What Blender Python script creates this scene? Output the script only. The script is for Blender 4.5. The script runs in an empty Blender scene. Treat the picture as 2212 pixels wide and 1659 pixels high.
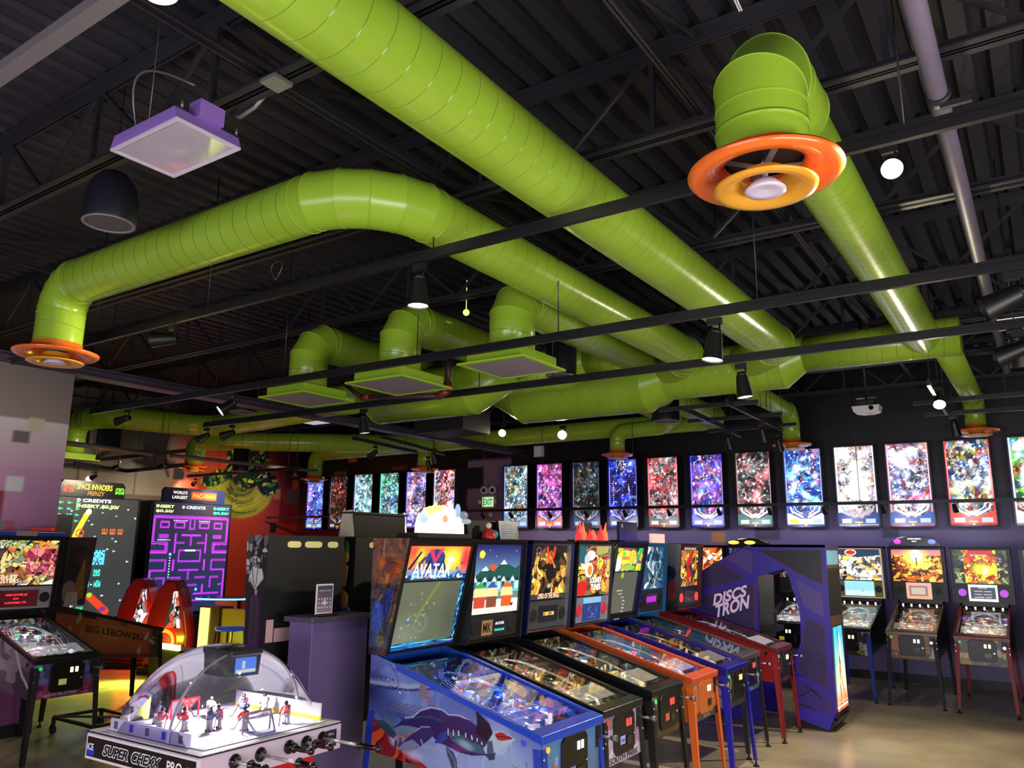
import bpy, bmesh, math, random
import numpy as np
from mathutils import Vector, Matrix
PI = math.pi
scene = bpy.context.scene
COL = scene.collection

# ------------------------------------------------------------------ camera
CAM_H = 1.93
F_PX = 1694.2
RC = Matrix(((0.82889344, 0.10523315, 0.54941938),
             (0.55931734, -0.17344101, -0.81060615),
             (0.00998921, 0.9792059, -0.20262283)))
cam_data = bpy.data.cameras.new('camera')
cam_data.sensor_fit = 'HORIZONTAL'
cam_data.sensor_width = 36.0
cam_data.lens = F_PX * 36.0 / 2212
cam_data.clip_start = 0.05
cam_data.clip_end = 100
cam = bpy.data.objects.new('camera', cam_data)
COL.objects.link(cam)
cam.matrix_world = Matrix.Translation((0, 0, CAM_H)) @ RC.to_4x4()
scene.camera = cam
scene.view_settings.view_transform = 'Standard'
scene.view_settings.look = 'None'
scene.view_settings.exposure = 0.0
scene.view_settings.gamma = 1.0
scene.view_settings.use_curve_mapping = False

# ------------------------------------------------------------------ world and large lights
world = bpy.data.worlds.new('world')
scene.world = world
world.use_nodes = True
world.node_tree.nodes['Background'].inputs[0].default_value = (0.50, 0.48, 0.62, 1)
world.node_tree.nodes['Background'].inputs[1].default_value = 0.06


def area_light(name, loc, target, size, power, color, size_y=None, spread=PI):
    d = bpy.data.lights.new(name, 'AREA')
    d.shape = 'RECTANGLE'
    d.size = size
    d.size_y = size_y or size
    d.energy = power
    d.color = color
    d.spread = spread
    o = bpy.data.objects.new(name, d)
    COL.objects.link(o)
    o.location = loc
    o.rotation_euler = (Vector(target) - Vector(loc)).to_track_quat('-Z', 'Y').to_euler()
    return o


# unseen soft fill lights added behind and beside the camera to brighten the ducts
area_light('side_fill', (2.6, 2.0, 1.1), (-3.0, 6.0, 4.2), 5.0, 260, (1.0, 0.95, 0.90), 1.2)
area_light('hall_fill', (-2.5, -3.0, 1.3), (-4.0, 5.0, 4.0), 6.0, 230, (0.92, 0.90, 1.0), 1.5)

# ------------------------------------------------------------------ picture frame helpers
def ray(px, py):
    v = Vector(((px - 1106.0) / F_PX, -(py - 829.5) / F_PX, -1.0))
    return RC @ v


def at(px, py, x=None, y=None, z=None):
    v = ray(px, py)
    if z is not None:
        t = (z - CAM_H) / v.z
    elif y is not None:
        t = y / v.y
    else:
        t = x / v.x
    return Vector((0, 0, CAM_H)) + v * t


# ------------------------------------------------------------------ colour
def lin(c):
    return tuple(((v / 255.0) / 12.92 if v <= 10.3 else ((v / 255.0 + 0.055) / 1.055) ** 2.4) for v in c[:3])


MATS = {}


def mat(name, col, rough=0.5, metal=0.0, emit=0.0, ecol=None, coat=0.0, noise=0.0, scale=8.0, alpha=None, bump=0.0):
    """procedural principled material; col is sRGB 0-255"""
    if name in MATS:
        return MATS[name]
    m = bpy.data.materials.new(name)
    m.use_nodes = True
    nt = m.node_tree
    b = nt.nodes['Principled BSDF']
    c = lin(col)
    b.inputs['Base Color'].default_value = (*c, 1)
    b.inputs['Roughness'].default_value = rough
    b.inputs['Metallic'].default_value = metal
    b.inputs['Coat Weight'].default_value = coat
    if emit:
        b.inputs['Emission Color'].default_value = (*lin(ecol or col), 1)
        b.inputs['Emission Strength'].default_value = emit
    if noise or bump:
        tc = nt.nodes.new('ShaderNodeTexCoord')
        n = nt.nodes.new('ShaderNodeTexNoise')
        n.inputs['Scale'].default_value = scale
        n.inputs['Detail'].default_value = 4
        nt.links.new(tc.outputs['Object'], n.inputs['Vector'])
        if noise:
            mx = nt.nodes.new('ShaderNodeMix')
            mx.data_type = 'RGBA'
            mx.inputs[6].default_value = (*[v * (1 - noise) for v in c], 1)
            mx.inputs[7].default_value = (*[min(1, v * (1 + noise)) for v in c], 1)
            nt.links.new(n.outputs[0], mx.inputs[0])
            nt.links.new(mx.outputs[2], b.inputs['Base Color'])
        if bump:
            bp = nt.nodes.new('ShaderNodeBump')
            bp.inputs['Strength'].default_value = bump
            bp.inputs['Distance'].default_value = 0.01
            nt.links.new(n.outputs[0], bp.inputs['Height'])
            nt.links.new(bp.outputs[0], b.inputs['Normal'])
    MATS[name] = m
    return m


def art_mat(emit, rough=0.25, coat=0.0, base=0.35):
    """material that reads the painted picture kept on the mesh; emit 0 = a print, > 0 = backlit"""
    name = 'art_%g_%g_%g' % (emit, rough, base)
    if name in MATS:
        return MATS[name]
    m = bpy.data.materials.new(name)
    m.use_nodes = True
    nt = m.node_tree
    b = nt.nodes['Principled BSDF']
    a = nt.nodes.new('ShaderNodeAttribute')
    a.attribute_name = 'Col'
    if emit:
        mx = nt.nodes.new('ShaderNodeMix')
        mx.data_type = 'RGBA'
        mx.inputs[0].default_value = base
        mx.inputs[6].default_value = (0.01, 0.01, 0.012, 1)
        nt.links.new(a.outputs['Color'], mx.inputs[7])
        nt.links.new(mx.outputs[2], b.inputs['Base Color'])
        nt.links.new(a.outputs['Color'], b.inputs['Emission Color'])
        b.inputs['Emission Strength'].default_value = emit
    else:
        nt.links.new(a.outputs['Color'], b.inputs['Base Color'])
    b.inputs['Roughness'].default_value = rough
    b.inputs['Coat Weight'].default_value = coat
    MATS[name] = m
    return m


def glass_mat(name, tint=(255, 255, 255), op=0.08, rough=0.02):
    if name in MATS:
        return MATS[name]
    m = bpy.data.materials.new(name)
    m.use_nodes = True
    nt = m.node_tree
    nt.nodes.remove(nt.nodes['Principled BSDF'])
    out = nt.nodes['Material Output']
    tr = nt.nodes.new('ShaderNodeBsdfTransparent')
    tr.inputs[0].default_value = (*lin(tint), 1)
    gl = nt.nodes.new('ShaderNodeBsdfGlossy')
    gl.inputs['Roughness'].default_value = rough
    gl.inputs[0].default_value = (1, 1, 1, 1)
    fr = nt.nodes.new('ShaderNodeFresnel')
    fr.inputs[0].default_value = 1.35
    ad = nt.nodes.new('ShaderNodeMath')
    ad.operation = 'ADD'
    ad.inputs[1].default_value = op
    nt.links.new(fr.outputs[0], ad.inputs[0])
    mx = nt.nodes.new('ShaderNodeMixShader')
    nt.links.new(ad.outputs[0], mx.inputs[0])
    nt.links.new(tr.outputs[0], mx.inputs[1])
    nt.links.new(gl.outputs[0], mx.inputs[2])
    nt.links.new(mx.outputs[0], out.inputs[0])
    MATS[name] = m
    return m


# ------------------------------------------------------------------ mesh builder
class MB:
    def __init__(s):
        s.v, s.f, s.m, s.uv, s.sm = [], [], [], [], []

    def face(s, idx, m=0, uv=None, smooth=False):
        s.f.append(tuple(idx)); s.m.append(m); s.uv.append(uv); s.sm.append(smooth)

    def add(s, vs):
        n = len(s.v)
        s.v.extend([tuple(p) for p in vs])
        return n

    def quad(s, a, b, c, d, m=0):
        n = s.add([a, b, c, d])
        s.face((n, n + 1, n + 2, n + 3), m)
        return s

    def box(s, x0, x1, y0, y1, z0, z1, m=0, M=None):
        P = [(x0, y0, z0), (x1, y0, z0), (x1, y1, z0), (x0, y1, z0), (x0, y0, z1), (x1, y0, z1), (x1, y1, z1), (x0, y1, z1)]
        if M is not None:
            P = [tuple(M @ Vector(p)) for p in P]
        n = s.add(P)
        for q in ((0, 3, 2, 1), (4, 5, 6, 7), (0, 1, 5, 4), (1, 2, 6, 5), (2, 3, 7, 6), (3, 0, 4, 7)):
            s.face([n + i for i in q], m)
        return s

    def prism(s, pts, axis, a, b, m=0, mcap=None):
        """pts: 2D outline; axis 'x','y','z' extruded from a to b"""
        def mk(p, t):
            return {'x': (t, p[0], p[1]), 'y': (p[0], t, p[1]), 'z': (p[0], p[1], t)}[axis]
        n = len(pts)
        i = s.add([mk(p, a) for p in pts] + [mk(p, b) for p in pts])
        mc = m if mcap is None else mcap
        s.face([i + k for k in range(n)], mc)
        s.face([i + n + k for k in reversed(range(n))], mc)
        for k in range(n):
            j = (k + 1) % n
            s.face((i + k, i + n + k, i + n + j, i + j), m)
        return s

    def bar(s, p, q, w, h=None, m=0, up=(0, 0, 1)):
        """rectangular bar from p to q"""
        p, q = Vector(p), Vector(q)
        d = (q - p).normalized()
        up = Vector(up)
        if abs(d.dot(up)) > 0.98:
            up = Vector((1, 0, 0))
        a = d.cross(up).normalized()
        b = a.cross(d)
        h = h or w
        P = []
        for t in (p, q):
            for sa, sb in ((-1, -1), (1, -1), (1, 1), (-1, 1)):
                P.append(t + a * sa * w / 2 + b * sb * h / 2)
        n = s.add(P)
        for k in range(4):
            j = (k + 1) % 4
            s.face((n + k, n + j, n + 4 + j, n + 4 + k), m)
        s.face((n + 3, n + 2, n + 1, n), m)
        s.face((n + 4, n + 5, n + 6, n + 7), m)
        return s

    def cyl(s, p, q, r0, r1=None, seg=16, m=0, caps=True, mcap=None):
        p, q = Vector(p), Vector(q)
        r1 = r0 if r1 is None else r1
        d = (q - p).normalized()
        a = d.orthogonal().normalized()
        b = d.cross(a)
        P = []
        for t, r in ((p, r0), (q, r1)):
            for k in range(seg):
                an = 2 * PI * k / seg
                P.append(t + (a * math.cos(an) + b * math.sin(an)) * r)
        n = s.add(P)
        for k in range(seg):
            j = (k + 1) % seg
            s.face((n + k, n + j, n + seg + j, n + seg + k), m, smooth=True)
        if caps:
            mc = m if mcap is None else mcap
            s.face([n + k for k in reversed(range(seg))], m)
            s.face([n + seg + k for k in range(seg)], mc)
        return s

    def lathe(s, prof, c=(0, 0, 0), seg=32, m=0, M=None, ms=None):
        """prof: (r, z) pairs around z"""
        rings = []
        for r, z in prof:
            ps = [Vector((c[0] + r * math.cos(2 * PI * k / seg), c[1] + r * math.sin(2 * PI * k / seg), c[2] + z)) for k in range(seg)]
            if M is not None:
                ps = [M @ p for p in ps]
            rings.append(s.add(ps))
        for i in range(len(prof) - 1):
            for k in range(seg):
                j = (k + 1) % seg
                s.face((rings[i] + k, rings[i] + j, rings[i + 1] + j, rings[i + 1] + k), ms[i] if ms else m, smooth=True)
        return s

    def tube(s, pts, r, seg=8, m=0):
        pts = [Vector(p) for p in pts]
        prev = None
        a = None
        for i, p in enumerate(pts):
            t = (pts[min(i + 1, len(pts) - 1)] - pts[max(i - 1, 0)]).normalized()
            if a is None:
                a = t.orthogonal().normalized()
            a = (a - t * a.dot(t)).normalized()
            b = t.cross(a)
            n = s.add([p + (a * math.cos(2 * PI * k / seg) + b * math.sin(2 * PI * k / seg)) * r for k in range(seg)])
            if prev is not None:
                for k in range(seg):
                    j = (k + 1) % seg
                    s.face((prev + k, prev + j, n + j, n + k), m, smooth=True)
            else:
                s.face([n + k for k in reversed(range(seg))], m)
            prev = n
        s.face([prev + k for k in range(seg)], m)
        return s

    def ell(s, c, r, seg=12, rings=8, m=0):
        prof = [(math.sin(PI * i / rings) * 1.0, -math.cos(PI * i / rings)) for i in range(rings + 1)]
        M = Matrix.Translation(c) @ Matrix.Diagonal((r[0], r[1], r[2], 1))
        return s.lathe([(max(q, 1e-4), z) for q, z in prof], seg=seg, m=m, M=M)

    def art(s, A, o, U, V, m=0):
        """a painted rectangle: A = Art canvas, o = lower left corner, U, V = edge vectors"""
        s.arts = getattr(s, 'arts', [])
        ny, nx = A.c.shape[:2]
        o, U, V = np.array(o, float), np.array(U, float), np.array(V, float)
        gx, gy = np.meshgrid(np.linspace(0, 1, nx), np.linspace(0, 1, ny))
        P = o + gx[..., None] * U + gy[..., None] * V
        n = s.add([tuple(p) for p in P.reshape(-1, 3)])
        s.arts.append((n, nx, ny, A, m))
        return s

    def build(s, name, mats, parent=None, loc=None, bevel=0.0):
        me = bpy.data.meshes.new(name)
        f, mi, sm = list(s.f), list(s.m), list(s.sm)
        arts = getattr(s, 'arts', [])
        for n, nx, ny, A, m in arts:
            ii = (np.arange(ny - 1)[:, None] * nx + np.arange(nx - 1)[None, :]).reshape(-1) + n
            q = np.stack([ii, ii + 1, ii + nx + 1, ii + nx], 1).tolist()
            f.extend(q); mi.extend([m] * len(q)); sm.extend([False] * len(q))
        me.from_pydata(s.v, [], f)
        if not isinstance(mats, (list, tuple)):
            mats = [mats]
        for m in mats:
            me.materials.append(m)
        me.polygons.foreach_set('material_index', mi)
        me.polygons.foreach_set('use_smooth', sm)
        if any(u is not None for u in s.uv):
            uvl = me.uv_layers.new(name='UVMap')
            flat = []
            for fc, u in zip(s.f, s.uv):
                flat.extend(u if u is not None else [(0.3, 0.0)] * len(fc))
            uvl.data.foreach_set('uv', [c for p in flat for c in p])
        if arts:
            ca = me.color_attributes.new('Col', 'FLOAT_COLOR', 'POINT')
            buf = np.ones((len(s.v), 4), np.float32)
            for n, nx, ny, A, m in arts:
                c = np.clip(A.c, 0, 255) / 255.0
                c = np.where(c <= 0.04045, c / 12.92, ((c + 0.055) / 1.055) ** 2.4)
                buf[n:n + nx * ny, :3] = c.reshape(-1, 3)
            ca.data.foreach_set('color', buf.reshape(-1))
        me.update()
        o = bpy.data.objects.new(name, me)
        COL.objects.link(o)
        if parent:
            o.parent = parent
        if loc is not None:
            o.location = loc
        if bevel:
            bv = o.modifiers.new('bevel', 'BEVEL')
            bv.width = bevel
            bv.segments = 2
            bv.limit_method = 'ANGLE'
        return o


def tag(o, label, cat, group=None, kind=None):
    o['label'] = label
    o['category'] = cat
    if group:
        o['group'] = group
    if kind:
        o['kind'] = kind
    return o


def thing(name, label, cat, loc=(0, 0, 0), rz=0.0, group=None):
    o = bpy.data.objects.new(name, None)
    o.empty_display_size = 0.1
    COL.objects.link(o)
    o.location = loc
    o.rotation_euler = (0, 0, rz)
    return tag(o, label, cat, group)


def struct(o):
    o['kind'] = 'structure'
    return o


# ------------------------------------------------------------------ lettering
def text_mesh(body, height, depth=0.002, shear=0.0, bold=0.0, width=None, spacing=1.0):
    """letters as mesh data in the XY plane, centred; returns verts, faces"""
    cu = bpy.data.curves.new('t', 'FONT')
    cu.body = body
    cu.size = 1.0
    cu.align_x = 'CENTER'
    cu.align_y = 'CENTER'
    cu.shear = shear
    cu.offset = bold
    cu.space_character = spacing
    cu.resolution_u = 3
    ob = bpy.data.objects.new('t', cu)
    COL.objects.link(ob)
    bpy.context.view_layer.update()
    me = ob.to_mesh()
    vs = [tuple(v.co) for v in me.vertices]
    fs = [tuple(p.vertices) for p in me.polygons]
    ob.to_mesh_clear()
    bpy.data.objects.remove(ob)
    bpy.data.curves.remove(cu)
    if not vs:
        return [], []
    xs = [v[0] for v in vs]; ys = [v[1] for v in vs]
    cx, cy = (min(xs) + max(xs)) / 2, (min(ys) + max(ys)) / 2
    sy = height / max(1e-6, max(ys) - min(ys))
    sx = sy if width is None else width / max(1e-6, max(xs) - min(xs))
    return [((x - cx) * sx, (y - cy) * sy, 0.0) for x, y, z in vs], fs


def put_text(mb, body, c, U, V, height, m=0, **k):
    """lay lettering into a builder: c centre, U right unit, V up unit"""
    vs, fs = text_mesh(body, height, **k)
    c, U, V = Vector(c), Vector(U).normalized(), Vector(V).normalized()
    n = mb.add([c + U * x + V * y for x, y, z in vs])
    for f in fs:
        mb.face([n + i for i in f], m)
    return mb


# ------------------------------------------------------------------ painter
class Art:
    def __init__(s, nx, ny, asp, col=(10, 10, 12)):
        s.nx, s.ny, s.asp = nx, ny, asp
        s.c = np.zeros((ny, nx, 3)) + np.array(col, float)
        u = np.linspace(0, 1, nx)[None, :] * np.ones((ny, 1))
        v = np.linspace(0, 1, ny)[:, None] * np.ones((1, nx))
        s.u, s.v = u, v
        s.X, s.Y = u * asp, v                      # real proportions, height = 1

    def put(s, mask, col, a=1.0):
        mk = (np.clip(mask, 0, 1) * a)[..., None]
        s.c = s.c * (1 - mk) + np.array(col, float) * mk
        return s

    def grad(s, c0, c1, v0=0.0, v1=1.0, box=None):
        t = np.clip((s.v - v0) / (v1 - v0), 0, 1)[..., None]
        g = np.array(c0, float) * (1 - t) + np.array(c1, float) * t
        if box is None:
            s.c = g
        else:
            m = s.inbox(box)[..., None]
            s.c = np.where(m, g, s.c)
        return s

    def inbox(s, b):
        return (s.u >= b[0]) & (s.u <= b[2]) & (s.v >= b[1]) & (s.v <= b[3])

    def rect(s, u0, v0, u1, v1, col, a=1.0):
        return s.put(s.inbox((u0, v0, u1, v1)).astype(float), col, a)

    def ell(s, cx, cy, rx, ry, col, rot=0.0, soft=0.0, a=1.0):
        dx, dy = (s.u - cx) * s.asp, s.v - cy
        if rot:
            dx, dy = dx * math.cos(rot) + dy * math.sin(rot), -dx * math.sin(rot) + dy * math.cos(rot)
        d = np.sqrt((dx / rx) ** 2 + (dy / ry) ** 2)
        m = (d <= 1).astype(float) if not soft else np.clip((1 - d) / soft, 0, 1)
        return s.put(m, col, a)

    def ring(s, cx, cy, r, w, col, a=1.0):
        d = np.abs(np.hypot((s.u - cx) * s.asp, s.v - cy) - r)
        return s.put((d < w).astype(float), col, a)

    def poly(s, pts, col, a=1.0):
        m = np.zeros(s.u.shape, bool)
        n = len(pts)
        for i in range(n):
            x0, y0 = pts[i]; x1, y1 = pts[(i + 1) % n]
            if y0 == y1:
                continue
            c = ((y0 > s.v) != (y1 > s.v)) & (s.u < (x1 - x0) * (s.v - y0) / (y1 - y0) + x0)
            m ^= c
        return s.put(m.astype(float), col, a)

    def line(s, pts, w, col, a=1.0, soft=False):
        best = np.full(s.u.shape, 9.0)
        for (x0, y0), (x1, y1) in zip(pts[:-1], pts[1:]):
            ax, ay, bx, by = x0 * s.asp, y0, x1 * s.asp, y1
            dx, dy = bx - ax, by - ay
            L = dx * dx + dy * dy + 1e-12
            t = np.clip(((s.X - ax) * dx + (s.Y - ay) * dy) / L, 0, 1)
            best = np.minimum(best, np.hypot(s.X - ax - t * dx, s.Y - ay - t * dy))
        return s.put(np.clip(1 - best / w, 0, 1) if soft else (best < w).astype(float), col, a)

    def glow(s, cx, cy, r, col, a=1.0):
        d = np.hypot((s.u - cx) * s.asp, s.v - cy) / r
        s.c = s.c + (np.exp(-d * d * 2.5) * a)[..., None] * np.array(col, float)
        return s

    def cells(s, seed, n, pal, box=(0, 0, 1, 1), edge=0.006, ecol=(8, 8, 12), warp=0.03, a=1.0, stretch=1.0):
        rs = np.random.RandomState(seed)
        m = s.inbox(box)
        X = s.X[m].astype(np.float32); Y = s.Y[m].astype(np.float32)
        for f in (7.0, 17.0):
            ph = rs.rand(4) * 6
            X = X + warp * 7 / f * np.sin(Y * f + ph[0]) * np.cos(X * f * 0.7 + ph[1])
            Y = Y + warp * 7 / f * np.sin(X * f + ph[2]) * np.cos(Y * f * 0.7 + ph[3])
        px = (box[0] + rs.rand(n) * (box[2] - box[0])) * s.asp
        py = box[1] + rs.rand(n) * (box[3] - box[1])
        D = (X[:, None] - px[None]) ** 2 * stretch + (Y[:, None] - py[None]) ** 2
        i0 = D.argmin(1)
        P = np.partition(D, 1, axis=1)
        e = (np.sqrt(P[:, 1]) - np.sqrt(P[:, 0])) < edge
        pal = np.array(pal, float)
        cc = pal[rs.randint(0, len(pal), n)] * (0.75 + 0.5 * rs.rand(n, 1))
        c = cc[i0]
        c[e] = ecol
        s.c[m] = s.c[m] * (1 - a) + np.clip(c, 0, 255) * a
        return s

    def blobs(s, seed, n, pal, box=(0, 0, 1, 1), r=(0.01, 0.05), a=1.0, el=2.5):
        rs = np.random.RandomState(seed)
        for k in range(n):
            rr = r[0] + (r[1] - r[0]) * rs.rand() ** 2
            s.ell(box[0] + rs.rand() * (box[2] - box[0]), box[1] + rs.rand() * (box[3] - box[1]), rr, rr / (1 + (el - 1) * rs.rand()),
                  pal[rs.randint(len(pal))], rot=rs.rand() * PI, a=a)
        return s

    def dots(s, seed, n, box=(0, 0, 1, 1), r=0.012, col=(255, 255, 255), a=1.0):
        rs = np.random.RandomState(seed)
        for k in range(n):
            s.glow(box[0] + rs.rand() * (box[2] - box[0]), box[1] + rs.rand() * (box[3] - box[1]), r * (0.5 + rs.rand()), col, a)
        return s

    def arcs(s, seed, n, pal, box=(0, 0, 1, 1), w=0.005):
        rs = np.random.RandomState(seed)
        for k in range(n):
            cx = box[0] + rs.rand() * (box[2] - box[0]); cy = box[1] + rs.rand() * (box[3] - box[1])
            r = 0.02 + 0.09 * rs.rand(); t0 = rs.rand() * 6; t1 = t0 + 1 + 2.5 * rs.rand()
            s.line([(cx + r * math.cos(t0 + (t1 - t0) * i / 7) / s.asp, cy + r * math.sin(t0 + (t1 - t0) * i / 7)) for i in range(8)], w * (0.6 + rs.rand()), pal[rs.randint(len(pal))])
        return s


# ------------------------------------------------------------------ shared materials
BLACK = mat('black_satin', (14, 14, 17), 0.45)
BLACKG = mat('black_gloss', (8, 8, 10), 0.15, coat=0.5)
STEELB = mat('black_painted_steel', (42, 40, 48), 0.5, noise=0.25, scale=3)
CHROME = mat('chrome', (200, 200, 205), 0.15, 1.0)
GREYM = mat('grey_metal', (120, 118, 122), 0.4, 0.6)
RUBBER = mat('rubber', (12, 12, 12), 0.7)
WHITEP = mat('white_plastic', (225, 222, 225), 0.35)
# ================================================================== ROOM
YB, XL, XA = 13.6, -8.9, -15.7          # back wall, near left wall, far left wall
ZD = 4.98                               # underside of roof deck

# floor: sealed concrete
def floor_material():
    m = bpy.data.materials.new('sealed_concrete')
    m.use_nodes = True
    nt = m.node_tree
    b = nt.nodes['Principled BSDF']
    tc = nt.nodes.new('ShaderNodeTexCoord')
    n1 = nt.nodes.new('ShaderNodeTexNoise'); n1.inputs['Scale'].default_value = 0.9; n1.inputs['Detail'].default_value = 8
    n2 = nt.nodes.new('ShaderNodeTexNoise'); n2.inputs['Scale'].default_value = 14; n2.inputs['Detail'].default_value = 5
    r = nt.nodes.new('ShaderNodeValToRGB')
    r.color_ramp.elements[0].position = 0.32; r.color_ramp.elements[0].color = (*lin((150, 138, 116)), 1)
    r.color_ramp.elements[1].position = 0.7; r.color_ramp.elements[1].color = (*lin((206, 190, 160)), 1)
    mx = nt.nodes.new('ShaderNodeMix'); mx.data_type = 'RGBA'; mx.blend_type = 'MULTIPLY'; mx.inputs[0].default_value = 0.12
    nt.links.new(tc.outputs['Object'], n1.inputs['Vector']); nt.links.new(tc.outputs['Object'], n2.inputs['Vector'])
    nt.links.new(n1.outputs[0], r.inputs[0]); nt.links.new(r.outputs[0], mx.inputs[6]); nt.links.new(n2.outputs[1], mx.inputs[7])
    br = nt.nodes.new('ShaderNodeTexBrick'); br.offset = 0; br.inputs['Scale'].default_value = 1.0
    br.inputs['Brick Width'].default_value = 3.6; br.inputs['Row Height'].default_value = 3.6; br.inputs['Mortar Size'].default_value = 0.006
    br.inputs['Color1'].default_value = br.inputs['Color2'].default_value = (1, 1, 1, 1); br.inputs['Mortar'].default_value = (0.25, 0.25, 0.25, 1)
    nt.links.new(tc.outputs['Object'], br.inputs['Vector'])
    m2 = nt.nodes.new('ShaderNodeMix'); m2.data_type = 'RGBA'; m2.blend_type = 'MULTIPLY'; m2.inputs[0].default_value = 1
    nt.links.new(mx.outputs[2], m2.inputs[6]); nt.links.new(br.outputs[0], m2.inputs[7]); nt.links.new(m2.outputs[2], b.inputs['Base Color'])
    rr = nt.nodes.new('ShaderNodeMapRange'); rr.inputs[3].default_value = 0.16; rr.inputs[4].default_value = 0.36
    nt.links.new(n1.outputs[0], rr.inputs[0]); nt.links.new(rr.outputs[0], b.inputs['Roughness'])
    bp = nt.nodes.new('ShaderNodeBump'); bp.inputs['Strength'].default_value = 0.08; bp.inputs['Distance'].default_value = 0.01
    nt.links.new(n2.outputs[0], bp.inputs['Height']); nt.links.new(bp.outputs[0], b.inputs['Normal'])
    return m


struct(MB().box(XA - 0.2, 4.2, -4, YB + 0.2, -0.15, 0).build('floor', floor_material()))

# ribbed steel deck
DECKM = mat('black_deck_paint', (38, 36, 46), 0.55, noise=0.3, scale=2.0)
mb = MB()
prof = []
x = -16.0
while x < 4.2:
    prof += [(x, ZD), (x + 0.10, ZD), (x + 0.125, ZD + 0.075), (x + 0.175, ZD + 0.075)]
    x += 0.2
prof.append((x, ZD))
n = mb.add([(p[0], -4, p[1]) for p in prof] + [(p[0], YB + 0.1, p[1]) for p in prof])
k = len(prof)
for i in range(k - 1):
    mb.face((n + i, n + k + i, n + k + i + 1, n + i + 1))
mb.box(-16.1, 4.3, -4, YB + 0.2, ZD + 0.08, ZD + 0.2)
struct(mb.build('ceiling', DECKM))

# walls with painted squares (attribute colours hold the paint, on the back wall some shade too)
WALLP = art_mat(0, rough=0.42)


def rs_tex(A, seed, amt=6):
    rs = np.random.RandomState(seed)
    g = rs.rand(12, 16) - 0.5
    gy = np.linspace(0, 11, A.ny); gx = np.linspace(0, 15, A.nx)
    r = np.array([np.interp(gx, np.arange(16), g[j]) for j in range(12)])
    r = np.array([np.interp(gy, np.arange(12), r[:, i]) for i in range(A.nx)]).T
    A.c = A.c + r[..., None] * amt
    return A


# near left wall, X = XL, faces the hall
H = 3.77
A = Art(250, 150, 8.38 / H, (100, 62, 96))
yl = lambda y: (y + 4) / 8.38
A.grad((120, 60, 110), (176, 140, 168), 1.3 / H, 2.9 / H)
A.grad((176, 140, 168), (190, 182, 184), 2.7 / H, 3.19 / H, (0, 2.7 / H, 1, 3.19 / H))
A.grad((132, 118, 116), (108, 98, 98), 3.19 / H, 1, (0, 3.19 / H, 1, 1))
rs_tex(A, 3, 10)
sq = lambda y0, y1, z0, z1, c: A.rect(yl(y0), z0 / H, yl(y1), z1 / H, c)
sq(3.97, 4.13, 3.08, 3.22, (178, 168, 150)); sq(3.84, 3.99, 2.94, 3.07, (96, 90, 92)); sq(3.84, 4.0, 2.44, 2.60, (186, 186, 190))
sq(3.2, 3.83, 2.0, 2.44, (118, 44, 66)); sq(3.72, 3.95, 2.0, 2.14, (150, 70, 110)); sq(3.1, 3.5, 3.3, 3.6, (120, 105, 100))
mb = MB().box(XL - 0.25, XL - 0.004, -4, 4.38, 0, H)
mb.art(A, (XL, -4, 0), (0, 8.38, 0), (0, 0, H), 1)
mb.quad((XL, 4.38, 0), (XL - 0.004, 4.38, 0), (XL - 0.004, 4.38, H), (XL, 4.38, H))
struct(mb.build('wall_left', [mat('grey_wall_paint', (84, 74, 78), 0.6), WALLP]))

# far left wall of the alcove, X = XA, with the green mural on red
H = 5.0
Y0, Y1 = 4.0, YB
A = Art(300, 160, (Y1 - Y0) / H, (96, 88, 84))
yl = lambda y: (y - Y0) / (Y1 - Y0)
A.grad((110, 30, 24), (120, 108, 100), 2.2 / H, 3.0 / H)
A.grad((176, 160, 140), (120, 106, 96), 2.9 / H, 4.2 / H, (0, 2.9 / H, 1, 1))
# red half with its glow
m = np.clip((A.u - yl(9.8)) / 0.1, 0, 1)
A.put(m, (176, 52, 28))
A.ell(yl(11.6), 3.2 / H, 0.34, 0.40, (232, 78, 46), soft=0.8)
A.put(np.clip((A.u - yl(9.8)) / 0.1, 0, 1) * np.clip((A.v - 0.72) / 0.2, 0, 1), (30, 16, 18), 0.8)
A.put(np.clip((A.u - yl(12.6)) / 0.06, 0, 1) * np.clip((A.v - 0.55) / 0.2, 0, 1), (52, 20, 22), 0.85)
sq = lambda y0, y1, z0, z1, c: A.rect(yl(y0), z0 / H, yl(y1), z1 / H, c)
for q in ((7.0, 7.5, 3.1, 3.35, (176, 50, 52)), (6.7, 7.0, 3.3, 3.5, (170, 46, 50)), (10.05, 10.3, 3.3, 3.55, (52, 48, 48)), (12.8, 13.0, 3.0, 3.25, (214, 132, 72)),
          (13.0, 13.6, 2.4, 2.95, (140, 30, 44)), (12.75, 12.95, 2.2, 2.45, (34, 20, 22)), (13.2, 13.6, 2.9, 3.3, (96, 82, 86)), (13.35, 13.55, 3.3, 3.5, (190, 96, 50)),
          (7.3, 7.5, 3.75, 4.3, (16, 16, 18)), (7.9, 8.15, 3.8, 4.3, (16, 16, 18)), (8.3, 8.8, 3.75, 4.25, (20, 20, 22)), (5.4, 7.1, 3.7, 4.2, (22, 21, 24))):
    sq(*q)
for y in (6.2, 8.0, 9.2, 10.2, 13.05):
    A.rect(yl(y), 2.9 / H, yl(y) + 0.002, 1, (60, 50, 48), 0.6)
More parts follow.
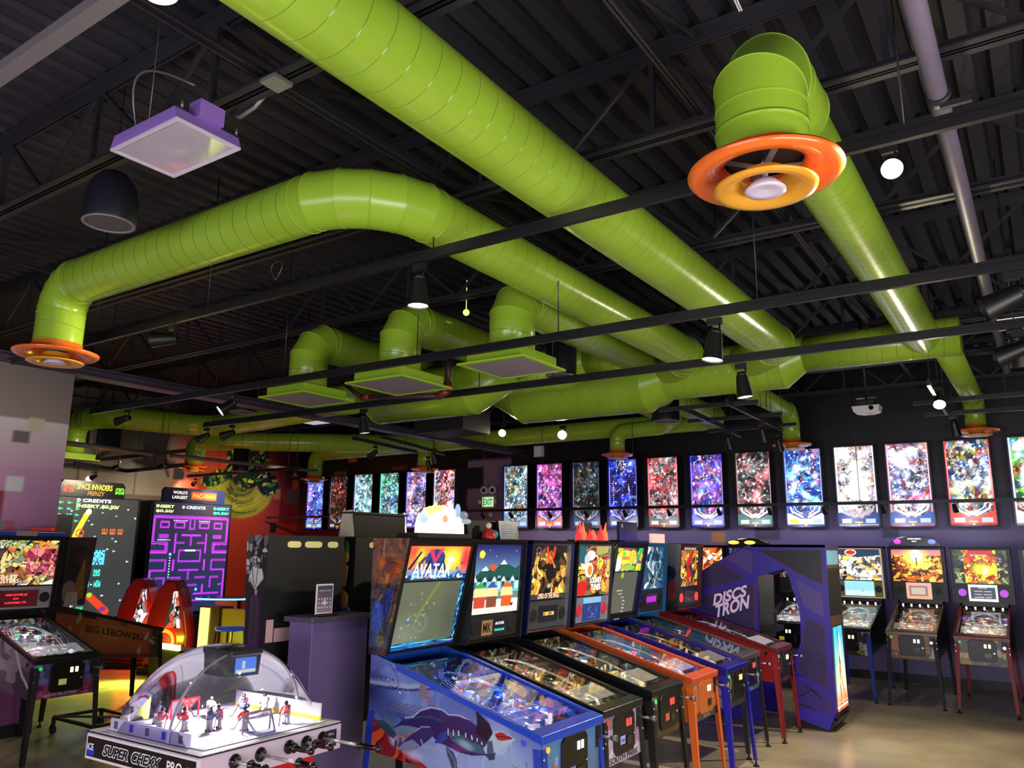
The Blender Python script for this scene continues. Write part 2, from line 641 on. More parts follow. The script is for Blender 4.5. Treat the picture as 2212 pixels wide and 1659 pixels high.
# abstract swirl in greens and yellows: leaf shapes over a streaked bowl, no figure
cy = yl(11.85)
low = (A.v < 3.42 / H).astype(float)
d_ = np.hypot((A.u - cy) * A.asp / .205, (A.v - 3.36 / H) / .18)
A.put(low * np.clip((1.0 - d_) / .12, 0, 1), (206, 196, 50))
A.put(low * np.clip((.55 - d_) / .3, 0, 1), (120, 112, 60), .7)
rs = random.Random(5)
for i in range(34):
    r = .04 + .158 * (i / 34); t0 = PI + rs.uniform(.05, 1.6); t1 = min(t0 + rs.uniform(.5, 1.4), 2 * PI - .08)
    A.line([(cy + r * math.cos(t0 + (t1 - t0) * j / 8) / A.asp, 3.36 / H + r * .86 * math.sin(t0 + (t1 - t0) * j / 8)) for j in range(9)], .0024 + .002 * rs.random(), rs.choice([(96, 84, 50), (70, 60, 40), (230, 222, 80), (150, 170, 50)]), a=.85)
T_ = Art(A.nx, A.ny, A.asp, (24, 26, 16))
T_.cells(14, 3600, [(190, 204, 50), (60, 130, 70), (226, 220, 70), (30, 44, 24), (110, 160, 56), (24, 60, 40), (150, 120, 70)], edge=.004, ecol=(16, 20, 12), warp=.09, stretch=.5)
for ex, ey, rx_, ry_, ro in ((11.95, 3.75, .12, .115, 0), (11.15, 3.4, .09, .035, .35), (12.6, 3.35, .07, .06, -.5), (12.35, 3.95, .05, .06, .3), (11.6, 4.0, .05, .05, 0)):
    dx, dy = (A.u - yl(ex)) * A.asp, A.v - ey / H
    dx, dy = dx * math.cos(ro) + dy * math.sin(ro), -dx * math.sin(ro) + dy * math.cos(ro)
    m_ = np.clip((1 - np.hypot(dx / rx_, dy / ry_)) / .08, 0, 1)[..., None]
    A.c = A.c * (1 - m_) + T_.c * m_
rs_tex(A, 9, 14)
mb = MB().box(XA - 0.2, XA - 0.004, 3.8, YB + 0.2, 0, H).art(A, (XA, Y0, 0), (0, Y1 - Y0, 0), (0, 0, H), 1)
struct(mb.build('wall_far_left', [mat('dark_wall_paint', (40, 34, 38), 0.6), WALLP]))

# back wall
X0, X1 = XA, 4.2
A = Art(420, 120, (X1 - X0) / H, (60, 50, 72))
xl = lambda x: (x - X0) / (X1 - X0)
t = np.clip((A.u - xl(-10.5)) / 0.25, 0, 1)[..., None]
A.c = np.array((136, 112, 134.0)) * (1 - t) + np.array((104, 92, 142.0)) * t
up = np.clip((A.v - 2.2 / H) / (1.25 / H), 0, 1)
A.put(up * (A.u > xl(-9.2)), (18, 16, 24), 1)  # dark fade paints the shadows between the display boxes into the wall colour
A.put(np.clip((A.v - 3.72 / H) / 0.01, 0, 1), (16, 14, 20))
L = A.u < xl(-10.35)
A.put(L.astype(float), (110, 34, 26)); A.put(L * np.clip((A.v - 2.3 / H) / 0.22, 0, 1), (30, 18, 22))
A.put(L * np.clip((2.3 / H - A.v) / 0.3, 0, 1), (86, 30, 50))
sq = lambda x0, x1, z0, z1, c: A.rect(xl(x0), z0 / H, xl(x1), z1 / H, c)
for q in ((-14.5, -14.05, 3.52, 3.66, (176, 92, 44)), (-14.0, -13.75, 3.9, 4.15, (196, 110, 60)), (-12.6, -12.1, 3.62, 3.7, (120, 60, 36)), (-15.35, -15.1, 3.35, 3.6, (190, 98, 56)),
          (-10.6, -9.95, 3.15, 3.6, (26, 22, 26)), (-4.95, -4.7, 2.05, 2.2, (186, 120, 30)), (-4.7, -4.45, 1.8, 2.05, (62, 48, 92)), (-4.2, -3.75, 2.1, 2.3, (56, 44, 84)),
          (-2.2, -1.95, 2.12, 2.3, (48, 38, 78)), (-1.95, -1.7, 1.95, 2.14, (44, 34, 74)), (-1.7, -1.4, 1.75, 1.95, (62, 52, 96)), (-1.0, -0.7, 3.55, 3.75, (52, 38, 86)), (-0.7, 0, 3.2, 3.6, (40, 32, 66))):
    sq(*q)
rs_tex(A, 12, 6)
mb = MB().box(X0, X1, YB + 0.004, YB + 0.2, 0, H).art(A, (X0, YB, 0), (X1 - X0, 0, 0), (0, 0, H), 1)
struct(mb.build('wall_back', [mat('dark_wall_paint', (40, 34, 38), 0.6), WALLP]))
struct(MB().box(XL + 0.001, XL + 0.02, -4, 4.38, 0, 0.12).build('baseboard_left', BLACK))
struct(MB().box(-15.6, 4.2, YB - 0.02, YB - 0.001, 0, 0.12).build('baseboard_back', BLACK))

# ------------------------------------------------------------------ bar joists (roof structure)
def joist(i, y):
    mb = MB()
    zb, zt = 4.35, 4.975
    x0, x1 = -15.6, 4.0
    for dy in (-0.035, 0.035):
        mb.box(x0, x1, y + dy - 0.03, y + dy + 0.03, zb, zb + 0.012)
        mb.box(x0, x1, y + dy * 0.4 - 0.006, y + dy * 0.4 + 0.006, zb, zb + 0.065)
        mb.box(x0, x1, y + dy - 0.035, y + dy + 0.035, zt - 0.012, zt)
        mb.box(x0, x1, y + dy * 0.4 - 0.006, y + dy * 0.4 + 0.006, zt - 0.08, zt)
    x = x0 + 0.2 + (i % 3) * 0.3
    while x + 1.3 < x1:
        mb.bar((x, y, zb + 0.03), (x + 0.65, y, zt - 0.03), 0.026)
        mb.bar((x + 0.65, y, zt - 0.03), (x + 1.3, y, zb + 0.03), 0.026)
        mb.bar((x + 0.65, y, zt - 0.03), (x + 0.65, y, zb + 0.03), 0.03)
        x += 1.3
    o = mb.build('ceiling_joist', STEELB)
    return struct(o)


JY = (-1.2, 0.6, 2.42, 4.09, 5.93, 7.7, 9.45, 11.2, 12.95)
for i, y in enumerate(JY):
    struct(joist(i, y))
# bridging angles along the joists
for i, x in enumerate((-1.45, at(750, 280, z=4.42).x, at(440, 85, z=4.42).x, -7.6, -11.5, -13.9)):
    mb = MB()
    mb.box(x - 0.02, x + 0.02, -2, YB, 4.42, 4.426)
    mb.box(x - 0.003, x + 0.003, -2, YB, 4.42, 4.46)
    for a, b in zip(JY[:-1], JY[1:]):
        mb.bar((x, a, 4.42), (x, b, 4.94), 0.022)
    struct(mb.build('ceiling_bridging', STEELB))

# deep girder carried on the near left wall
mb = MB()
gx = -8.98
mb.box(gx - 0.11, gx + 0.11, -3, YB, 3.775, 3.79).box(gx - 0.11, gx + 0.11, -3, YB, 3.87, 3.885).box(gx - 0.008, gx + 0.008, -3, YB, 3.79, 3.87)
struct(mb.build('ceiling_girder', mat('girder_paint', (74, 62, 80), 0.4, noise=0.2, scale=3)))
mb = MB().box(-7.55, -6.65, 8.6, 9.25, 3.53, 4.3)
o = mb.build('supply_plenum', mat('charcoal_duct', (28, 26, 30), 0.5, noise=0.15))
tag(o, 'charcoal rectangular metal duct box hanging behind the green trunk ducts', 'duct')

# ================================================================== GREEN DUCTS
def duct_material():
    m = bpy.data.materials.new('green_spiral_duct')
    m.use_nodes = True
    nt = m.node_tree
    b = nt.nodes['Principled BSDF']
    uv = nt.nodes.new('ShaderNodeUVMap'); uv.uv_map = 'UVMap'
    sp = nt.nodes.new('ShaderNodeSeparateXYZ')
    nt.links.new(uv.outputs[0], sp.inputs[0])
    dv = nt.nodes.new('ShaderNodeMath'); dv.operation = 'MULTIPLY'; dv.inputs[1].default_value = 1 / 0.145
    nt.links.new(sp.outputs[1], dv.inputs[0])
    ad = nt.nodes.new('ShaderNodeMath'); ad.operation = 'ADD'
    nt.links.new(dv.outputs[0], ad.inputs[0]); nt.links.new(sp.outputs[0], ad.inputs[1])
    fr = nt.nodes.new('ShaderNodeMath'); fr.operation = 'FRACT'
    nt.links.new(ad.outputs[0], fr.inputs[0])
    cr = nt.nodes.new('ShaderNodeValToRGB')
    e = cr.color_ramp.elements
    e[0].position = 0.0; e[0].color = (0, 0, 0, 1)
    e[1].position = 0.035; e[1].color = (1, 1, 1, 1)
    nt.links.new(fr.outputs[0], cr.inputs[0])
    n = nt.nodes.new('ShaderNodeTexNoise'); n.inputs['Scale'].default_value = 2.2; n.inputs['Detail'].default_value = 5
    tc = nt.nodes.new('ShaderNodeTexCoord'); nt.links.new(tc.outputs['Object'], n.inputs['Vector'])
    mx = nt.nodes.new('ShaderNodeMix'); mx.data_type = 'RGBA'
    mx.inputs[6].default_value = (*lin((134, 168, 40)), 1); mx.inputs[7].default_value = (*lin((158, 194, 62)), 1)
    nt.links.new(n.outputs[0], mx.inputs[0])
    m2 = nt.nodes.new('ShaderNodeMix'); m2.data_type = 'RGBA'; m2.inputs[6].default_value = (*lin((40, 66, 10)), 1)
    nt.links.new(cr.outputs[0], m2.inputs[0]); nt.links.new(mx.outputs[2], m2.inputs[7]); nt.links.new(m2.outputs[2], b.inputs['Base Color'])
    bp = nt.nodes.new('ShaderNodeBump'); bp.inputs['Strength'].default_value = 0.5; bp.inputs['Distance'].default_value = 0.006
    nt.links.new(cr.outputs[0], bp.inputs['Height'])
    nt.links.new(bp.outputs[0], b.inputs['Normal'])
    b.inputs['Roughness'].default_value = 0.24
    b.inputs['Specular IOR Level'].default_value = 0.6
    return m


GREEN = mat('green_duct_paint', (148, 184, 50), 0.26, noise=0.1, scale=3)
SPIRAL = duct_material()
GM = [SPIRAL, GREEN]
UP = Vector((0, 0, 1))


def duct_path(corners, bend=0.32, gores=5):
    """corner points -> (points, is_elbow flags) with gored elbows"""
    C = [Vector(c) for c in corners]
    pts, fl = [C[0]], []
    for i in range(1, len(C) - 1):
        a = (C[i - 1] - C[i]).normalized(); b = (C[i + 1] - C[i]).normalized()
        ang = PI - a.angle(b)
        if ang < 0.05:
            continue
        tl = min(bend * math.tan(ang / 2), 0.48 * (C[i - 1] - C[i]).length, 0.48 * (C[i + 1] - C[i]).length)
        R = tl / math.tan(ang / 2)
        p, q = C[i] + a * tl, C[i] + b * tl
        cen = C[i] + (a + b).normalized() * (R / math.cos(ang / 2))
        u = (p - cen).normalized()
        w = (q - cen) - u * (q - cen).dot(u)
        w.normalize()
        ns = max(1, round(gores * ang / (PI / 2)))
        # straight gores tangent to the arc
        seg = [p]
        for k in range(ns):
            t = ang * (k + 0.5) / ns
            seg.append(cen + (u * math.cos(t) + w * math.sin(t)) * R / math.cos(ang / ns / 2))
        seg.append(q)
        fl.append(0)
        pts.append(seg[0])
        for s_ in seg[1:]:
            pts.append(s_); fl.append(1)
    pts.append(C[-1]); fl.append(0)
    return pts, fl


def duct_mesh(mb, corners, r, bend=0.32, gores=5, seg=40, cap=False, plain=False):
    pts, fl = duct_path(corners, bend, gores)
    n = len(pts)
    d = [(pts[i + 1] - pts[i]).normalized() for i in range(n - 1)]
    nor = [d[0]] + [(d[i - 1] + d[i]).normalized() for i in range(1, n - 1)] + [d[-1]]
    a = d[0].orthogonal().normalized()
    L = 0.0
    for i in range(n - 1):
        di = d[i]
        a = (a - di * a.dot(di)).normalized()
        b = di.cross(a)
        ln = (pts[i + 1] - pts[i]).length
        offs = [(a * math.cos(2 * PI * k / seg) + b * math.sin(2 * PI * k / seg)) * r for k in range(seg)]
        A_ = [pts[i] + o - di * (o.dot(nor[i]) / di.dot(nor[i])) for o in offs]
        B_ = [pts[i + 1] + o - di * (o.dot(nor[i + 1]) / di.dot(nor[i + 1])) for o in offs]
        m0 = mb.add(A_); m1 = mb.add(B_)
        el = fl[i] or plain
        for k in range(seg):
            j = (k + 1) % seg
            u0, u1 = k / seg, (k + 1) / seg
            uv = None if el else [(u0, L), (u1, L), (u1, L + ln), (u0, L + ln)]
            mb.face((m0 + k, m0 + j, m1 + j, m1 + k), 1 if el else 0, uv, True)
        # raised seam at each joint
        if i > 0:
            nn = nor[i]
            R0 = [pts[i] + (p - pts[i]) * (1 + 0.0035 / r) for p in A_]
            ra = mb.add([p - nn * 0.004 for p in A_]); rb = mb.add([p - nn * 0.0025 for p in R0]); rc = mb.add([p + nn * 0.0025 for p in R0]); rd = mb.add([p + nn * 0.004 for p in A_])
            for q0, q1 in ((ra, rb), (rb, rc), (rc, rd)):
                for k in range(seg):
                    j = (k + 1) % seg
                    mb.face((q0 + k, q0 + j, q1 + j, q1 + k), 1)
        L += ln
        if cap and i == 0:
            mb.face([m0 + k for k in reversed(range(seg))], 1)
        if cap and i == n - 2:
            mb.face([m1 + k for k in range(seg)], 1)
    return mb


def cone(mb, p, q, r0, r1, seg=40):
    p, q = Vector(p), Vector(q)
    e = q - p
    d = Vector((math.copysign(1, e.x), 0, 0)) if abs(e.x) >= abs(e.y) else Vector((0, math.copysign(1, e.y), 0))
    a = Vector((0, 0, 1)); b = d.cross(a)
    ring = lambda c, r: mb.add([c + (a * math.cos(2 * PI * k / seg) + b * math.sin(2 * PI * k / seg)) * r for k in range(seg)])
    def band(m0, m1):
        for k in range(seg):
            j = (k + 1) % seg
            mb.face((m0 + k, m0 + j, m1 + j, m1 + k), 1, None, True)
    band(ring(p, r0), ring(q, r1))
    for t, r in ((p, r0), (q, r1)):
        band(ring(t - d * .005, r), ring(t - d * .003, r + .004)); band(ring(t - d * .003, r + .004), ring(t + d * .003, r + .004)); band(ring(t + d * .003, r + .004), ring(t + d * .005, r))
    return mb


OR1 = mat('orange_enamel', (232, 108, 36), 0.25, coat=0.4)
OR2 = mat('amber_enamel', (226, 158, 44), 0.25, coat=0.4)
LIL = mat('white_enamel', (214, 200, 228), 0.3)
INK = mat('duct_inside', (20, 18, 22), 0.6)


def round_diffuser(parent, x, y, z, r, rn):
    """two flared rings and a centre cone under a duct mouth; z = rim of outer ring"""
    M = Matrix.Translation((x, y, z))
    k = r / 0.34
    MB().lathe([(rn * .86, 0.085), (rn * .87, 0.06), (0.205 * k, 0.034), (0.25 * k, 0.012), (0.30 * k, 0.0), (0.325 * k, 0.004), (0.34 * k, 0.022), (0.338 * k, 0.032), (0.32 * k, 0.018),
                (0.298 * k, 0.014), (0.25 * k, 0.03), (rn + .01, 0.075), (rn + .004, 0.11)], M=M, seg=48).build('outer_ring', OR1, parent)
    M2 = Matrix.Translation((x, y, z - 0.062 * k))
    MB().lathe([(0.095 * k, 0.085 * k), (0.105 * k, 0.045 * k), (0.14 * k, 0.018 * k), (0.19 * k, 0.0), (0.222 * k, 0.004), (0.226 * k, 0.014), (0.188 * k, 0.012),
                (0.14 * k, 0.03 * k), (0.112 * k, 0.055 * k), (0.1 * k, 0.088 * k)], M=M2, seg=48).build('inner_ring', OR2, parent)
    MB().lathe([(0.001, 0.012), (0.06 * k, 0.004), (0.088 * k, 0.0), (0.09 * k, 0.008), (0.05 * k, 0.05), (0.015, 0.07), (0.012, 0.14)], M=Matrix.Translation((x, y, z - 0.066 * k)), seg=32).build('centre_cone', LIL, parent)
    mb = MB()
    for t in (0.6, 0.6 + PI / 2, 0.6 + PI, 0.6 + 3 * PI / 2):
        mb.bar((x, y, z + 0.05), (x + rn * math.cos(t), y + rn * math.sin(t), z + 0.075), 0.03, 0.006)
    mb.cyl((x, y, z + 0.02), (x, y, z + 0.09), 0.012, None, 10)
    mb.build('damper_bracket', GREYM, parent)
    MB().cyl((x, y, z + 0.10), (x, y, z + 0.105), rn * 0.97, None, 32).build('duct_throat', INK, parent)


def panel_diffuser(parent, x, y, z, w=0.68):
    core = mat('perforated_grille', (150, 138, 150), 0.5, noise=0.35, scale=90)
    h = w / 2
    MB().box(x - h + 0.06, x + h - 0.06, y - h + 0.06, y + h - 0.06, z + 0.012, z + 0.11).build('plenum_box', GREEN, parent, bevel=0.004)
    mb = MB()
    for a, b, c, d in ((-h, h, -h, -h + 0.035), (-h, h, h - 0.035, h), (-h, -h + 0.035, -h + 0.035, h - 0.035), (h - 0.035, h, -h + 0.035, h - 0.035)):
        mb.box(x + a, x + b, y + c, y + d, z - 0.006, z + 0.012)
    mb.build('flange', mat('green_bright_paint', (158, 202, 38), 0.3), parent)
    MB().box(x - h + 0.035, x + h - 0.035, y - h + 0.035, y + h - 0.035, z, z + 0.011).build('perforated_face', core, parent)


ZC = 4.08
def duct(label, corners, r, bend=0.32, gores=5, cap=False, extra=None, name='air_duct'):
    t = thing(name, label, 'duct', tuple(corners[0][:2]) + (corners[0][2],))
    t.location = (0, 0, 0)
    mb = MB()
    duct_mesh(mb, corners, r, bend, gores, cap=cap)
    if extra:
        extra(mb)
    mb.build('duct_run', GM, t)
    return t


YT = 8.95
# 1 big diagonal duct
duct('widest green spiral duct running overhead from the top edge down to the trunk', [(-2.24, -2.5, ZC), (-2.24, 8.35, ZC), (-2.85, 8.95, ZC - 0.05)], 0.208, 0.25, 3)
# 2 left duct with round diffuser
t = duct('green spiral duct turning left and dropping to a round orange diffuser by the grey wall', [(-6.81, 3.175, 3.54), (-6.81, 3.175, ZC), (-3.205, 3.175, ZC), (-3.205, 8.35, ZC), (-3.8, 8.95, ZC - 0.05)], 0.187, 0.55, 5)
round_diffuser(t, -6.81, 3.175, 3.46, 0.33, 0.187)
# 6 front right duct with the largest diffuser
def d6(mb):
    duct_mesh(mb, [(-0.886, 3.29, 3.62), (-0.886, 3.29, ZC), (-0.886, 3.78, ZC)], 0.2, 0.34, 2, plain=True)
    cone(mb, (-0.886, 3.78, ZC), (-0.886, 3.86, ZC), 0.2, 0.17)
    mb.cyl((-0.886, 3.29, 3.75), (-0.886, 3.29, 3.765), 0.206, None, 40, 1)
t = duct('green duct dropping to the large orange diffuser at upper right', [(-0.886, 3.84, ZC), (-0.886, 8.9, ZC)], 0.17, extra=d6)
round_diffuser(t, -0.886, 3.29, 3.54, 0.335, 0.2)
# 3,4,5 ducts with square panels
for X, yp, zp, ye, w, lab in ((-3.71, 5.47, 3.44, 8.05, 0.68, 'green duct with a square ceiling panel, nearest of the three to the big duct'),
                              (-5.02, 5.48, 3.42, 7.6, 0.72, 'green duct with a square ceiling panel, middle one of the three'),
                              (-6.39, 5.55, 3.43, 7.6, 0.70, 'green duct with a square ceiling panel, farthest left of the three')):
    t = duct(lab, [(X, yp, zp + 0.1), (X, yp, ZC), (X, ye, ZC)], 0.2, 0.44, 3, cap=True)
    panel_diffuser(t, X, yp, zp, w)
# trunk A in three sizes
xa = at(1722, 822, y=YT).x
xb = at(1430, 880, y=YT).x
xc = at(1131, 915, y=YT).x
t = thing('air_duct', 'thick green trunk duct stepping up in size across the middle of the ceiling', 'duct')
mb = MB()
duct_mesh(mb, [(-0.55, YT, ZC), (xa + 0.1, YT, ZC)], 0.2, cap=True)
cone(mb, (xa + 0.1, YT, ZC), (xa - 0.12, YT, ZC - 0.08), 0.2, 0.285)
duct_mesh(mb, [(xa - 0.12, YT, ZC - 0.08), (xb + 0.1, YT, ZC - 0.08)], 0.285)
cone(mb, (xb + 0.1, YT, ZC - 0.08), (xb - 0.16, YT, ZC - 0.14), 0.285, 0.35)
duct_mesh(mb, [(xb - 0.16, YT, ZC - 0.14), (xc, YT, ZC - 0.14)], 0.35)
cone(mb, (xc, YT, ZC - 0.14), (xc - 0.45, YT, ZC), 0.35, 0.22)
mb.build('duct_run', GM, t)
# trunk B and the fat elbow
t = thing('air_duct', 'green trunk duct behind the square panels with a fat drooping elbow at its left', 'duct')
mb = MB()
duct_mesh(mb, [(-7.0, 7.95, 4.03), (-4.55, 7.95, 4.03)], 0.24, cap=True)
cone(mb, (-4.55, 7.95, 4.03), (-4.3, 7.95, 4.08), 0.24, 0.19)
duct_mesh(mb, [(-4.3, 7.95, 4.08), (-3.6, 7.95, 4.08)], 0.19, cap=True)
duct_mesh(mb, [(-7.0, 7.3, 3.76), (-5.55, 7.3, 3.76), (-5.1, 7.45, 4.05)], 0.31, 0.3, 2, plain=True, cap=True)
cone(mb, (-7.0, 7.3, 3.76), (-7.25, 7.3, 3.83), 0.31, 0.2)
duct_mesh(mb, [(-7.25, 7.3, 3.83), (-8.1, 7.3, 3.83)], 0.2, cap=True)
mb.build('duct_run', GM, t)
# far right ducts
t = duct('slim green duct bending down to an orange diffuser at far right before the back wall', [(-0.73, 9.1, ZC), (-0.73, 12.98, ZC), (-0.73, 12.98, 3.66)], 0.135, 0.5, 5, cap=True)
round_diffuser(t, -0.73, 12.98, 3.60, 0.30, 0.135)
t = duct('slim green duct behind the trunk ending over the blue and white lit panel', [(-3.26, 9.2, ZC), (-3.26, 12.75, ZC), (-3.26, 12.75, 3.6)], 0.135, 0.5, 5, cap=True)
round_diffuser(t, -3.26, 12.75, 3.53, 0.30, 0.135)
t = duct('slim green duct turning left to a small orange diffuser in mid back wall', [(-5.0, 9.2, ZC), (-5.0, 12.25, ZC - 0.02), (-5.35, 12.6, ZC - 0.1), (-6.28, 12.65, ZC - 0.12), (-6.28, 12.65, 3.6)], 0.135, 0.42, 5, cap=True)
round_diffuser(t, -6.28, 12.65, 3.53, 0.29, 0.135)
# far trunk along the back wall
t = duct('green duct along the top of the back wall with a drop over the lit panels', [(-4.45, 9.2, ZC), (-4.45, 12.9, ZC), (-14.4, 12.9, ZC - 0.03), (-14.4, 12.9, 3.5)], 0.175, 0.4, 4, cap=True,
         extra=lambda mb: duct_mesh(mb, [(-10.98, 12.9, ZC - 0.1), (-10.98, 12.9, 3.55)], 0.16, cap=True))
round_diffuser(t, -10.98, 12.9, 3.51, 0.30, 0.155)
round_diffuser(t, -14.4, 12.9, 3.42, 0.33, 0.17)
t = duct('green duct slanting across the far left corner to a diffuser beside the red mural', [(-14.45, 9.7, 3.5), (-14.45, 9.7, 4.0), (-10.6, 12.75, 4.02)], 0.19, 0.4, 5, cap=True)
round_diffuser(t, -14.45, 9.7, 3.43, 0.34, 0.185)
t = duct('green duct snaking over the far left alcove above the tall screens', [(-14.6, 7.3, 3.5), (-14.6, 7.3, 4.09), (-13.7, 7.3, 4.12), (-13.2, 9.1, 4.12), (-11.5, 9.0, 4.12), (-6.4, 8.2, 4.12)], 0.2, 0.6, 5, cap=True)
panel_diffuser(t, -14.6, 7.3, 3.38, 0.7)
# ================================================================== TRACKS AND LAMPS
TRK = mat('track_black', (30, 28, 33), 0.35, noise=0.1)
LENS = mat('lamp_lens', (255, 246, 214), 0.3, emit=9.0)
LENSO = mat('lamp_lens_dim', (240, 236, 226), 0.3, emit=1.2)


def track(label, p, q, rods, w=0.034, h=0.044, cap=4.975):
    t = thing('lighting_track', label, 'lighting track')
    p, q = Vector(p), Vector(q)
    mb = MB().bar(p, q, w, h)
    mb.bar(p + Vector((0, 0, h * 0.5 + 0.014)), q + Vector((0, 0, h * 0.5 + 0.014)), w * 0.55, 0.028)
    mb.build('rail', TRK, t)
    for r in rods:
        c = p.lerp(q, r)
        MB().cyl(c, (c.x, c.y, cap), 0.005, None, 6).build('hanger_rod', TRK, t)
    return t


T1 = track('black lighting track nearest the camera, crossing in front of the big green ducts', (-9.0, 3.72, 3.78), (0.6, 3.70, 3.78), [0.18, 0.36, 0.61, 0.9])
T2 = track('black lighting track crossing above the three square green panels', (-9.9, 5.12, 3.53), (0.5, 5.12, 3.53), [0.03, 0.35, 0.52, 0.66, 0.81])
T3 = track('black lighting track passing just below the three square green panels', (-9.63, 6.56, 3.53), (0.5, 6.56, 3.53), [0.02, 0.2, 0.47, 0.56, 0.73])
track('wide grey strut channel crossing the top left corner', (-6.0, 1.22, 3.80), (0.5, 1.2, 3.80), [0.2, 0.8], w=0.06, h=0.04)
bpy.context.view_layer.update()
[o for o in bpy.data.objects if o.name.startswith('rail')][-1].data.materials[0] = mat('strut_grey', (132, 124, 130), .35, .4)
track('thin black lighting rail hung across the front of the lit playfield panels', (-10.4, 12.3, 2.58), (-0.2, 12.3, 2.58), [0.14, 0.27, 0.45, 0.62, 0.8], w=0.02, h=0.02)
track('short thin black rail in front of the blue lit panel beside the red mural', (-15.3, 12.3, 2.52), (-13.2, 12.3, 2.52), [0.25], w=0.02, h=0.02)
# small tracks at the far right
P = lambda px, py, z: at(px, py, z=z)
z_ = 3.62
track('slanting grey track with a bright lamp in front of the far right wall', P(2005, 828, z_), P(2045, 893, z_), [0.1, 0.9])
track('grey double track slanting down in front of the far green ducts, left one', P(1478, 885, z_), P(1600, 942, z_), [0.1, 0.8])
track('grey double track slanting down in front of the far green ducts, right one', P(1571, 870, z_), P(1687, 927, z_), [0.1, 0.8])
for lab, a, b in (('black short cross rail between the two slanting tracks, topmost', (1422, 888), (1638, 870)),
                  ('black short cross rail under the topmost one by the slanting tracks', (1486, 912), (1689, 896)),
                  ('black short cross rail lowest of three near the slim green duct', (1530, 933), (1720, 918)),
                  ('thin black rail at far right passing the slim duct bend', (1972, 874), (2212, 852)),
                  ('thin black rail lower at far right in front of the slim duct', (1998, 898), (2212, 884))):
    track(lab, P(*a, z_), P(*b, z_), [0.3, 0.85], w=0.025, h=0.025)
track('dark track running towards the back wall left of the exit sign', P(762, 948, 3.6), P(900, 978, 3.6), [0.2, 0.8], w=0.035, h=0.03)
track('dark track running towards the back wall right of the short green drop', P(822, 945, 3.6), P(960, 982, 3.6), [0.2, 0.8], w=0.035, h=0.03)
track('black track over the tall neon screens ending near the mural', P(160, 1000, 3.5), P(400, 975, 3.5), [0.2, 0.8])
track('thin black track crossing the green mural', P(405, 1030, 3.3), P(650, 1012, 3.3), [0.3, 0.9], w=0.03, h=0.03)
o = MB().cyl(P(142, 957, 3.4), P(328, 980, 3.4), 0.04, None, 12).cyl(P(368, 984, 3.4), P(686, 1018, 3.4), 0.035, None, 12).build('ceiling_pipe', mat('pipe_grey', (98, 90, 92), 0.45))
tag(o, 'long dark grey pipe running across above the tall neon screens and mural', 'pipe')
track('black track with bent tail over the left tall screen', P(160, 1002, 3.3), P(275, 1019, 3.3), [0.3])
track('black track sloping up from the tail toward the alien coloured mural', P(275, 1019, 3.3), P(396, 1006, 3.3), [0.5])


def lamp(label, base, aim, s=1.0, power=40, on=True, spot=70, col=(1.0, 0.86, 0.62), lens=None, group=None):
    """track head: adapter on the rail, stem, tapered can"""
    base = Vector(base)
    t = thing('track_light', label, 'spotlight', base, group=group)
    L = 0.17 * s
    aim = Vector(aim).normalized()
    MB().box(-0.045 * s, 0.045 * s, -0.016 * s, 0.016 * s, -0.05 * s, -0.01 * s).build('track_adapter', TRK, t)
    if base.z > 3.2 and abs(base.y - 3.71) > .02 and abs(base.y - 5.12) > .02 and abs(base.y - 6.56) > .02:
        MB().cyl((0, 0, -0.012 * s), (0, 0, 4.975 - base.z), 0.004, None, 6).build('hanger_rod', TRK, t)
    piv = Vector((0.0, 0, -0.12 * s))
    mb = MB().cyl((0.03 * s, 0, -0.04 * s), (0.03 * s, 0, -0.13 * s), 0.007 * s, None, 8).bar((0.03 * s, 0, -0.12 * s), piv, 0.012 * s)
    mb.build('stem', TRK, t)
    p0 = piv - aim * L * 0.25
    p1 = piv + aim * L * 0.9
    MB().cyl(p0, p0 + aim * 0.03 * s, 0.03 * s, 0.04 * s, 20).cyl(p0 + aim * 0.03 * s, p1, 0.042 * s, 0.062 * s, 24, caps=False).build('lamp_can', BLACK, t)
    MB().cyl(p1 - aim * 0.02 * s, p1 - aim * 0.008 * s, 0.054 * s, 0.058 * s, 24).build('lamp_face', lens or (LENS if on else LENSO), t)
    if power:
        d = bpy.data.lights.new('spot_beam', 'SPOT')
        d.energy = power
        d.color = col
        d.spot_size = math.radians(spot)
        d.spot_blend = 0.6
        d.shadow_soft_size = 0.05
        o = bpy.data.objects.new('spot_beam', d)
        COL.objects.link(o)
        o.parent = t
        o.location = p1 + aim * 0.02
        o.rotation_euler = aim.to_track_quat('-Z', 'Y').to_euler()
    return t


lamp('black spotlight hanging lit between the two big green ducts', (-3.26, 3.71, 3.755), (0.0, 0.0, -1), 1.1, 45)
lamp('black spotlight aimed left with bright lens beside the left green duct', (-6.0, 3.71, 3.755), (-0.75, -0.62, -0.1), 1.1, 25)
